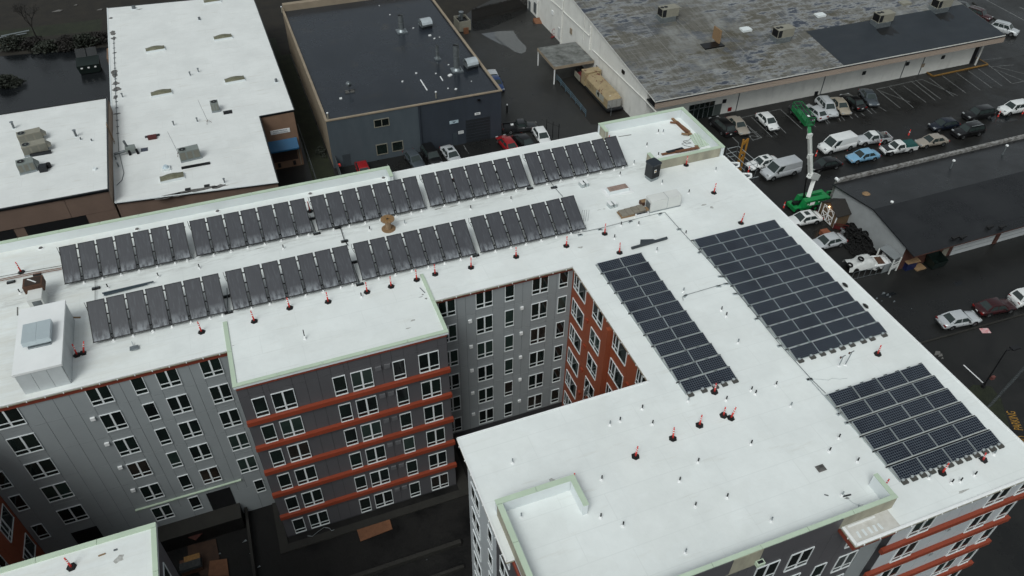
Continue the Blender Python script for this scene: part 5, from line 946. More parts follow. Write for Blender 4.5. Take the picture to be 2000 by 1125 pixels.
# cream open bin with scrap
c = at(908, 62, 0); t = thing('open_bin', 'cream open-top container with scrap sticking out beside the black-roofed building', 'container', (c.x, c.y + 1.4, 0), .05); bb = MB()
for e in ((-1.1, 1.1, -1.4, -1.3), (-1.1, 1.1, 1.3, 1.4), (-1.1, -1.0, -1.3, 1.3), (1.0, 1.1, -1.3, 1.3)): bb.box(*e, .1, 1.9, M_HVAC)
bb.box(-1, 1, -1.3, 1.3, .1, 1.5, M_BLKMET); bb.build('body', t); MB().cyl((0, .4, 1.5), (0, .4, 2.9), .3, .45, 10, M_GALV).cyl((-.4, .2, 1.5), (-.6, 0, 2.4), .15, .2, 8, M_GALVD).build('scrap_metal', t)
tag(MB().box(-.4, .5, -.1, .1, 0, 1.1, M_PLY).build('leaning_pallet', None, False, at(910, 66, 0)), 'brown pallet leaning against the cream container', 'pallet')
# picket fence behind the lot
p, q = at(922, 44, 0), at(1030, 17, 0); t = thing('picket_fence', 'tall dark picket fence behind the puddled yard', 'fence', p); b = MB(); n = 95
for k in range(n): c = p.lerp(q, k / n); b.box(c.x - .045, c.x + .045, c.y - .02, c.y + .02, 0, 2.5 + random.uniform(-.15, .15), M_TWIG)
stuff(b.build('pickets', t, True)); MB().bar(p + Vector((0, 0, .5)), q + Vector((0, 0, .5)), .05, .1, M_TWIG).bar(p + Vector((0, 0, 2.1)), q + Vector((0, 0, 2.1)), .05, .1, M_TWIG).build('rail', t, True)

# ================================================================ GARAGE BUILDING ON THE RIGHT
GB = thing('garage_building', 'low garage building with a wet black roof, white end wall and white roller doors', 'building', (80, 54, 0))
gx0, gx1 = 67.3, 150
b = MB(); P5 = [(48.3, 0), (61.0, 0), (61.0, 3.5), (54.3, 4.55), (48.3, 3.55)]
b.add([(gx0, y, z) for y, z in P5], [(0, 4, 3, 2, 1)], mat('white_block_end_wall', (.42, .44, .45), .7, var=.10, scale=.8)); b.add([(gx0, 48.3, 0), (gx1, 48.3, 0), (gx1, 48.3, 3.5), (gx0, 48.3, 3.5)], [(0, 1, 2, 3)], M_RBRICK); b.build('wall', GB, True)
b = MB(); R_ = [(46.7, 3.42), (54.3, 4.75), (61.4, 3.65)]
for (y0, z0), (y1, z1) in zip(R_[:-1], R_[1:]): b.add([(gx0 - .25, y0, z0), (gx1, y0, z0), (gx1, y1, z1), (gx0 - .25, y1, z1)], [(0, 1, 2, 3)], M_BLROOF2); b.add([(gx0 - .25, y0, z0 - .15), (gx1, y0, z0 - .15), (gx1, y1, z1 - .15), (gx0 - .25, y1, z1 - .15)], [(0, 3, 2, 1)], M_DKTRIM); b.add([(gx0 - .25, y0, z0 - .15), (gx0 - .25, y0, z0), (gx0 - .25, y1, z1), (gx0 - .25, y1, z1 - .15)], [(0, 3, 2, 1)], M_DKTRIM)
b.add([(gx0 - .25, 46.7, 3.27), (gx1, 46.7, 3.27), (gx1, 46.7, 3.42), (gx0 - .25, 46.7, 3.42)], [(0, 1, 2, 3)], M_RBRICK); b.build('roof', GB, True)
b = MB().box(gx0 + .5, 150, 61.42, 61.85, 0, 4.05, mat('stained_parapet_cap', (.05, .038, .03), .8, var=.0, scale=2.2, col2=(.42, .42, .41))); b.build('parapet', GB, True); MB().cyl((gx0 + .5, 61.4, 4.06), (gx0 + .5, 61.9, 4.06), .2, .2, 10, M_WHITE).build('cap_end', GB, True)
for k in range(6):
    x0 = 75.2 + k * 7.2; bx('roller_door', GB, x0, x0 + 6.5, 48.22, 48.28, 0, 2.9, mat('white_roller_door', (.48, .50, .51), .5, var=.05)); bx('pier', GB, x0 + 6.55, x0 + 7.15, 48.1, 48.29, 0, 3.2, M_RBRICK)
    for j in range(4): bx('door_seam', GB, x0, x0 + 6.5, 48.20, 48.215, .62 + j * .6, .65 + j * .6, M_GALVD)
bx('small_door', GB, 73.6, 74.5, 48.2, 48.28, 0, 2.4, M_HVAC)
for (u, v) in ((1861, 323), (1740, 400), (1962, 290), (1961, 300)):
    pass
for (u, v, h) in ((1857, 327, 1.0), (1739, 402, .55), (1959, 300, 1.2)): c = at(u, v, 4.2); MB().cyl((0, 0, -.4), (0, 0, h), .1, .1, 8, M_GALV).cyl((0, 0, h), (0, 0, h + .12), .2, .18, 10, M_WHITE).build('vent_pipe', GB, True, c)
c = at(1691, 382, 4.0); MB().lathe([(.55, 0), (.52, .25), (.3, .42), (.05, .48)], 12, M_WOOD).build('vent_dome', GB, True, c)
for (u, v, s_) in ((1866, 466, 'left of the near pair'), (1881, 465, 'right of the near pair'), (1958, 445, 'right of the far pair'), (1934, 445, 'left of the far pair')): c = at(u, v, 3.7); o = MB().bar((-.5, 0, .15), (.5, .1, .15), .3, .2, M_BLACK).bar((-.4, -.3, .1), (-.35, .3, .1), .1, .1, M_BLACK).build('black_scrap', None, False, c); tag(o, 'black scrap lying on the garage roof edge, ' + s_, 'scrap', 'black scraps on the garage roof')
# ================================================================ VEHICLES
M_CGLASS = mat('vehicle_glass', (.035, .048, .047), .05, var=.1, spec=.6)  # base colour lifted so the sky's reflection is painted in
M_TYRE = mat('tyre_rubber', (.0065, .0065, .0065), .75, var=.2, spec=.25)
M_RIM = mat('wheel_rim', (.30, .31, .32), .35, .7)
M_TAIL = mat('red_lens', (.25, .01, .01), .2); M_HEAD = mat('clear_lens', (.45, .47, .48), .15)
M_TRIMP = mat('dark_plastic_trim', (.018, .018, .020), .55)
def paint(name, c, metal=.25): return mat('paint_' + name, c, .28, metal, var=.03, coat=.6)
def face_patch(b, A, B_, C, D, u0, u1, v0, v1, m, off):
    """sub-rectangle of the quad A B C D (bottom left, bottom right, top right, top left), lifted by off"""
    A, B_, C, D = map(Vector, (A, B_, C, D)); f_ = lambda u, v: (A * (1 - u) + B_ * u) * (1 - v) + (D * (1 - u) + C * u) * v
    n = (D - A).cross(B_ - A).normalized() * off
    q = [f_(u0, v0), f_(u1, v0), f_(u1, v1), f_(u0, v1)]
    b.add([p + n for p in q] + [p - n * 1.2 for p in q], [(0, 1, 2, 3), (0, 4, 5, 1), (1, 5, 6, 2), (2, 6, 7, 3), (3, 7, 4, 0)], m)
KIND = {  # length, width, stations (x, z_top, half-width scale), greenhouse (xf0, xf1, xr1, xr0, z1), wheel r, wheel xs
 'sedan': dict(L=4.75, W=1.80, st=[(0, .48, .80), (.12, .66, .90), (.5, .74, .97), (1.35, .86, 1), (3.9, .90, 1), (4.3, .92, .97), (4.62, .84, .92), (4.75, .60, .82)], gh=(1.30, 2.05, 3.45, 4.15, 1.42), r=.32, wx=(.92, 3.72), win=(2, .50)),
 'hatch': dict(L=4.4, W=1.75, st=[(0, .50, .80), (.12, .70, .90), (.5, .80, .97), (1.2, .94, 1), (3.9, .98, 1), (4.25, .96, .96), (4.4, .60, .86)], gh=(.98, 1.85, 3.5, 4.22, 1.50), r=.32, wx=(.88, 3.55), win=(2, .5)),
 'suv': dict(L=4.75, W=1.86, st=[(0, .60, .82), (.10, .86, .93), (.5, .98, .98), (1.2, 1.06, 1), (4.5, 1.08, 1), (4.7, 1.0, .97), (4.75, .70, .92)], gh=(1.22, 1.85, 4.25, 4.62, 1.74), r=.37, wx=(.92, 3.75), win=(3, .5)),
 'van': dict(L=5.5, W=2.0, st=[(0, .66, .84), (.12, .95, .94), (.5, 1.08, .98), (1.0, 1.16, 1), (5.3, 1.2, 1), (5.45, 1.2, .98), (5.5, .7, .95)], gh=(.92, 1.75, 5.30, 5.46, 2.12), r=.37, wx=(.95, 4.35), win=(1, .5)),
 'pickup': dict(L=5.2, W=1.80, st=[(0, .60, .84), (.10, .88, .93), (.5, .94, .98), (1.4, 1.0, 1), (3.1, 1.02, 1)], gh=(1.42, 2.0, 2.95, 3.15, 1.62), r=.36, wx=(.92, 4.05), win=(1, .5)),
}
def car_meshes(kind, pm, roofm=None, hoodm=None, cabglass=True, sunroof=False, rack=False):
    K = KIND[kind]; L, Wd = K['L'], K['W']; hw = Wd / 2; out_ = {}
    b = MB(); rings = []
    for x, zt, s in K['st']:
        w = hw * s; zb = .24; rings.append([(x, 0, zb), (x, w * .86, zb), (x, w * .98, zb + .14), (x, w, zt * .55 + .1), (x, w * .97, zt - .10), (x, w * .86, zt - .01), (x, w * .4, zt + .025), (x, 0, zt + .03)])
    n = len(rings[0])
    for sgn in (1, -1):
        vs = [(x, y * sgn, z) for r in rings for (x, y, z) in r]; fs = []
        for k in range(len(rings) - 1):
            for i in range(n - 1):
                q = (k * n + i, k * n + i + 1, (k + 1) * n + i + 1, (k + 1) * n + i); fs.append(q[::-1] if sgn > 0 else q)
        fs.append(tuple(range(n)) if sgn > 0 else tuple(range(n))[::-1]); e = tuple((len(rings) - 1) * n + i for i in range(n)); fs.append(e[::-1] if sgn > 0 else e)
        b.add(vs, fs, pm, True)
    if kind == 'pickup':
        b.box(3.12, 5.15, -hw * .97, -hw * .97 + .07, .42, 1.0, pm); b.box(3.12, 5.15, hw * .97 - .07, hw * .97, .42, 1.0, pm); b.box(5.08, 5.15, -hw * .97 + .07, hw * .97 - .07, .42, 1.0, pm); b.box(3.12, 5.08, -hw * .9, hw * .9, .42, .52, M_TRIMP)
    xm = K['st'][3][0]
    if hoodm: b.box(.15, xm - .02, -hw * .82, hw * .82, K['st'][2][1] - .05, K['st'][2][1] + .06, hoodm); b.box(-.02, .9, -hw * .99, -hw * .93, .4, .75, hoodm)
    # side creases: dark sill and door cuts
    for s in (-1, 1):
        for x in ((xm + .15, xm + 1.15, xm + 2.1) if kind in ('sedan', 'hatch', 'suv') else (xm + .3, xm + 1.35)): b.box(x, x + .02, s * hw - .004 if s > 0 else -hw - .004, s * hw + .004 if s > 0 else -hw + .004, .36, K['st'][3][1] - .12, M_TRIMP)
    out_['body'] = b.mesh('body')
    g = MB(); xf0, xf1, xr1, xr0, z1 = K['gh']; z0 = K['st'][3][1] - .02; zr = (K['st'][4][1] if len(K['st']) > 4 else z0) - .03; w0 = hw * .93; w1 = hw * (.72 if kind != 'van' else .88)
    m2 = .18
    bot = {'fl': (xf0, w0, z0), 'fr': (xf0, -w0, z0), 'rl': (xr0, w0, zr), 'rr': (xr0, -w0, zr)}; top = {'fl': (xf1, w1, z1 - .03), 'fr': (xf1, -w1, z1 - .03), 'rl': (xr1, w1, z1 - .04), 'rr': (xr1, -w1, z1 - .04)}
    V = [bot['fl'], bot['fr'], bot['rr'], bot['rl'], top['fl'], top['fr'], top['rr'], top['rl']]
    g.add(V, [(1, 0, 4, 5), (3, 2, 6, 7), (0, 3, 7, 4), (2, 1, 5, 6)], pm)
    a, c = xf1 + .12, xr1 - .12; rt = [(a, w1 - .14, z1 + .015), (a, -w1 + .14, z1 + .015), (c, -w1 + .14, z1 + .01), (c, w1 - .14, z1 + .01)]
    g.add([top['fl'], top['fr'], top['rr'], top['rl']] + rt, [(4, 7, 6, 5), (0, 4, 5, 1), (1, 5, 6, 2), (2, 6, 7, 3), (3, 7, 4, 0)], roofm or pm, True)
    if kind == 'van':
        for k in range(6): y = -.7 + k * .28; g.box(xf1 + .3, xr1 - .2, y, y + .05, z1 + .005, z1 + .03, roofm or pm)
    out_['roof'] = g.mesh('roof_and_pillars')
    w = MB(); face_patch(w, V[1], V[0], V[4], V[5], .06, .94, .04, .92, M_CGLASS, .006)   # windscreen
    out_['windscreen'] = w.mesh('windscreen')
    nw, _ = K['win']
    for (A, B2, C, D, rev) in ((V[2], V[1], V[5], V[6], 1), (V[0], V[3], V[7], V[4], 0)):
        sw = MB()
        if kind == 'van': rr = [(.06, .26)]
        elif nw == 1: rr = [(.12, .88)]
        elif nw == 2: rr = [(.08, .49), (.53, .90)]
        else: rr = [(.05, .34), (.37, .64), (.67, .95)]
        for u0, u1 in rr:
            if rev: u0, u1 = 1 - u1, 1 - u0
            sw = MB(); face_patch(sw, A, B2, C, D, u0, u1, .12, .88, M_CGLASS, .006); out_['side_window%d' % len(out_)] = sw.mesh('side_window')
    r = MB(); face_patch(r, V[3], V[2], V[6], V[7], .10, .90, .10, .90, M_CGLASS, .006); out_['rear_window'] = r.mesh('rear_window')
    if sunroof: out_['sunroof'] = MB().box(xf1 + .25, xf1 + .85, -.36, .36, z1 + .016, z1 + .03, M_CGLASS).mesh('sunroof')
    if rack: out_['roof_rail'] = MB().box(xf1 + .2, xr1 - .2, w1 - .1, w1 - .05, z1 + .02, z1 + .08, M_ALU).box(xf1 + .2, xr1 - .2, -w1 + .05, -w1 + .1, z1 + .02, z1 + .08, M_ALU).mesh('roof_rails')
    return out_
HL = MB().box(-.02, .16, -.19, .19, -.07, .07, M_HEAD).mesh('headlight'); TL = MB().box(-.12, .03, -.17, .17, -.09, .09, M_TAIL).mesh('tail_light'); PL = MB().box(-.012, 0, -.16, .16, -.055, .055, M_WHITE).mesh('plate'); MR = MB().box(-.09, .06, -.09, .09, -.06, .07, M_TRIMP).mesh('mirror')
def wheel_mesh(r): return cached(('wh', r), lambda: MB().cyl((0, -.11, 0), (0, .11, 0), r, r, 16, M_TYRE).mesh('tyre')), cached(('rm', r), lambda: MB().cyl((0, -.118, 0), (0, .118, 0), r * .60, r * .60, 12, M_RIM, True, False).cyl((0, -.122, 0), (0, .122, 0), r * .2, r * .2, 8, M_DKTRIM).mesh('rim')), cached(('arch', r), lambda: MB().cyl((0, -.02, 0), (0, .02, 0), r + .06, r + .06, 16, M_TRIMP).mesh('wheel_arch'))
def vehicle(kind, label, front, rear, pm, zf=None, cat=None, L=None, z=.7, **kw):
    """front/rear: pixels of the bumpers' middles"""
    K = KIND[kind]; zf = zf or (lambda a, b_: (a, b_)); p, q = at(*zf(*front), z), at(*zf(*rear), z); c = (p + q) / 2; d = (q - p); rz = math.atan2(d.y, d.x)
    name = {'sedan': 'parked_car', 'hatch': 'parked_car', 'suv': 'parked_suv', 'van': 'parked_van', 'pickup': 'pickup_truck'}[kind]
    off = Vector((math.cos(rz), math.sin(rz), 0)) * (-K['L'] / 2); T = thing(name, label, cat or {'sedan': 'car', 'hatch': 'car', 'suv': 'car', 'van': 'van', 'pickup': 'pickup truck'}[kind], (c.x + off.x, c.y + off.y, .01), rz)
    key = (kind, pm.name, tuple(sorted((k, getattr(v, 'name', v)) for k, v in kw.items())))
    ms = cached(key, lambda: car_meshes(kind, pm, **kw))
    for n_, me in ms.items(): link(n_.rstrip('0123456789'), me, T)
    hw = K['W'] / 2; ty, rm, ar = wheel_mesh(K['r'])
    for x in K['wx']:
        for s in (-1, 1):
            link('wheel_arch', ar, T, loc=(x, s * (hw - .012), K['r'] + .03)); w = link('tyre', ty, T, loc=(x, s * (hw - .10), K['r'])); link('rim', rm, w)
    s0 = K['st'][1]; zt = K['st'][2][1]
    for s in (-1, 1):
        link('headlight', HL, T, loc=(.07, s * hw * .66, zt - .14)); link('tail_light', TL, T, loc=(K['L'] - .05, s * hw * .74, K['st'][-2][1] - .16 if kind != 'pickup' else .85)); link('mirror', MR, T, loc=(K['gh'][0] + .55, s * (hw + .06), K['st'][3][1] + .06))
    link('licence_plate', PL, T, loc=(K['L'] + .02, 0, .6)); MB().box(-.02, .10, -hw * .8, hw * .8, .30, .46, M_TRIMP).box(K['L'] - .10, K['L'] + .02, -hw * .82, hw * .82, .30, .44, M_TRIMP).build('bumper', T)
    return T
WHT, SIL, CHA, BEI, BLK, DBL, LBL, RED_, MAR = paint('white', (.72, .73, .73), 0), paint('silver', (.52, .54, .56), .15), paint('champagne', (.45, .40, .34), .2), paint('beige', (.49, .43, .34), .2), paint('black', (.010, .010, .011)), paint('dark_blue', (.012, .018, .032)), paint('light_blue', (.20, .40, .58), .1), paint('red', (.38, .012, .016), .1), paint('maroon', (.050, .008, .010))
STL = paint('steel_blue_grey', (.13, .155, .18), .5); DGR = paint('dark_grey', (.035, .037, .040), .3); DG2 = paint('charcoal_suv', (.055, .058, .062), .4)
za = Z(1340, 170, 420, 2000); zb_ = Z(1640, 160, 360, 2000); zc2 = Z(1640, 0, 360, 2000); ze_ = Z(1500, 360, 360, 2000); zg = Z(1780, 560, 220, 773); zm = Z(640, 200, 460, 2000)
vehicle('suv', 'black SUV parked with its rear to the lot beside the storefront', (255, 290), (415, 430), BLK, za)
vehicle('sedan', 'champagne sedan parked beside the hatched bay next to the black SUV', (555, 425), (415, 275), CHA, za)
vehicle('hatch', 'white hatchback parked alone between two empty bays by the warehouse wall', (835, 385), (685, 245), WHT, za)
vehicle('suv', 'dark grey SUV partly covered by the green lift basket', (1150, 325), (1000, 180), DG2, za)
vehicle('hatch', 'silver-blue compact SUV parked tail-out with red tail lights', (1130, 180), (1262, 275), SIL, za)
vehicle('suv', 'silver SUV with roof rails parked nose-out in the warehouse row', (1378, 268), (1240, 115), SIL, za, rack=True)
vehicle('sedan', 'beige gold sedan parked right of the silver SUV', (1498, 240), (1375, 100), BEI, za)
vehicle('sedan', 'black sedan parked tail-out between the beige and the dark blue sedans', (1490, 75), (1622, 180), BLK, za)
vehicle('sedan', 'dark blue sedan at the right end of the warehouse row', (1755, 160), (1650, 20), STL, za)
vehicle('sedan', 'white sedan with a black sunroof behind the silver van', (588, 730), (838, 668), WHT, za, sunroof=True)
vehicle('van', 'silver grey cargo van nearest the roof edge', (720, 815), (1035, 735), SIL, za)
vehicle('van', 'white cargo van with a ribbed roof right of the lift boom', (1255, 575), (1550, 505), WHT, za)
vehicle('sedan', 'black sedan right of the lift boom below the white van', (1175, 735), (1408, 690), BLK, za)
vehicle('sedan', 'light blue sedan between the white van and the black and white pickup', (1535, 655), (1760, 615), LBL, za)
T = vehicle('pickup', 'silver pickup with junk in its open bed', (1608, 490), (1868, 460), SIL, za, roofm=WHT)
MB().box(3.3, 4.9, -.6, .5, .53, .85, M_DKTRIM).box(3.4, 3.7, -.8, .8, .85, 1.3, M_GALVD).box(3.9, 4.6, .1, .7, .85, 1.1, M_CONC).build('bed_load', T)
T = vehicle('pickup', 'white pickup with a black hood and a dark green bed cover', (478, 735), (800, 685), WHT, zb_, hoodm=BLK)
MB().box(3.2, 5.05, -.82, .82, 1.0, 1.32, mat('dark_green_canvas', (.010, .085, .080), .6, var=.15), top=(.12, .15)).build('bed_cover', T)
vehicle('sedan', 'champagne beige sedan right of the white pickup', (862, 655), (1145, 612), CHA, zb_)
vehicle('suv', 'black minivan with a silver roof rail at the end of the near row', (1235, 560), (1550, 500), BLK, zb_, rack=True)
vehicle('hatch', 'dark navy hatchback behind the champagne sedan', (995, 480), (1270, 440), DBL, zb_)
vehicle('suv', 'black SUV in deep shade left of the white SUV', (1340, 375), (1665, 315), BLK, zb_)
vehicle('suv', 'white SUV at the right edge of the parking lane', (1725, 315), (2045, 255), WHT, zb_)
vehicle('suv', 'pale silver SUV with ribbed roof beside the far corner of the warehouse', (1900, 345), (1680, 285), SIL, zc2, rack=True)
vehicle('suv', 'red SUV with a white roof rack beyond the far corner of the warehouse', (1615, 195), (1400, 125), MAR, zc2, rack=True)
vehicle('sedan', 'grey sedan at the very top beyond the warehouse roof', (1405, 85), (1270, 55), DGR, zc2)
vehicle('sedan', 'white sedan with black sunroof beside the brown shed', (250, 395), (530, 340), WHT, ze_, sunroof=True)
vehicle('sedan', 'silver-white sedan beside the tyre heap', (505, 650), (790, 580), SIL, ze_)
vehicle('sedan', 'silver sedan parked with its rear to the roof on the street edge', (452, 195), (205, 240), SIL, zg)
vehicle('sedan', 'maroon sedan parked on the street between two pale cars', (700, 110), (455, 155), MAR, zg)
vehicle('suv', 'white car cut off by the right edge on the street', (930, 45), (712, 90), WHT, zg)
vehicle('hatch', 'red car half hidden behind the green parapet corner', (330, 640), (285, 525), RED_, zm)
vehicle('sedan', 'steel grey sedan parked nose-out left of the black car by the blue-grey building', (775, 530), (695, 425), STL, zm)
vehicle('suv', 'black car parked between two grey sedans by the blue-grey building', (925, 520), (840, 390), BLK, zm)
vehicle('sedan', 'silver grey sedan with sunroof parked nose-out by the roller door', (1095, 500), (1005, 385), SIL, zm, sunroof=True)
vehicle('hatch', 'red sports car parked near the dark pickup', (1478, 295), (1565, 395), RED_, zm, L=4)
vehicle('sedan', 'black coupe between the red sports car and the white hatchback', (1735, 385), (1625, 290), BLK, zm)
vehicle('hatch', 'white hatchback parked beside the chain link fence', (1850, 335), (1785, 230), WHT, zm)
T = vehicle('pickup', 'dark pickup with junk in the bed parked at the corner of the blue-grey building', (1765, 195), (1495, 215), DGR, zm)
MB().box(3.3, 4.9, -.5, .6, .53, .95, M_BLKMET).box(3.5, 3.9, -.3, 0, .95, 1.1, M_WHITE).build('bed_load', T)
vehicle('sedan', 'blue car mostly hidden behind the corner of the black-roofed building', (975, 172), (962, 150), paint('deep_blue', (.02, .06, .20)), None); vehicle('sedan', 'grey car hidden behind the blue one at the black-roofed building', (968, 160), (958, 140), SIL, None)

# ================================================================ BOOM LIFT
M_BOOM = mat('grey_white_boom_paint', (.50, .51, .49), .45, var=.1); M_GLVB = mat('basket_green', (.010, .19, .055), .4, var=.1); M_GLVD = mat('dark_lift_green', (.010, .11, .04), .4)
# the turret: local x to the right in the photo (towards the garage wall)
g0 = at(1572, 408, 0); T = thing('boom_lift', 'green boom lift with its white boom raised over the parked vehicles', 'boom lift', (g0.x, g0.y, 0), .0); T0 = T
MB().box(-3.6, .9, -1.0, 1.0, .45, 1.0, M_GLV).box(-3.9, -2.9, -1.1, 1.1, .55, 1.15, M_GLV).build('chassis', T)
for x in (-3.2, .4):
    for s in (-1, 1): w = MB().cyl((x, s * 1.2 - .2, .52), (x, s * 1.2 + .2, .52), .52, .52, 16, M_TYRE).build('tyre', T); MB().cyl((x, s * 1.2 - .21, .52), (x, s * 1.2 + .21, .52), .25, .25, 10, M_GLV).build('rim', w)
tb = MB(); tb.add([(-2.3, -1.25, 1.05), (3.0, -1.25, 1.05), (3.0, -.25, 1.05), (-2.3, -.25, 1.05), (-2.0, -1.15, 2.1), (2.7, -1.15, 1.95), (2.7, -.35, 2.1), (-2.0, -.35, 2.25)], [(0, 3, 2, 1), (4, 5, 6, 7), (0, 1, 5, 4), (1, 2, 6, 5), (2, 3, 7, 6), (3, 0, 4, 7)], M_GLV)
tb.add([(-2.3, .25, 1.05), (3.0, .25, 1.05), (3.0, 1.2, 1.05), (-2.3, 1.2, 1.05), (-2.0, .35, 2.2), (2.7, .35, 2.05), (2.7, 1.1, 1.95), (-2.0, 1.1, 2.1)], [(0, 3, 2, 1), (4, 5, 6, 7), (0, 1, 5, 4), (1, 2, 6, 5), (2, 3, 7, 6), (3, 0, 4, 7)], M_GLV)
tb.box(-2.2, 3.05, -.24, .24, 1.05, 1.5, M_BLKMET); tb.box(2.5, 3.3, -1.2, 1.2, 1.0, 1.9, M_GLV); tb.build('turret', T)
MB().box(-1.9, 2.6, -1.30, -1.262, 1.85, 1.92, M_BLKMET).build('panel_seam', T); MB().box(-.2, 1.4, -.34, -.2, 2.05, 2.2, M_BLKMET).build('vent_panel', T); MB().box(-3.6, -2.4, -.3, .3, 1.0, 1.6, M_BLKMET).build('hydraulic_block', T)
for x in (-1.4, .9): MB().cyl((x, -1.262, 1.55), (x, -1.25, 1.55), .12, .12, 10, M_WHITE).build('marking', T)
MB().box(-1.0, 0, -1.275, -1.26, 1.25, 1.8, M_WHITE).build('panel_label', T)
for ch in T.children: ch.scale = (.72, .78, .82); ch.location = (.6, .3, 0)
bp = [Vector((g0.x, g0.y, 1.4)) + Vector((.1, .2, .3)), at(1592, 343, 4.0), at(1583, 345, 4.9), at(1581, 264, 9.5), at(1580, 250, 9.4)]
MB().bar(bp[0], bp[1], .5, .5, M_WMET).build('lower_boom', T, True); k_ = (bp[1] + bp[2]) / 2
MB().bar(bp[1] + Vector((.3, -.1, -.2)), bp[2] + Vector((-.2, .0, .3)), .6, .8, M_WMET).build('knuckle', T, True)
mid = bp[2].lerp(bp[3], .5); MB().bar(bp[2], mid, .40, .5, M_BOOM).bar(bp[2] + Vector((.27, 0, 0)), mid + Vector((.27, 0, 0)), .10, .3, M_GLVD).build('main_boom', T, True); MB().bar(mid, bp[3], .32, .4, M_BOOM).bar(mid + Vector((.26, 0, 0)), bp[3] + Vector((.26, 0, 0)), .07, .25, M_HVACG).build('inner_boom', T, True)
for f_ in (.02, .5, .98): c = bp[2].lerp(bp[3], f_); MB().bar(c + Vector((-.32, 0, 0)), c + Vector((.32, 0, 0)), .3, .6, M_WMET).build('boom_collar', T, True)
MB().cyl(bp[0] + Vector((-.7, 0, .2)), bp[2] + Vector((-.6, 0, 0)), .13, .1, 10, M_BLKMET).build('lift_cylinder', T, True)
MB().bar(bp[3], bp[4], .4, .4, M_GLV).build('jib', T, True)
c1, c2 = at(1572, 246, 9.0), at(1546, 214, 9.0); d = (c2 - c1); d.z = 0; Lb = d.length; d.normalize(); n_ = Vector((d.y, -d.x, 0)); 
def P3(a, w, z): return c1 + d * a + n_ * w + Vector((0, 0, z))
b = MB(); Wb = 1.15
for z in (0, .55, 1.1):
    for (a, w), (a2, w2) in (((0, 0), (Lb, 0)), ((Lb, 0), (Lb, Wb)), ((Lb, Wb), (0, Wb)), ((0, Wb), (0, 0))): b.bar(P3(a, w, z), P3(a2, w2, z), .07, .07, M_GLVB)
for a in (0, Lb * .33, Lb * .66, Lb):
    for w in (0, Wb): b.bar(P3(a, w, 0), P3(a, w, 1.1), .06, .06, M_GLVB)
b.build('basket_rails', T, True); MB().add([P3(0, 0, 0), P3(Lb, 0, 0), P3(Lb, Wb, 0), P3(0, Wb, 0)], [(0, 1, 2, 3)], M_GLVB).build('basket_floor', T, True)
MB().add([P3(0, 0, 0), P3(Lb, 0, 0), P3(Lb, 0, .45), P3(0, 0, .45)], [(0, 1, 2, 3)], M_GLVB).add([P3(0, Wb * .45, .9), P3(.5, Wb * .45, .9), P3(.5, Wb, 1.15), P3(0, Wb, 1.15)], [(0, 1, 2, 3)], M_BLKMET).build('basket_panel', T, True); MB().add([P3(.2, .2, 1.17), P3(.6, .2, 1.17), P3(.6, .5, 1.17), P3(.2, .5, 1.17)], [(0, 1, 2, 3)], M_WHITE).build('control_label', T, True)
# dark green machine beyond the turret
c = at(1632, 383, 0); T = thing('green_machine', 'dark green machinery half hidden between the lift and the white garage wall', 'machine', (c.x, c.y, 0)); MB().box(-.3, 1.6, -.6, .6, .3, 1.1, mat('dark_green_paint', (.010, .060, .022), .5, var=.3)).build('body', T); MB().cyl((-.2, -.7, .4), (-.2, .7, .4), .4, .4, 14, M_TYRE).cyl((1.3, -.7, .4), (1.3, .7, .4), .4, .4, 14, M_TYRE).build('wheel', T); MB().bar((-.3, 0, .8), (-2.2, -.5, 1.5), .25, .3, M_GLV).build('arm', T); MB().cyl((.5, 0, 1.1), (.7, .2, 2.0), .08, .06, 8, M_BLKMET).box(.6, 1.3, -.3, .4, 1.1, 1.6, M_BLKMET).build('engine', T)

# ================================================================ SHED, TYRES, YARD
SH = thing('garden_shed', 'brown gable shed with white crossed barn doors and a lit lamp', 'shed', (65.3, 57.4, 0)); sx, sy = 3.75, 3.1
b = MB(); v = [(0, 0, 0), (0, sy, 0), (0, sy, 2.0), (0, sy / 2, 2.95), (0, 0, 2.0)]; v2 = [(x + sx, y, z) for x, y, z in v]; b.add(v + v2, [(0, 4, 3, 2, 1), (5, 6, 7, 8, 9), (0, 5, 9, 4), (1, 2, 7, 6)], M_SHED); b.build('wall', SH)
for s, (y0, z0, y1, z1) in enumerate(((-.2, 1.93, sy / 2, 3.05), (sy / 2, 3.05, sy + .2, 1.93))): b = MB(); b.add([(-.2, y0, z0), (sx + .15, y0, z0), (sx + .15, y1, z1), (-.2, y1, z1), (-.2, y0, z0 - .08), (sx + .15, y0, z0 - .08), (sx + .15, y1, z1 - .08), (-.2, y1, z1 - .08)], [(0, 1, 2, 3), (4, 7, 6, 5), (0, 4, 5, 1), (1, 5, 6, 2), (2, 6, 7, 3), (3, 7, 4, 0)], M_SHING); b.build('roof', SH)
for y in (-.02, sy - .08): MB().box(-.03, .0 + .09, y, y + .10, 0, 1.95, M_WHITE).build('corner_board', SH)
MB().box(sx - .06, sx + .03, -.03, .07, 0, 1.95, M_WHITE).build('corner_board', SH)
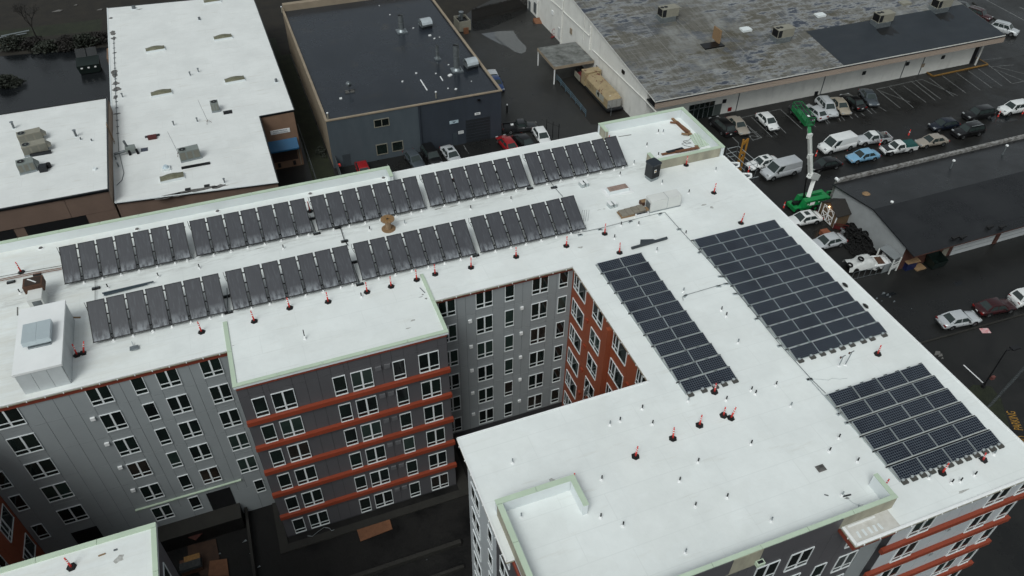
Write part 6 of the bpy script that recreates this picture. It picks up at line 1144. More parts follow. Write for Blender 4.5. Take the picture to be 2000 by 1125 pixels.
for k in range(2):
    y0 = .55 + k * 1.0; D = MB(); X = -.035
    for e in ((y0, y0 + .98, .1, .2), (y0, y0 + .98, 1.1, 1.2), (y0, y0 + .98, 2.0, 2.1), (y0, y0 + .09, .2, 2.0), (y0 + .89, y0 + .98, .2, 2.0)): D.box(X, -.003, e[0], e[1], e[2], e[3], M_WHITE)
    D.bar((X - .005, y0 + .05, .15), (X - .005, y0 + .93, 1.15), .04, .08, M_WHITE).bar((X - .007, y0 + .93, .15), (X - .007, y0 + .05, 1.15), .04, .08, M_WHITE)
    for j in range(5): a0, a1 = PI * j / 5, PI * (j + 1) / 5; D.bar((X - .004, y0 + .49 - .33 * math.cos(a0), 1.62 + .3 * math.sin(a0)), (X - .004, y0 + .49 - .33 * math.cos(a1), 1.62 + .3 * math.sin(a1)), .03, .06, M_WHITE)
    D.build('barn_door', SH)
me_ = bpy.data.materials.new('lamp_bulb'); me_.use_nodes = True; bs = me_.node_tree.nodes['Principled BSDF']; bs.inputs['Emission Color'].default_value = (1, .62, .32, 1); bs.inputs['Emission Strength'].default_value = 5; bs.inputs['Base Color'].default_value = (1, .8, .6, 1)
L_o = MB().lathe([(.02, -.09), (.09, -.04), (.09, .04), (.02, .09)], 10, me_, Matrix.Translation((-.14, sy / 2 + .0, 2.35))).build('lamp', SH)
pl = bpy.data.lights.new('shed_lamp_light', 'POINT'); pl.energy = 3; pl.color = (1, .6, .3); pl.shadow_soft_size = .1; po = bpy.data.objects.new('shed_lamp_light', pl); COL.objects.link(po); po.location = (65.3 - .35, 57.4 + sy / 2, 2.3)
def tyre_mesh():
    b = MB(); n = 16; m = 7; vs = []; fs = []
    for i in range(n):
        a = 2 * PI * i / n
        for j in range(m): t = 2 * PI * j / m; R_t = .25 + .085 * math.cos(t); vs.append((R_t * math.cos(a), R_t * math.sin(a), .10 * math.sin(t)))
    for i in range(n):
        for j in range(m): fs.append((i * m + j, ((i + 1) % n) * m + j, ((i + 1) % n) * m + (j + 1) % m, i * m + (j + 1) % m))
    return b.add(vs, fs, M_TYRE, True).mesh('old_tyre')
TM = tyre_mesh(); ty_poly = [at(*ze_(*p), 0) for p in ((850, 420), (940, 400), (1100, 500), (1190, 560), (1240, 640), (1190, 740), (960, 790), (820, 650), (840, 540))]
cx_ = sum(p.x for p in ty_poly) / 9; cy_ = sum(p.y for p in ty_poly) / 9
def inside(x, y, P):
    c = False; n = len(P)
    for i in range(n):
        a, b_ = P[i], P[(i + 1) % n]
        if (a.y > y) != (b_.y > y) and x < (b_.x - a.x) * (y - a.y) / (b_.y - a.y) + a.x: c = not c
    return c
cnt = 0; xs0, xs1 = min(p.x for p in ty_poly), max(p.x for p in ty_poly); ys0, ys1 = min(p.y for p in ty_poly), max(p.y for p in ty_poly)
for _ in range(4000):
    if cnt >= 230: break
    x, y = random.uniform(xs0, xs1), random.uniform(ys0, ys1)
    if not inside(x, y, ty_poly) or x > 67.0: continue
    dd = max(0, 1 - ((x - cx_) ** 2 / 7 + (y - cy_) ** 2 / 9)); h = random.uniform(0.1, .25 + 1.35 * dd)
    o = link('old_tyre', TM, None, False, (x, y, h), (random.gauss(0, .5), random.gauss(0, .5), random.uniform(0, 3)), (random.uniform(.95, 1.35),) * 3)
    zone = ('silver car side' if x < cx_ - .8 else 'white wall side' if x > cx_ + .9 else 'in the middle') + (', shed end' if y > cy_ + 1.0 else ', lean-to end' if y < cy_ - 1.0 else ', half way along') + (', on top' if h > .8 else ', low down'); tag(o, 'black tyre of the heap, ' + zone, 'tyre', 'old tyres heaped in the yard'); cnt += 1
tag(stuff(MB().lathe([(3.3, 0), (2.9, .25), (2.0, .75), (.9, 1.15), (.2, 1.25)], 20, M_TYRE, Matrix.Translation((cx_ - .3, cy_, 0)) @ Matrix.Diagonal((.62, .85, .8, 1))).build('tyre_heap_core')), 'dark mass of tyres deep inside the heap', 'tyre heap')
for (a, b_, s_) in ((800, 490, 'rearmost'), (815, 510, 'second from the back'), (800, 535, 'left middle'), (830, 520, 'centre'), (795, 550, 'nearest the silver car'), (845, 530, 'nearest the tyres')): c = at(*ze_(a, b_), .3); tag(MB().cyl((0, 0, 0), (.1, 0, .2), .28, .28, 14, M_RIM).cyl((.1, 0, .201), (.11, 0, .21), .15, .15, 10, M_DKTRIM).build('loose_wheel_rim', None, False, c), 'silver wheel rim in the small group beside the tyre heap, ' + s_, 'wheel rim', 'wheel rims beside the tyre heap')
c = at(*ze_(615, 525), .3); tag(MB().box(-.5, .5, -.4, .4, 0, .6, mat('orange_brown_box', (.30, .10, .05), .6)).build('cardboard_box', None, False, c - Vector((0, 0, .3))), 'orange-brown box between the two pale cars by the shed', 'box')
c = at(*ze_(770, 470), .3); tag(MB().bar((-.6, .3, .4), (.6, -.8, .4), .1, .5, MATS['dark_red_metal']).bar((-.6, .3, .9), (.7, -.7, .9), .08, .08, MATS['dark_red_metal']).bar((-.6, .3, 0), (-.6, .3, .9), .08, .08, MATS['dark_red_metal']).bar((.65, -.75, 0), (.65, -.75, .9), .08, .08, MATS['dark_red_metal']).build('red_frame', None, False, c - Vector((0, 0, .3))), 'dark red metal frame between the shed and the wheel rims', 'metal frame')
# tarpaulin-covered truck
p, q = at(*ze_(850, 880), .6), at(*ze_(1190, 850), .6); d = q - p; T = thing('tarp_covered_truck', 'truck wrapped in a white tarpaulin with two tyres lying on top', 'truck', (p.x, p.y, 0), math.atan2(d.y, d.x)); Lt = max(4.6, Vector((d.x, d.y)).length)
tb = MB(); nx, ny = 16, 9; V = []
for i in range(nx + 1):
    x = Lt * i / nx; f_ = i / nx; hz = 1.0 if f_ < .22 else (1.0 + (f_ - .22) / .12 * .62 if f_ < .34 else (1.62 if f_ < .58 else (1.62 - (f_ - .58) / .10 * .5 if f_ < .68 else 1.08)))
    for j in range(ny + 1):
        t = -1 + 2 * j / ny; y = .98 * (t if abs(t) < .8 else math.copysign(.8 + (abs(t) - .8) * .7, t)); z = hz * (1 - max(0, abs(t) - .55) ** 2 * 2.6) - (.28 if abs(t) > .95 else 0); V.append((x + random.uniform(-.05, .05), y + random.uniform(-.04, .04), max(.3, z + random.uniform(-.05, .05))))
tb.add(V, [(i * (ny + 1) + j, (i + 1) * (ny + 1) + j, (i + 1) * (ny + 1) + j + 1, i * (ny + 1) + j + 1) for i in range(int(nx * .80)) for j in range(ny)], M_TARP, True).build('tarpaulin', T)
MB().box(Lt * .66, Lt + .2, -.9, .9, .4, .95, M_WHITE).box(Lt * .74, Lt * .96, -.65, .65, .951, .96, M_RUST).box(Lt + .2, Lt + .3, -1.0, 1.0, .5, 1.3, M_WHITE).box(.5, Lt, -.7, .7, .3, .7, M_DKTRIM).build('truck_bed', T)
for x in (.9, Lt - 1.1):
    for s in (-1, 1): MB().cyl((x, s * .8 - .1, .36), (x, s * .8 + .1, .36), .36, .36, 14, M_TYRE).build('wheel', T)
for (a, b_, h, s) in ((890, 875, 1.12, 'left, on the tarpaulin'), (1010, 808, 1.75, 'right, on the tarpaulin')): o = link('spare_tyre', TM, None, False, at(*ze_(a, b_), h), (.15, .1, 0), (1.15,) * 3); tag(o, 'black tyre lying flat ' + s, 'tyre')
# lean-to and panel
c = at(*ze_(1300, 860), 0); t = thing('lean_to', 'small open lean-to with a grey metal roof against the white garage wall', 'shelter', (c.x, c.y, 0)); q = [at(*ze_(*p), 2.2) for p in ((1215, 690), (1300, 650), (1455, 780), (1375, 818))]
MB().add([x for x in q] + [x - Vector((0, 0, .1)) for x in q], [(0, 3, 2, 1), (4, 5, 6, 7), (0, 4, 7, 3), (3, 7, 6, 2), (2, 6, 5, 1), (1, 5, 4, 0)], M_GREYROOF).build('roof', t, True)
for x in q: MB().box(x.x - .06, x.x + .06, x.y - .06, x.y + .06, 0, 2.1, M_WMET).build('post', t, True)
MB().bar((q[3].x, q[3].y, .9), (q[2].x, q[2].y, .9), .06, .5, M_WMET).build('rail', t, True); MB().bar((q[3].x, q[3].y, 1.5), (q[2].x, q[2].y, 1.5), .05, .06, M_WMET).build('rail', t, True); MB().bar((q[0].x, q[0].y, 1.0), (q[1].x, q[1].y, 1.0), .04, 1.8, M_BLKMET).build('back_board', t, True)
q = [at(*ze_(*p), 0) for p in ((1225, 965), (1425, 905))]; tag(MB().bar(q[0] + Vector((0, 0, .65)), q[1] + Vector((0, 0, .65)), .06, 1.25, M_GREYROOF).build('sheet_metal_barrier'), 'pale sheet metal panel standing on the yard boundary', 'panel')
q = [at(*ze_(*p), 0) for p in ((900, 1040), (1225, 965))]; t = thing('wire_fence', 'low wire fence between the tarpaulin truck and the street', 'fence', q[0]); MB().bar(q[0] + Vector((0, 0, 1.2)), q[1] + Vector((0, 0, 1.2)), .04, .04, M_GALVD).bar(q[0] + Vector((0, 0, .1)), q[1] + Vector((0, 0, .1)), .04, .04, M_GALVD).build('rail', t, True)
for k in range(6): x = q[0].lerp(q[1], k / 5); bx('post', t, x.x - .03, x.x + .03, x.y - .03, x.y + .03, 0, 1.25, M_GALVD)
c = at(*ze_(1510, 900), 0); t = thing('blue_bin', 'blue bin piled with yellow-brown cardboard by the brick corner', 'bin', c); MB().box(-.7, .7, -.5, .5, 0, 1.1, mat('dark_blue_bin', (.008, .015, .07), .5)).build('body', t); MB().add([(-.9, -.6, 1.15), (.9, -.7, 1.2), (1.1, .7, 1.3), (-.8, .7, 1.2)], [(0, 1, 2, 3)], M_WOOD).build('lid', t)
c = at(*ze_(1640, 900), 0); tag(MB().box(-.8, .6, -.5, .5, 0, .12, M_WOOD).build('flat_cardboard', None, False, c), 'flat brown cardboard lying right of the blue bin', 'cardboard')
c = at(*ze_(1800, 880), 0); t = thing('dumpster', 'dark green dumpster with its black lid open by the garage', 'dumpster', c); gd = mat('dark_green_metal', (.005, .013, .011), .5, var=.3); MB().add([(-.9, -.6, .1), (.9, -.6, .1), (.9, .6, .1), (-.9, .6, .1), (-1.0, -.75, 1.1), (1.0, -.75, 1.1), (1.0, .75, 1.4), (-1.0, .75, 1.4)], [(0, 3, 2, 1), (0, 1, 5, 4), (1, 2, 6, 5), (2, 3, 7, 6), (3, 0, 4, 7)], gd).build('body', t); MB().add([(-1.0, .75, 1.4), (1.0, .75, 1.4), (1.1, 1.6, 2.2), (-1.1, 1.6, 2.2)], [(0, 1, 2, 3), (3, 2, 1, 0)], M_BLACK).build('lid', t)
c = at(158 + 20, 138, 0); t = thing('dumpster', 'dark green dumpster standing in the wet car park at the top left', 'dumpster', (c.x, c.y, 0), -.0); MB().add([(-1.5, -1.0, .1), (1.5, -1.0, .1), (1.5, 1.0, .1), (-1.5, 1.0, .1), (-1.7, -1.2, 1.5), (1.7, -1.2, 1.5), (1.7, 1.2, 1.9), (-1.7, 1.2, 1.9)], [(0, 3, 2, 1), (0, 1, 5, 4), (1, 2, 6, 5), (2, 3, 7, 6), (3, 0, 4, 7), (4, 5, 6, 7)], gd).build('body', t)
for k in (-1.6, .05): MB().add([(k, 1.2, 1.9), (k + 1.5, 1.2, 1.9), (k + 1.5, 2.2, 2.9), (k, 2.2, 2.9)], [(0, 1, 2, 3), (3, 2, 1, 0)], mat('ribbed_lid', (.05, .055, .06), .6)).build('lid', t)
for k in (-1.0, 0, 1.0): MB().box(k - .15, k + .15, -1.22, -1.12, 1.0, 1.2, M_WHITE).build('sticker', t)

# ================================================================ SCAFFOLD BY THE ROOF EDGE
zs = Z(1400, 260, 260, 1828); t = thing('scaffold_tower', 'grey tube scaffold standing beside the roof edge', 'scaffold', (44, 56, 0)); b = MB()
def L3(a, c, z0, z1=None, m=M_ALU, r=.03): b.cyl(at(*zs(*a), z0), at(*zs(*c), z0 if z1 is None else z1), r, r, 6, m)
for dz, (p0, p1, p2, p3) in enumerate((((145, 215), (300, 180), (560, 400), (385, 515)), ((130, 285), (275, 250), (545, 450), (385, 515)))):
    z = 20.0 - dz * 1.0
    L3(p0, p1, z); 
for (a, c, z) in (((145, 215), (415, 455), 19.8), ((300, 180), (570, 410), 19.8), ((130, 285), (385, 515), 18.8), ((290, 250), (545, 475), 18.8), ((120, 335), (260, 310), 18.2), ((415, 455), (570, 410), 19.8), ((455, 625), (570, 598), 19.0)): L3(a, c, z)
for (a, h) in (((145, 195), 20.2), ((300, 150), 20.3), ((570, 395), 20.4), ((395, 440), 20.2)): p = at(*zs(*a), h); b.cyl((p.x, p.y, 0), p, .03, .03, 6, M_GALVD)
b.build('tubes', t, True)
p0, p1 = at(*zs(295, 510), 17.5), at(*zs(365, 180), 21.0); yl = mat('faded_orange_yellow', (.42, .20, .03), .55, var=.15); ld = thing('yellow_ladder_mast', 'orange-yellow lattice mast standing in the scaffold', 'mast', (p0.x, p0.y, 0)); b = MB()
for s in (-.25, .25): b.bar(Vector((p0.x + s, p0.y, 0)), Vector((p0.x + s, p0.y, p1.z)), .12, .14, yl)
for k in range(22): z = .5 + k * .95; b.bar((p0.x - .22, p0.y, z), (p0.x + .22, p0.y, z + (.45 if k % 2 else 0)), .08, .25, yl)
b.build('lattice', ld, True)
for (a, s) in (((235, 450), 'left of the two'), ((400, 600), 'right of the two')): c = at(*zs(*a), 19.3); o = MB().tube([(-.5, .2, 0), (-.2, .35, .15), (.2, .3, .1), (.5, 0, .2), (.35, -.3, .1), (-.1, -.3, 0)], .10, 8, M_WHITE).bar((-.4, 0, .1), (.5, -.1, .1), .12, .12, M_GALV).build('wrapped_fitting', None, False, c); tag(o, 'white wrapped scaffold fitting at the roof edge, ' + s, 'fitting')
for (a, s) in (((430, 540), 'below the white sedan'), ((1355, 320), 'between the boom and the white van'), ((915, 1030), 'beside the lift wheel')):
    c = at(*zs(*a), 0); o = MB().cyl((0, 0, 0), (0, 0, .05), .25, .22, 8, M_BLACK).cyl((0, 0, .05), (0, 0, 1.0), .11, .05, 8, M_ORANGE).cyl((0, 0, .5), (0, 0, .65), .09, .08, 8, M_REFL).build('traffic_cone', None, False, c); tag(o, 'tall orange traffic cone ' + s, 'traffic cone')
for (a, s) in (((430, 690), 'behind the light blue sedan'), ((85, 745), 'behind the white van rear wheel'), ((745, 580), 'behind the green bed cover'), ((1092, 515), 'beside the navy hatchback'), ((1715, 380), 'below the white SUV hood'), ((1980, 350), 'below the white SUV door'), ((450, 655), 'at the silver pickup rear wheel')):
    c = at(*zb_(*a), 0); o = MB().cyl((0, 0, 0), (0, 0, .05), .25, .22, 8, M_BLACK).cyl((0, 0, .05), (0, 0, 1.0), .11, .05, 8, M_ORANGE).cyl((0, 0, .5), (0, 0, .65), .09, .08, 8, M_REFL).build('traffic_cone', None, False, c); tag(o, 'orange traffic cone ' + s, 'traffic cone')

# ================================================================ PAINTED LINES
def line(a, c, zf, w=.10, m=M_WLINE, z=.012, name='painted_line'):
    p, q = at(*zf(*a), 0), at(*zf(*c), 0); d = (q - p).normalized(); n = Vector((-d.y, d.x, 0)) * w / 2; b = MB(); b.add([(p + n).to_tuple()[:2] + (z,), (p - n).to_tuple()[:2] + (z,), (q - n).to_tuple()[:2] + (z,), (q + n).to_tuple()[:2] + (z,)], [(0, 1, 2, 3)], m); return struct(b.build(name))
for a, c in (((430, 465), (490, 525)), ((590, 450), (700, 470)), ((520, 370), (620, 495)), ((560, 350), (705, 470)), ((620, 495), (705, 470)), ((540, 400), (600, 385)), ((570, 430), (660, 415)), ((600, 465), (560, 360)), ((680, 470), (585, 380)), ((608, 280), (800, 465)), ((880, 210), (1080, 392)), ((1290, 310), (1320, 345)), ((1180, 345), (1205, 370)), ((1310, 305), (1340, 338)), ((1420, 290), (1438, 318)), ((1445, 275), (1475, 312)), ((1520, 265), (1548, 295)), ((1570, 250), (1602, 285)), ((1625, 240), (1660, 268)), ((1680, 205), (1730, 250)), ((1720, 200), (1770, 243)), ((1770, 20), (1990, 195)), ((1780, 175), (1862, 225)), ((875, 375), (930, 430)), ((800, 405), (850, 445)), ((515, 285), (880, 205))): line(a, c, za)
for a, c in (((405, 975), (770, 1111)), ((535, 945), (800, 1170)), ((690, 930), (935, 1111)), ((785, 890), (1040, 1090)), ((840, 885), (1095, 1075)), ((900, 865), (1280, 1040)), ((975, 850), (1235, 1045)), ((1110, 820), (1370, 1010)), ((1265, 788), (1525, 980)), ((1390, 765), (1650, 955)), ((1500, 745), (1760, 935)), ((1610, 700), (1870, 908)), ((1620, 725), (1890, 705)), ((1870, 908), (2010, 880)), ((1640, 735), (2000, 880)), ((1700, 725), (2000, 800)), ((1530, 655), (1760, 628)), ((400, 968), (900, 860))): line(a, c, zc2)
for a, c in (((1590, 0), (2010, 225)), ((1950, 75), (2010, 105))): line(a, c, zc2, .18, M_WLINE)
for a, c in (((500, 925), (520, 975)),): pass
for a, c in (((1155, 365), (1195, 430)), ((505, 525), (520, 560)), ((1165, 690 - 300), (1200, 435))): line(a, c, zm)
for a, c in (((358, 537), (492, 660)),): line(a, c, zg, .14, M_REFL)
q = [at(*zc2(*p), 0) for p in ((930, 782), (1012, 832), (1605, 705), (1480, 630))]; b = MB(); b.prism([(p.x, p.y) for p in q], 0, .13, M_WALK); struct(b.build('pavement')); b = MB()
for p, r in ((q[0], q[1]), (q[1], q[2]), (q[2], q[3])): b.bar(p + Vector((0, 0, .10)), r + Vector((0, 0, .10)), .22, .16, M_YELC)
struct(b.build('kerb'))
# roadway beyond the warehouse corner
q = [at(*zc2(*p), 0) for p in ((1380, -60), (2100, 400), (2400, 300), (1900, -150))]; sheet('road', [(p.x, p.y) for p in q], .006, M_ASPH)
a, c = at(*zc2(1920, 385), 0), at(*zc2(1440, 30), 0); b = MB(); b.bar(a + Vector((0, 0, .07)), c + Vector((0, 0, .07)), .25, .14, M_WALK); struct(b.build('kerb'))
# yellow lettering on the ground
p, q = at(1990, 838, 0), at(1975, 805, 0); d = q - p; o = text('painted_lettering', 'PARKING', 1.35, M_YEL, None, ((p.x + q.x) / 2, (p.y + q.y) / 2, .012), (0, 0, math.atan2(d.y, d.x)), 1); o['kind'] = 'structure'
ww = 5.0; o.scale = (max(.4, d.length / ww), .9, 1)
o2 = text('painted_lettering', 'NO', 1.35, M_YEL, None, ((p.x + q.x) / 2 - d.x * 1.12, (p.y + q.y) / 2 - d.y * 1.12, .012), (0, 0, math.atan2(d.y, d.x)), 1); o2['kind'] = 'structure'; o2.scale = o.scale
# lamp post on its planted island, with a red and white sign on the ground
c = at(1919, 757, 0); q = [at(*p, 0) for p in ((1880, 770), (1900, 752), (1935, 755), (1955, 780), (1970, 830), (1985, 880), (1960, 880), (1920, 820))]; sheet('planted_island', [(p.x, p.y) for p in q], .05, M_GRASS)
t = thing('street_lamp', 'black street lamp post with a small red and white sign on the planted island', 'street lamp', c); tp = atx(1965, 684, c.x); h = tp.z
MB().cyl((0, 0, 0), (0, 0, .4), .2, .19, 12, M_LAMP).cyl((0, 0, .4), (0, 0, h), .09, .06, 10, M_LAMP).build('pole', t); MB().bar((0, 0, h), (.9, -.1, h + .05), .12, .12, M_LAMP).build('arm', t); MB().box(.55, 1.5, -.3, .2, h - .02, h + .14, M_LAMP).build('lamp_head', t); MB().box(-.05, .35, -.35, -.12, 1.5, 1.9, mat('faded_red_sign', (.20, .07, .06), .6)).build('sign', t)
o = MB().box(-.5, .5, -.36, .36, 0, .03, mat('red_white_sign', (.55, .10, .12), .5, var=.0, scale=3, col2=(.70, .60, .60))).build('fallen_sign', None, False, at(1924, 646, 0.02)); o.rotation_euler = (0, 0, -.3); tag(o, 'red and white sign board lying on the dark asphalt near the silver sedan', 'sign')
for i in range(7): text
t = thing('leaning_ladder', 'long grey ladder leaning beside the planted island', 'ladder', at(1925, 850, 0)); a0, a1, b0, b1 = at(1926, 797, 1.0), at(2010, 705, 9.5), at(1932, 808, 1.0), at(2016, 712, 9.5); MB().bar(a0, a1, .06, .08, M_GALVD).bar(a0 + Vector((.5, 0, 0)), a1 + Vector((.5, 0, 0)), .06, .08, M_GALVD).build('stringer', t, True); b = MB()
for k in range(26): p = a0.lerp(a1, k / 26); b.bar(p, p + Vector((.5, 0, 0)), .03, .03, M_GALVD)
b.build('rungs', t, True)
# litter on the wet street
for (u, v, s) in ((1725, 573, .3), (1733, 576, .25), (1738, 580, .18), (1712, 583, .2), (1746, 589, .2), (1722, 588, .12), (1780, 603, .1), (1830, 690, .5), (1836, 694, .35), (1840, 700, .2)):
    c = at(u, v, .02); tag(MB().prism([(-s, -s * .3), (s * .5, -s * .5), (s, .1), (.1, s * .6)], 0, .03, M_CONC if u > 1820 else M_GALV).build('litter', None, False, c), 'pale scrap of litter on the wet street beside the roof edge', 'litter', 'litter on the wet street')

# ================================================================ FENCE AND PLANTS AT THE TOP
def leaves(name, cx, cy, sx, sy, h, n, par=None, m=M_LEAF, size=.16, cone=False):
    b = MB()
    for _ in range(n):
        a = random.uniform(0, 2 * PI); r = math.sqrt(random.random()); z = random.random() ** (1.3 if cone else .8)
        k = (1 - z) if cone else math.sqrt(max(0, 1 - (z * .95) ** 2)); lump = .75 + .25 * math.sin(a * 3 + cx) * math.cos(z * 5 + cy)
        p = Vector((cx + sx * r * k * lump * math.cos(a), cy + sy * r * k * lump * math.sin(a), .1 + h * z)); u = Vector((random.gauss(0, 1), random.gauss(0, 1), random.gauss(0, .7))).normalized() * size * random.uniform(.5, 1.3); w = u.orthogonal().normalized() * size * .5
        b.add([p - u, p + w, p + u, p - w], [(0, 1, 2, 3)], m)
    return b.build(name, par, par is not None)
def shrub(label, u, v, sx, sy, h, n, m=M_LEAF, size=.16, name='shrub', cat='shrub'):
    c = at(u, v, 0); t = thing(name, label, cat, c); 
    b = MB()
    for k in range(6): a = k * 1.05; b.cyl((c.x, c.y, 0), (c.x + sx * .6 * math.cos(a), c.y + sy * .6 * math.sin(a), h * .8), .05, .02, 5, M_TWIG)
    b.build('stems', t, True); leaves('foliage', c.x, c.y, sx, sy, h, n, t, m, size); return t
shrub('dark green bush standing in the wet car park at the left edge', 12, 168, 2.6, 2.0, 1.6, 1500, M_LEAF, .2)
shrub('low dark hedge end right of the bush in the wet car park', 38, 165, 1.4, 1.0, .8, 400)
random.seed(5)
for i, (u, v, s) in enumerate(((30, 92, 'leftmost'), (65, 88, 'second from left'), (100, 95, 'third from left'), (135, 92, 'fourth from left, behind the dumpster'), (165, 88, 'fifth from left'), (190, 80, 'rightmost, beside the white roof edge'))):
    shrub('bramble thicket on the waste ground, ' + s, u, v + 2, random.uniform(3, 4), 2.4, random.uniform(1.2, 2.2), 1500, M_TWIG if i % 2 else M_LEAF, .22)
t = thing('bare_tree', 'bare dark tree with spreading branches on the waste ground', 'tree', at(72, 75, 0)); b = MB()
def grow(p, d, L, r, k):
    q = p + d * L; b.cyl(p, q, r, r * .65, 6, M_TWIG, False)
    if k: 
        for _ in range(3): dd = (d + Vector((random.gauss(0, .45), random.gauss(0, .45), random.gauss(0, .25)))).normalized(); grow(q, dd, L * random.uniform(.62, .8), r * .62, k - 1)
c = at(72, 75, 0); grow(Vector((c.x, c.y, 0)), Vector((-.05, .1, 1)).normalized(), 2.0, .14, 5); b.build('branches', t, True)
for (u, v, s) in ((4, 76, 'long, at the left edge'), (30, 68, 'short, right of the long one')):
    c = at(u, v, .2); tag(MB().bar((-2.2, 0, .1), (2.2, .5, .25), .35, .06, M_GALV).bar((-1.5, -.5, .1), (1.8, -.2, .1), .3, .06, M_GALV).build('metal_sheet', None, False, c), 'pale crumpled metal sheet on the waste ground, ' + s, 'metal sheet')
for (u, v, s, w) in ((112, 22, 'largest, in the middle of the waste ground', .9), (195, 19, 'beside the white roof corner', .5), (148, 10, 'smallest, top centre', .3), (30, 90, 'near the crumpled metal', .3)):
    c = at(u, v, .05); tag(MB().prism([(-w, -.2), (w * .6, -.3), (w, .1), (.2, w * .5)], 0, .1, M_CONC).build('litter', None, False, c), 'pale scrap of rubbish, ' + s, 'litter')
tag(MB().prism([(-2, -.8), (2, -1.0), (2.4, .6), (-1.6, 1.0)], 0, .3, M_PLY).build('earth_board', None, False, at(4, 84, 0)), 'rust brown board lying below the pale metal at the left edge', 'board')
c = at(200, 116, 0); t = thing('orange_skip', 'small rust-orange skip half hidden behind the white roof edge', 'container', (-17.9, c.y, 0)); MB().box(-.9, .9, -3.0, 1.0, .1, 1.3, M_BROWN2).box(-.7, .7, -2.8, .8, 1.301, 1.32, M_DKTRIM).build('body', t); MB().prism([(-.6, -.5), (.5, -.6), (.6, .5), (-.4, .6)], 1.33, 1.8, M_OSB).build('load', t)
# slender conifer in front of the left building
c = Vector((-18.1, 77.5, 0)); t = thing('conifer', 'slender dark conifer in front of the left brown building', 'tree', c); MB().cyl((0, 0, 0), (0, 0, 5.5), .08, .02, 6, M_TWIG).build('trunk', t)
b = MB()
for k in range(900):
    z = random.uniform(.8, 6.2); r = 1.5 * (1 - z / 6.4) + .12; a = random.uniform(0, 2 * PI); rr = r * random.uniform(.2, 1); p = c + Vector((rr * math.cos(a), rr * math.sin(a), z - rr * .25)); u = Vector((math.cos(a), math.sin(a), -.3)) * .28; w = Vector((-math.sin(a), math.cos(a), 0)) * .05; b.add([p - u, p + w, p + u, p - w], [(0, 1, 2, 3)], mat('grey_green_needles', (.030, .042, .022), .8, var=.3))
b.build('crown', t, True)
shrub('dark shrub at the brown wall beside the conifer', 217, 423, 1.0, .7, 2.3, 500, M_LEAF, .16)
# grey pole fence and post beside the white sports car, by the yard
p, q = at(*zm(1855, 270), 0), at(*zm(1480, 150), 0); t = thing('chain_link_gate', 'black chain link fence posts beside the white hatchback', 'fence', p); b = MB()
for (a, bb_) in ((1855, 280), (1908, 300), (1958, 320)): c = at(*zm(a, bb_), 0); MB().cyl((c.x, c.y, 0), (c.x, c.y, 2.6), .05, .05, 6, M_BLKMET).build('post', t, True)
a, c = at(*zm(1855, 280), 0), at(*zm(1958, 320), 0); MB().cyl(a + Vector((0, 0, 2.2)), c + Vector((0, 0, 2.2)), .03, .03, 6, M_BLKMET).build('rail', t, True)
c = at(*zm(1523, 88), 0); t = thing('yard_bollard', 'thin white-capped post with a wire near the dark pickup', 'bollard', c); MB().cyl((0, 0, 0), (0, 0, 1.3), .12, .12, 8, M_BLKMET).cyl((0, 0, 1.3), (0, 0, 1.45), .14, .12, 8, M_WHITE).build('post', t); MB().cyl((0, 0, 1.4), (-.3, .1, 3.0), .015, .015, 5, M_GALVD).build('wire', t)
p, q = at(*zm(55, 440), 2.0), at(*zm(115, 615), 2.0); t = thing('grey_fence_panel', 'grey metal fence panel at the left corner of the blue-grey building', 'fence', (p.x, p.y, 0)); MB().bar(Vector((p.x, p.y, 1)), Vector((q.x, q.y, 1)), .06, 2.0, M_GALVD).build('panel', t, True); c = at(*zm(100, 540), 1.5); MB().box(-.15, .15, -.15, .15, 0, .3, M_ORANGE).build('orange_box', t, True, c)
a, c = at(615, 250, 0), at(600, 330, 0); t = thing('side_yard_fence', 'thin fence line along the grass strip beside the white-roofed building', 'fence', (6.6, 92, 0)); b = MB()
for k in range(9): b.cyl((6.7, 82 + k * 2.5, 0), (6.7, 82 + k * 2.5, 1.7), .04, .04, 6, M_GALVD)
b.bar((6.7, 82, 1.7), (6.7, 102, 1.7), .04, .04, M_GALVD).build('posts_and_rail', t, True)
shrub('low weeds in the grass strip left of the blue-grey building', 628, 300, 1.0, 1.6, .7, 400, M_LEAF, .14); 

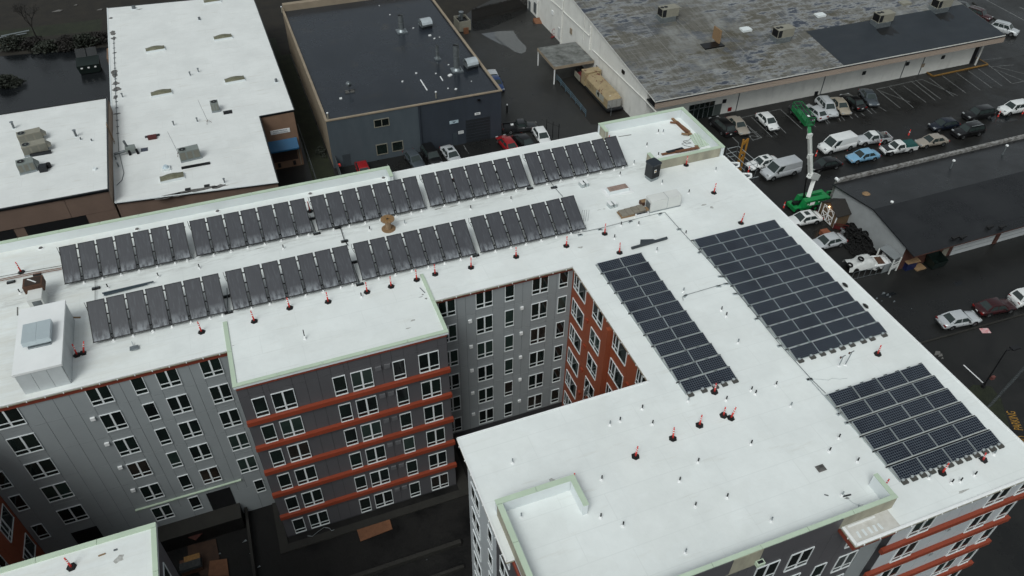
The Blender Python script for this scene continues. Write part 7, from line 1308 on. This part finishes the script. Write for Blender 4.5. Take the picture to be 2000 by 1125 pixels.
# ================================================================ COURTYARD THINGS
def board(pts, z, m, name, label, cat='board', th=.05, zf=zc):
    q = [at(*zf(*p), z) for p in pts]; o = MB().prism([(p.x, p.y) for p in q], z, z + th, m).build(name); return tag(o, label, cat)
board([(1300, 190), (1515, 100), (1540, 185), (1325, 268)], .72, M_PLY, 'plywood_sheet', 'rust-red plywood sheet lying in front of the dark block', 'plywood')
board([(290, 72), (365, 105), (215, 262), (130, 232)], 1.7, M_PLYD, 'long_board', 'long dark red board bridging the walkway to the courtyard floor', 'board', .08)
board([(160, 300), (350, 250), (375, 380), (310, 500), (250, 500), (165, 360)], .72, mat('dark_brown_ply', (.055, .026, .014), .7, var=.3, scale=2), 'plywood_sheet', 'large dark brown plywood sheet under the yellowish crate', 'plywood')
board([(310, 400), (425, 385), (440, 500), (300, 500)], .80, M_PLY, 'plywood_sheet', 'rust brown plywood sheet right of the yellowish crate', 'plywood')
board([(135, 375), (240, 345), (250, 415), (140, 450)], 1.5, M_OSB, 'osb_sheet', 'yellow-brown board on top of the crate in the courtyard', 'board')
c = at(*zc(205, 450), .7); t = thing('builders_crate', 'dark crate wrapped in grey plastic below the yellow-brown board', 'crate', c); MB().box(-.9, .7, -.4, .6, 0, .75, M_RUST).build('body', t); MB().box(-1.0, .8, -.55, .3, .751, .95, mat('dark_plastic_wrap', (.035, .038, .04), .25, bump=.6, bscale=6), top=(.1, .1)).build('plastic_cover', t)
for (a, b_, w) in ((375, 350, .12), (545, 265, .2), (480, 100, .25), (585, 345, .12), (640, 438, .15), (378, 468, .1), (1770, 392, .08), (190, 215, .08)):
    c = at(*zc(a, b_), .72 if b_ > 200 else 1.0); tag(MB().prism([(-w, -w * .4), (w, -w * .3), (w * .5, w * .6)], 0, .04, M_GALV).build('litter', None, False, c), 'small pale scrap on the dark courtyard floor', 'litter', 'scraps on the courtyard floor')
q = [at(*zc(*p), .84) for p in ((968, 230), (1000, 232), (1040, 200), (1080, 172), (1115, 178), (1130, 195), (1148, 188))]; tag(MB().tube(q, .02, 6, M_GALV).build('hose'), 'pale hose lying in a curve at the foot of the dark block', 'hose')
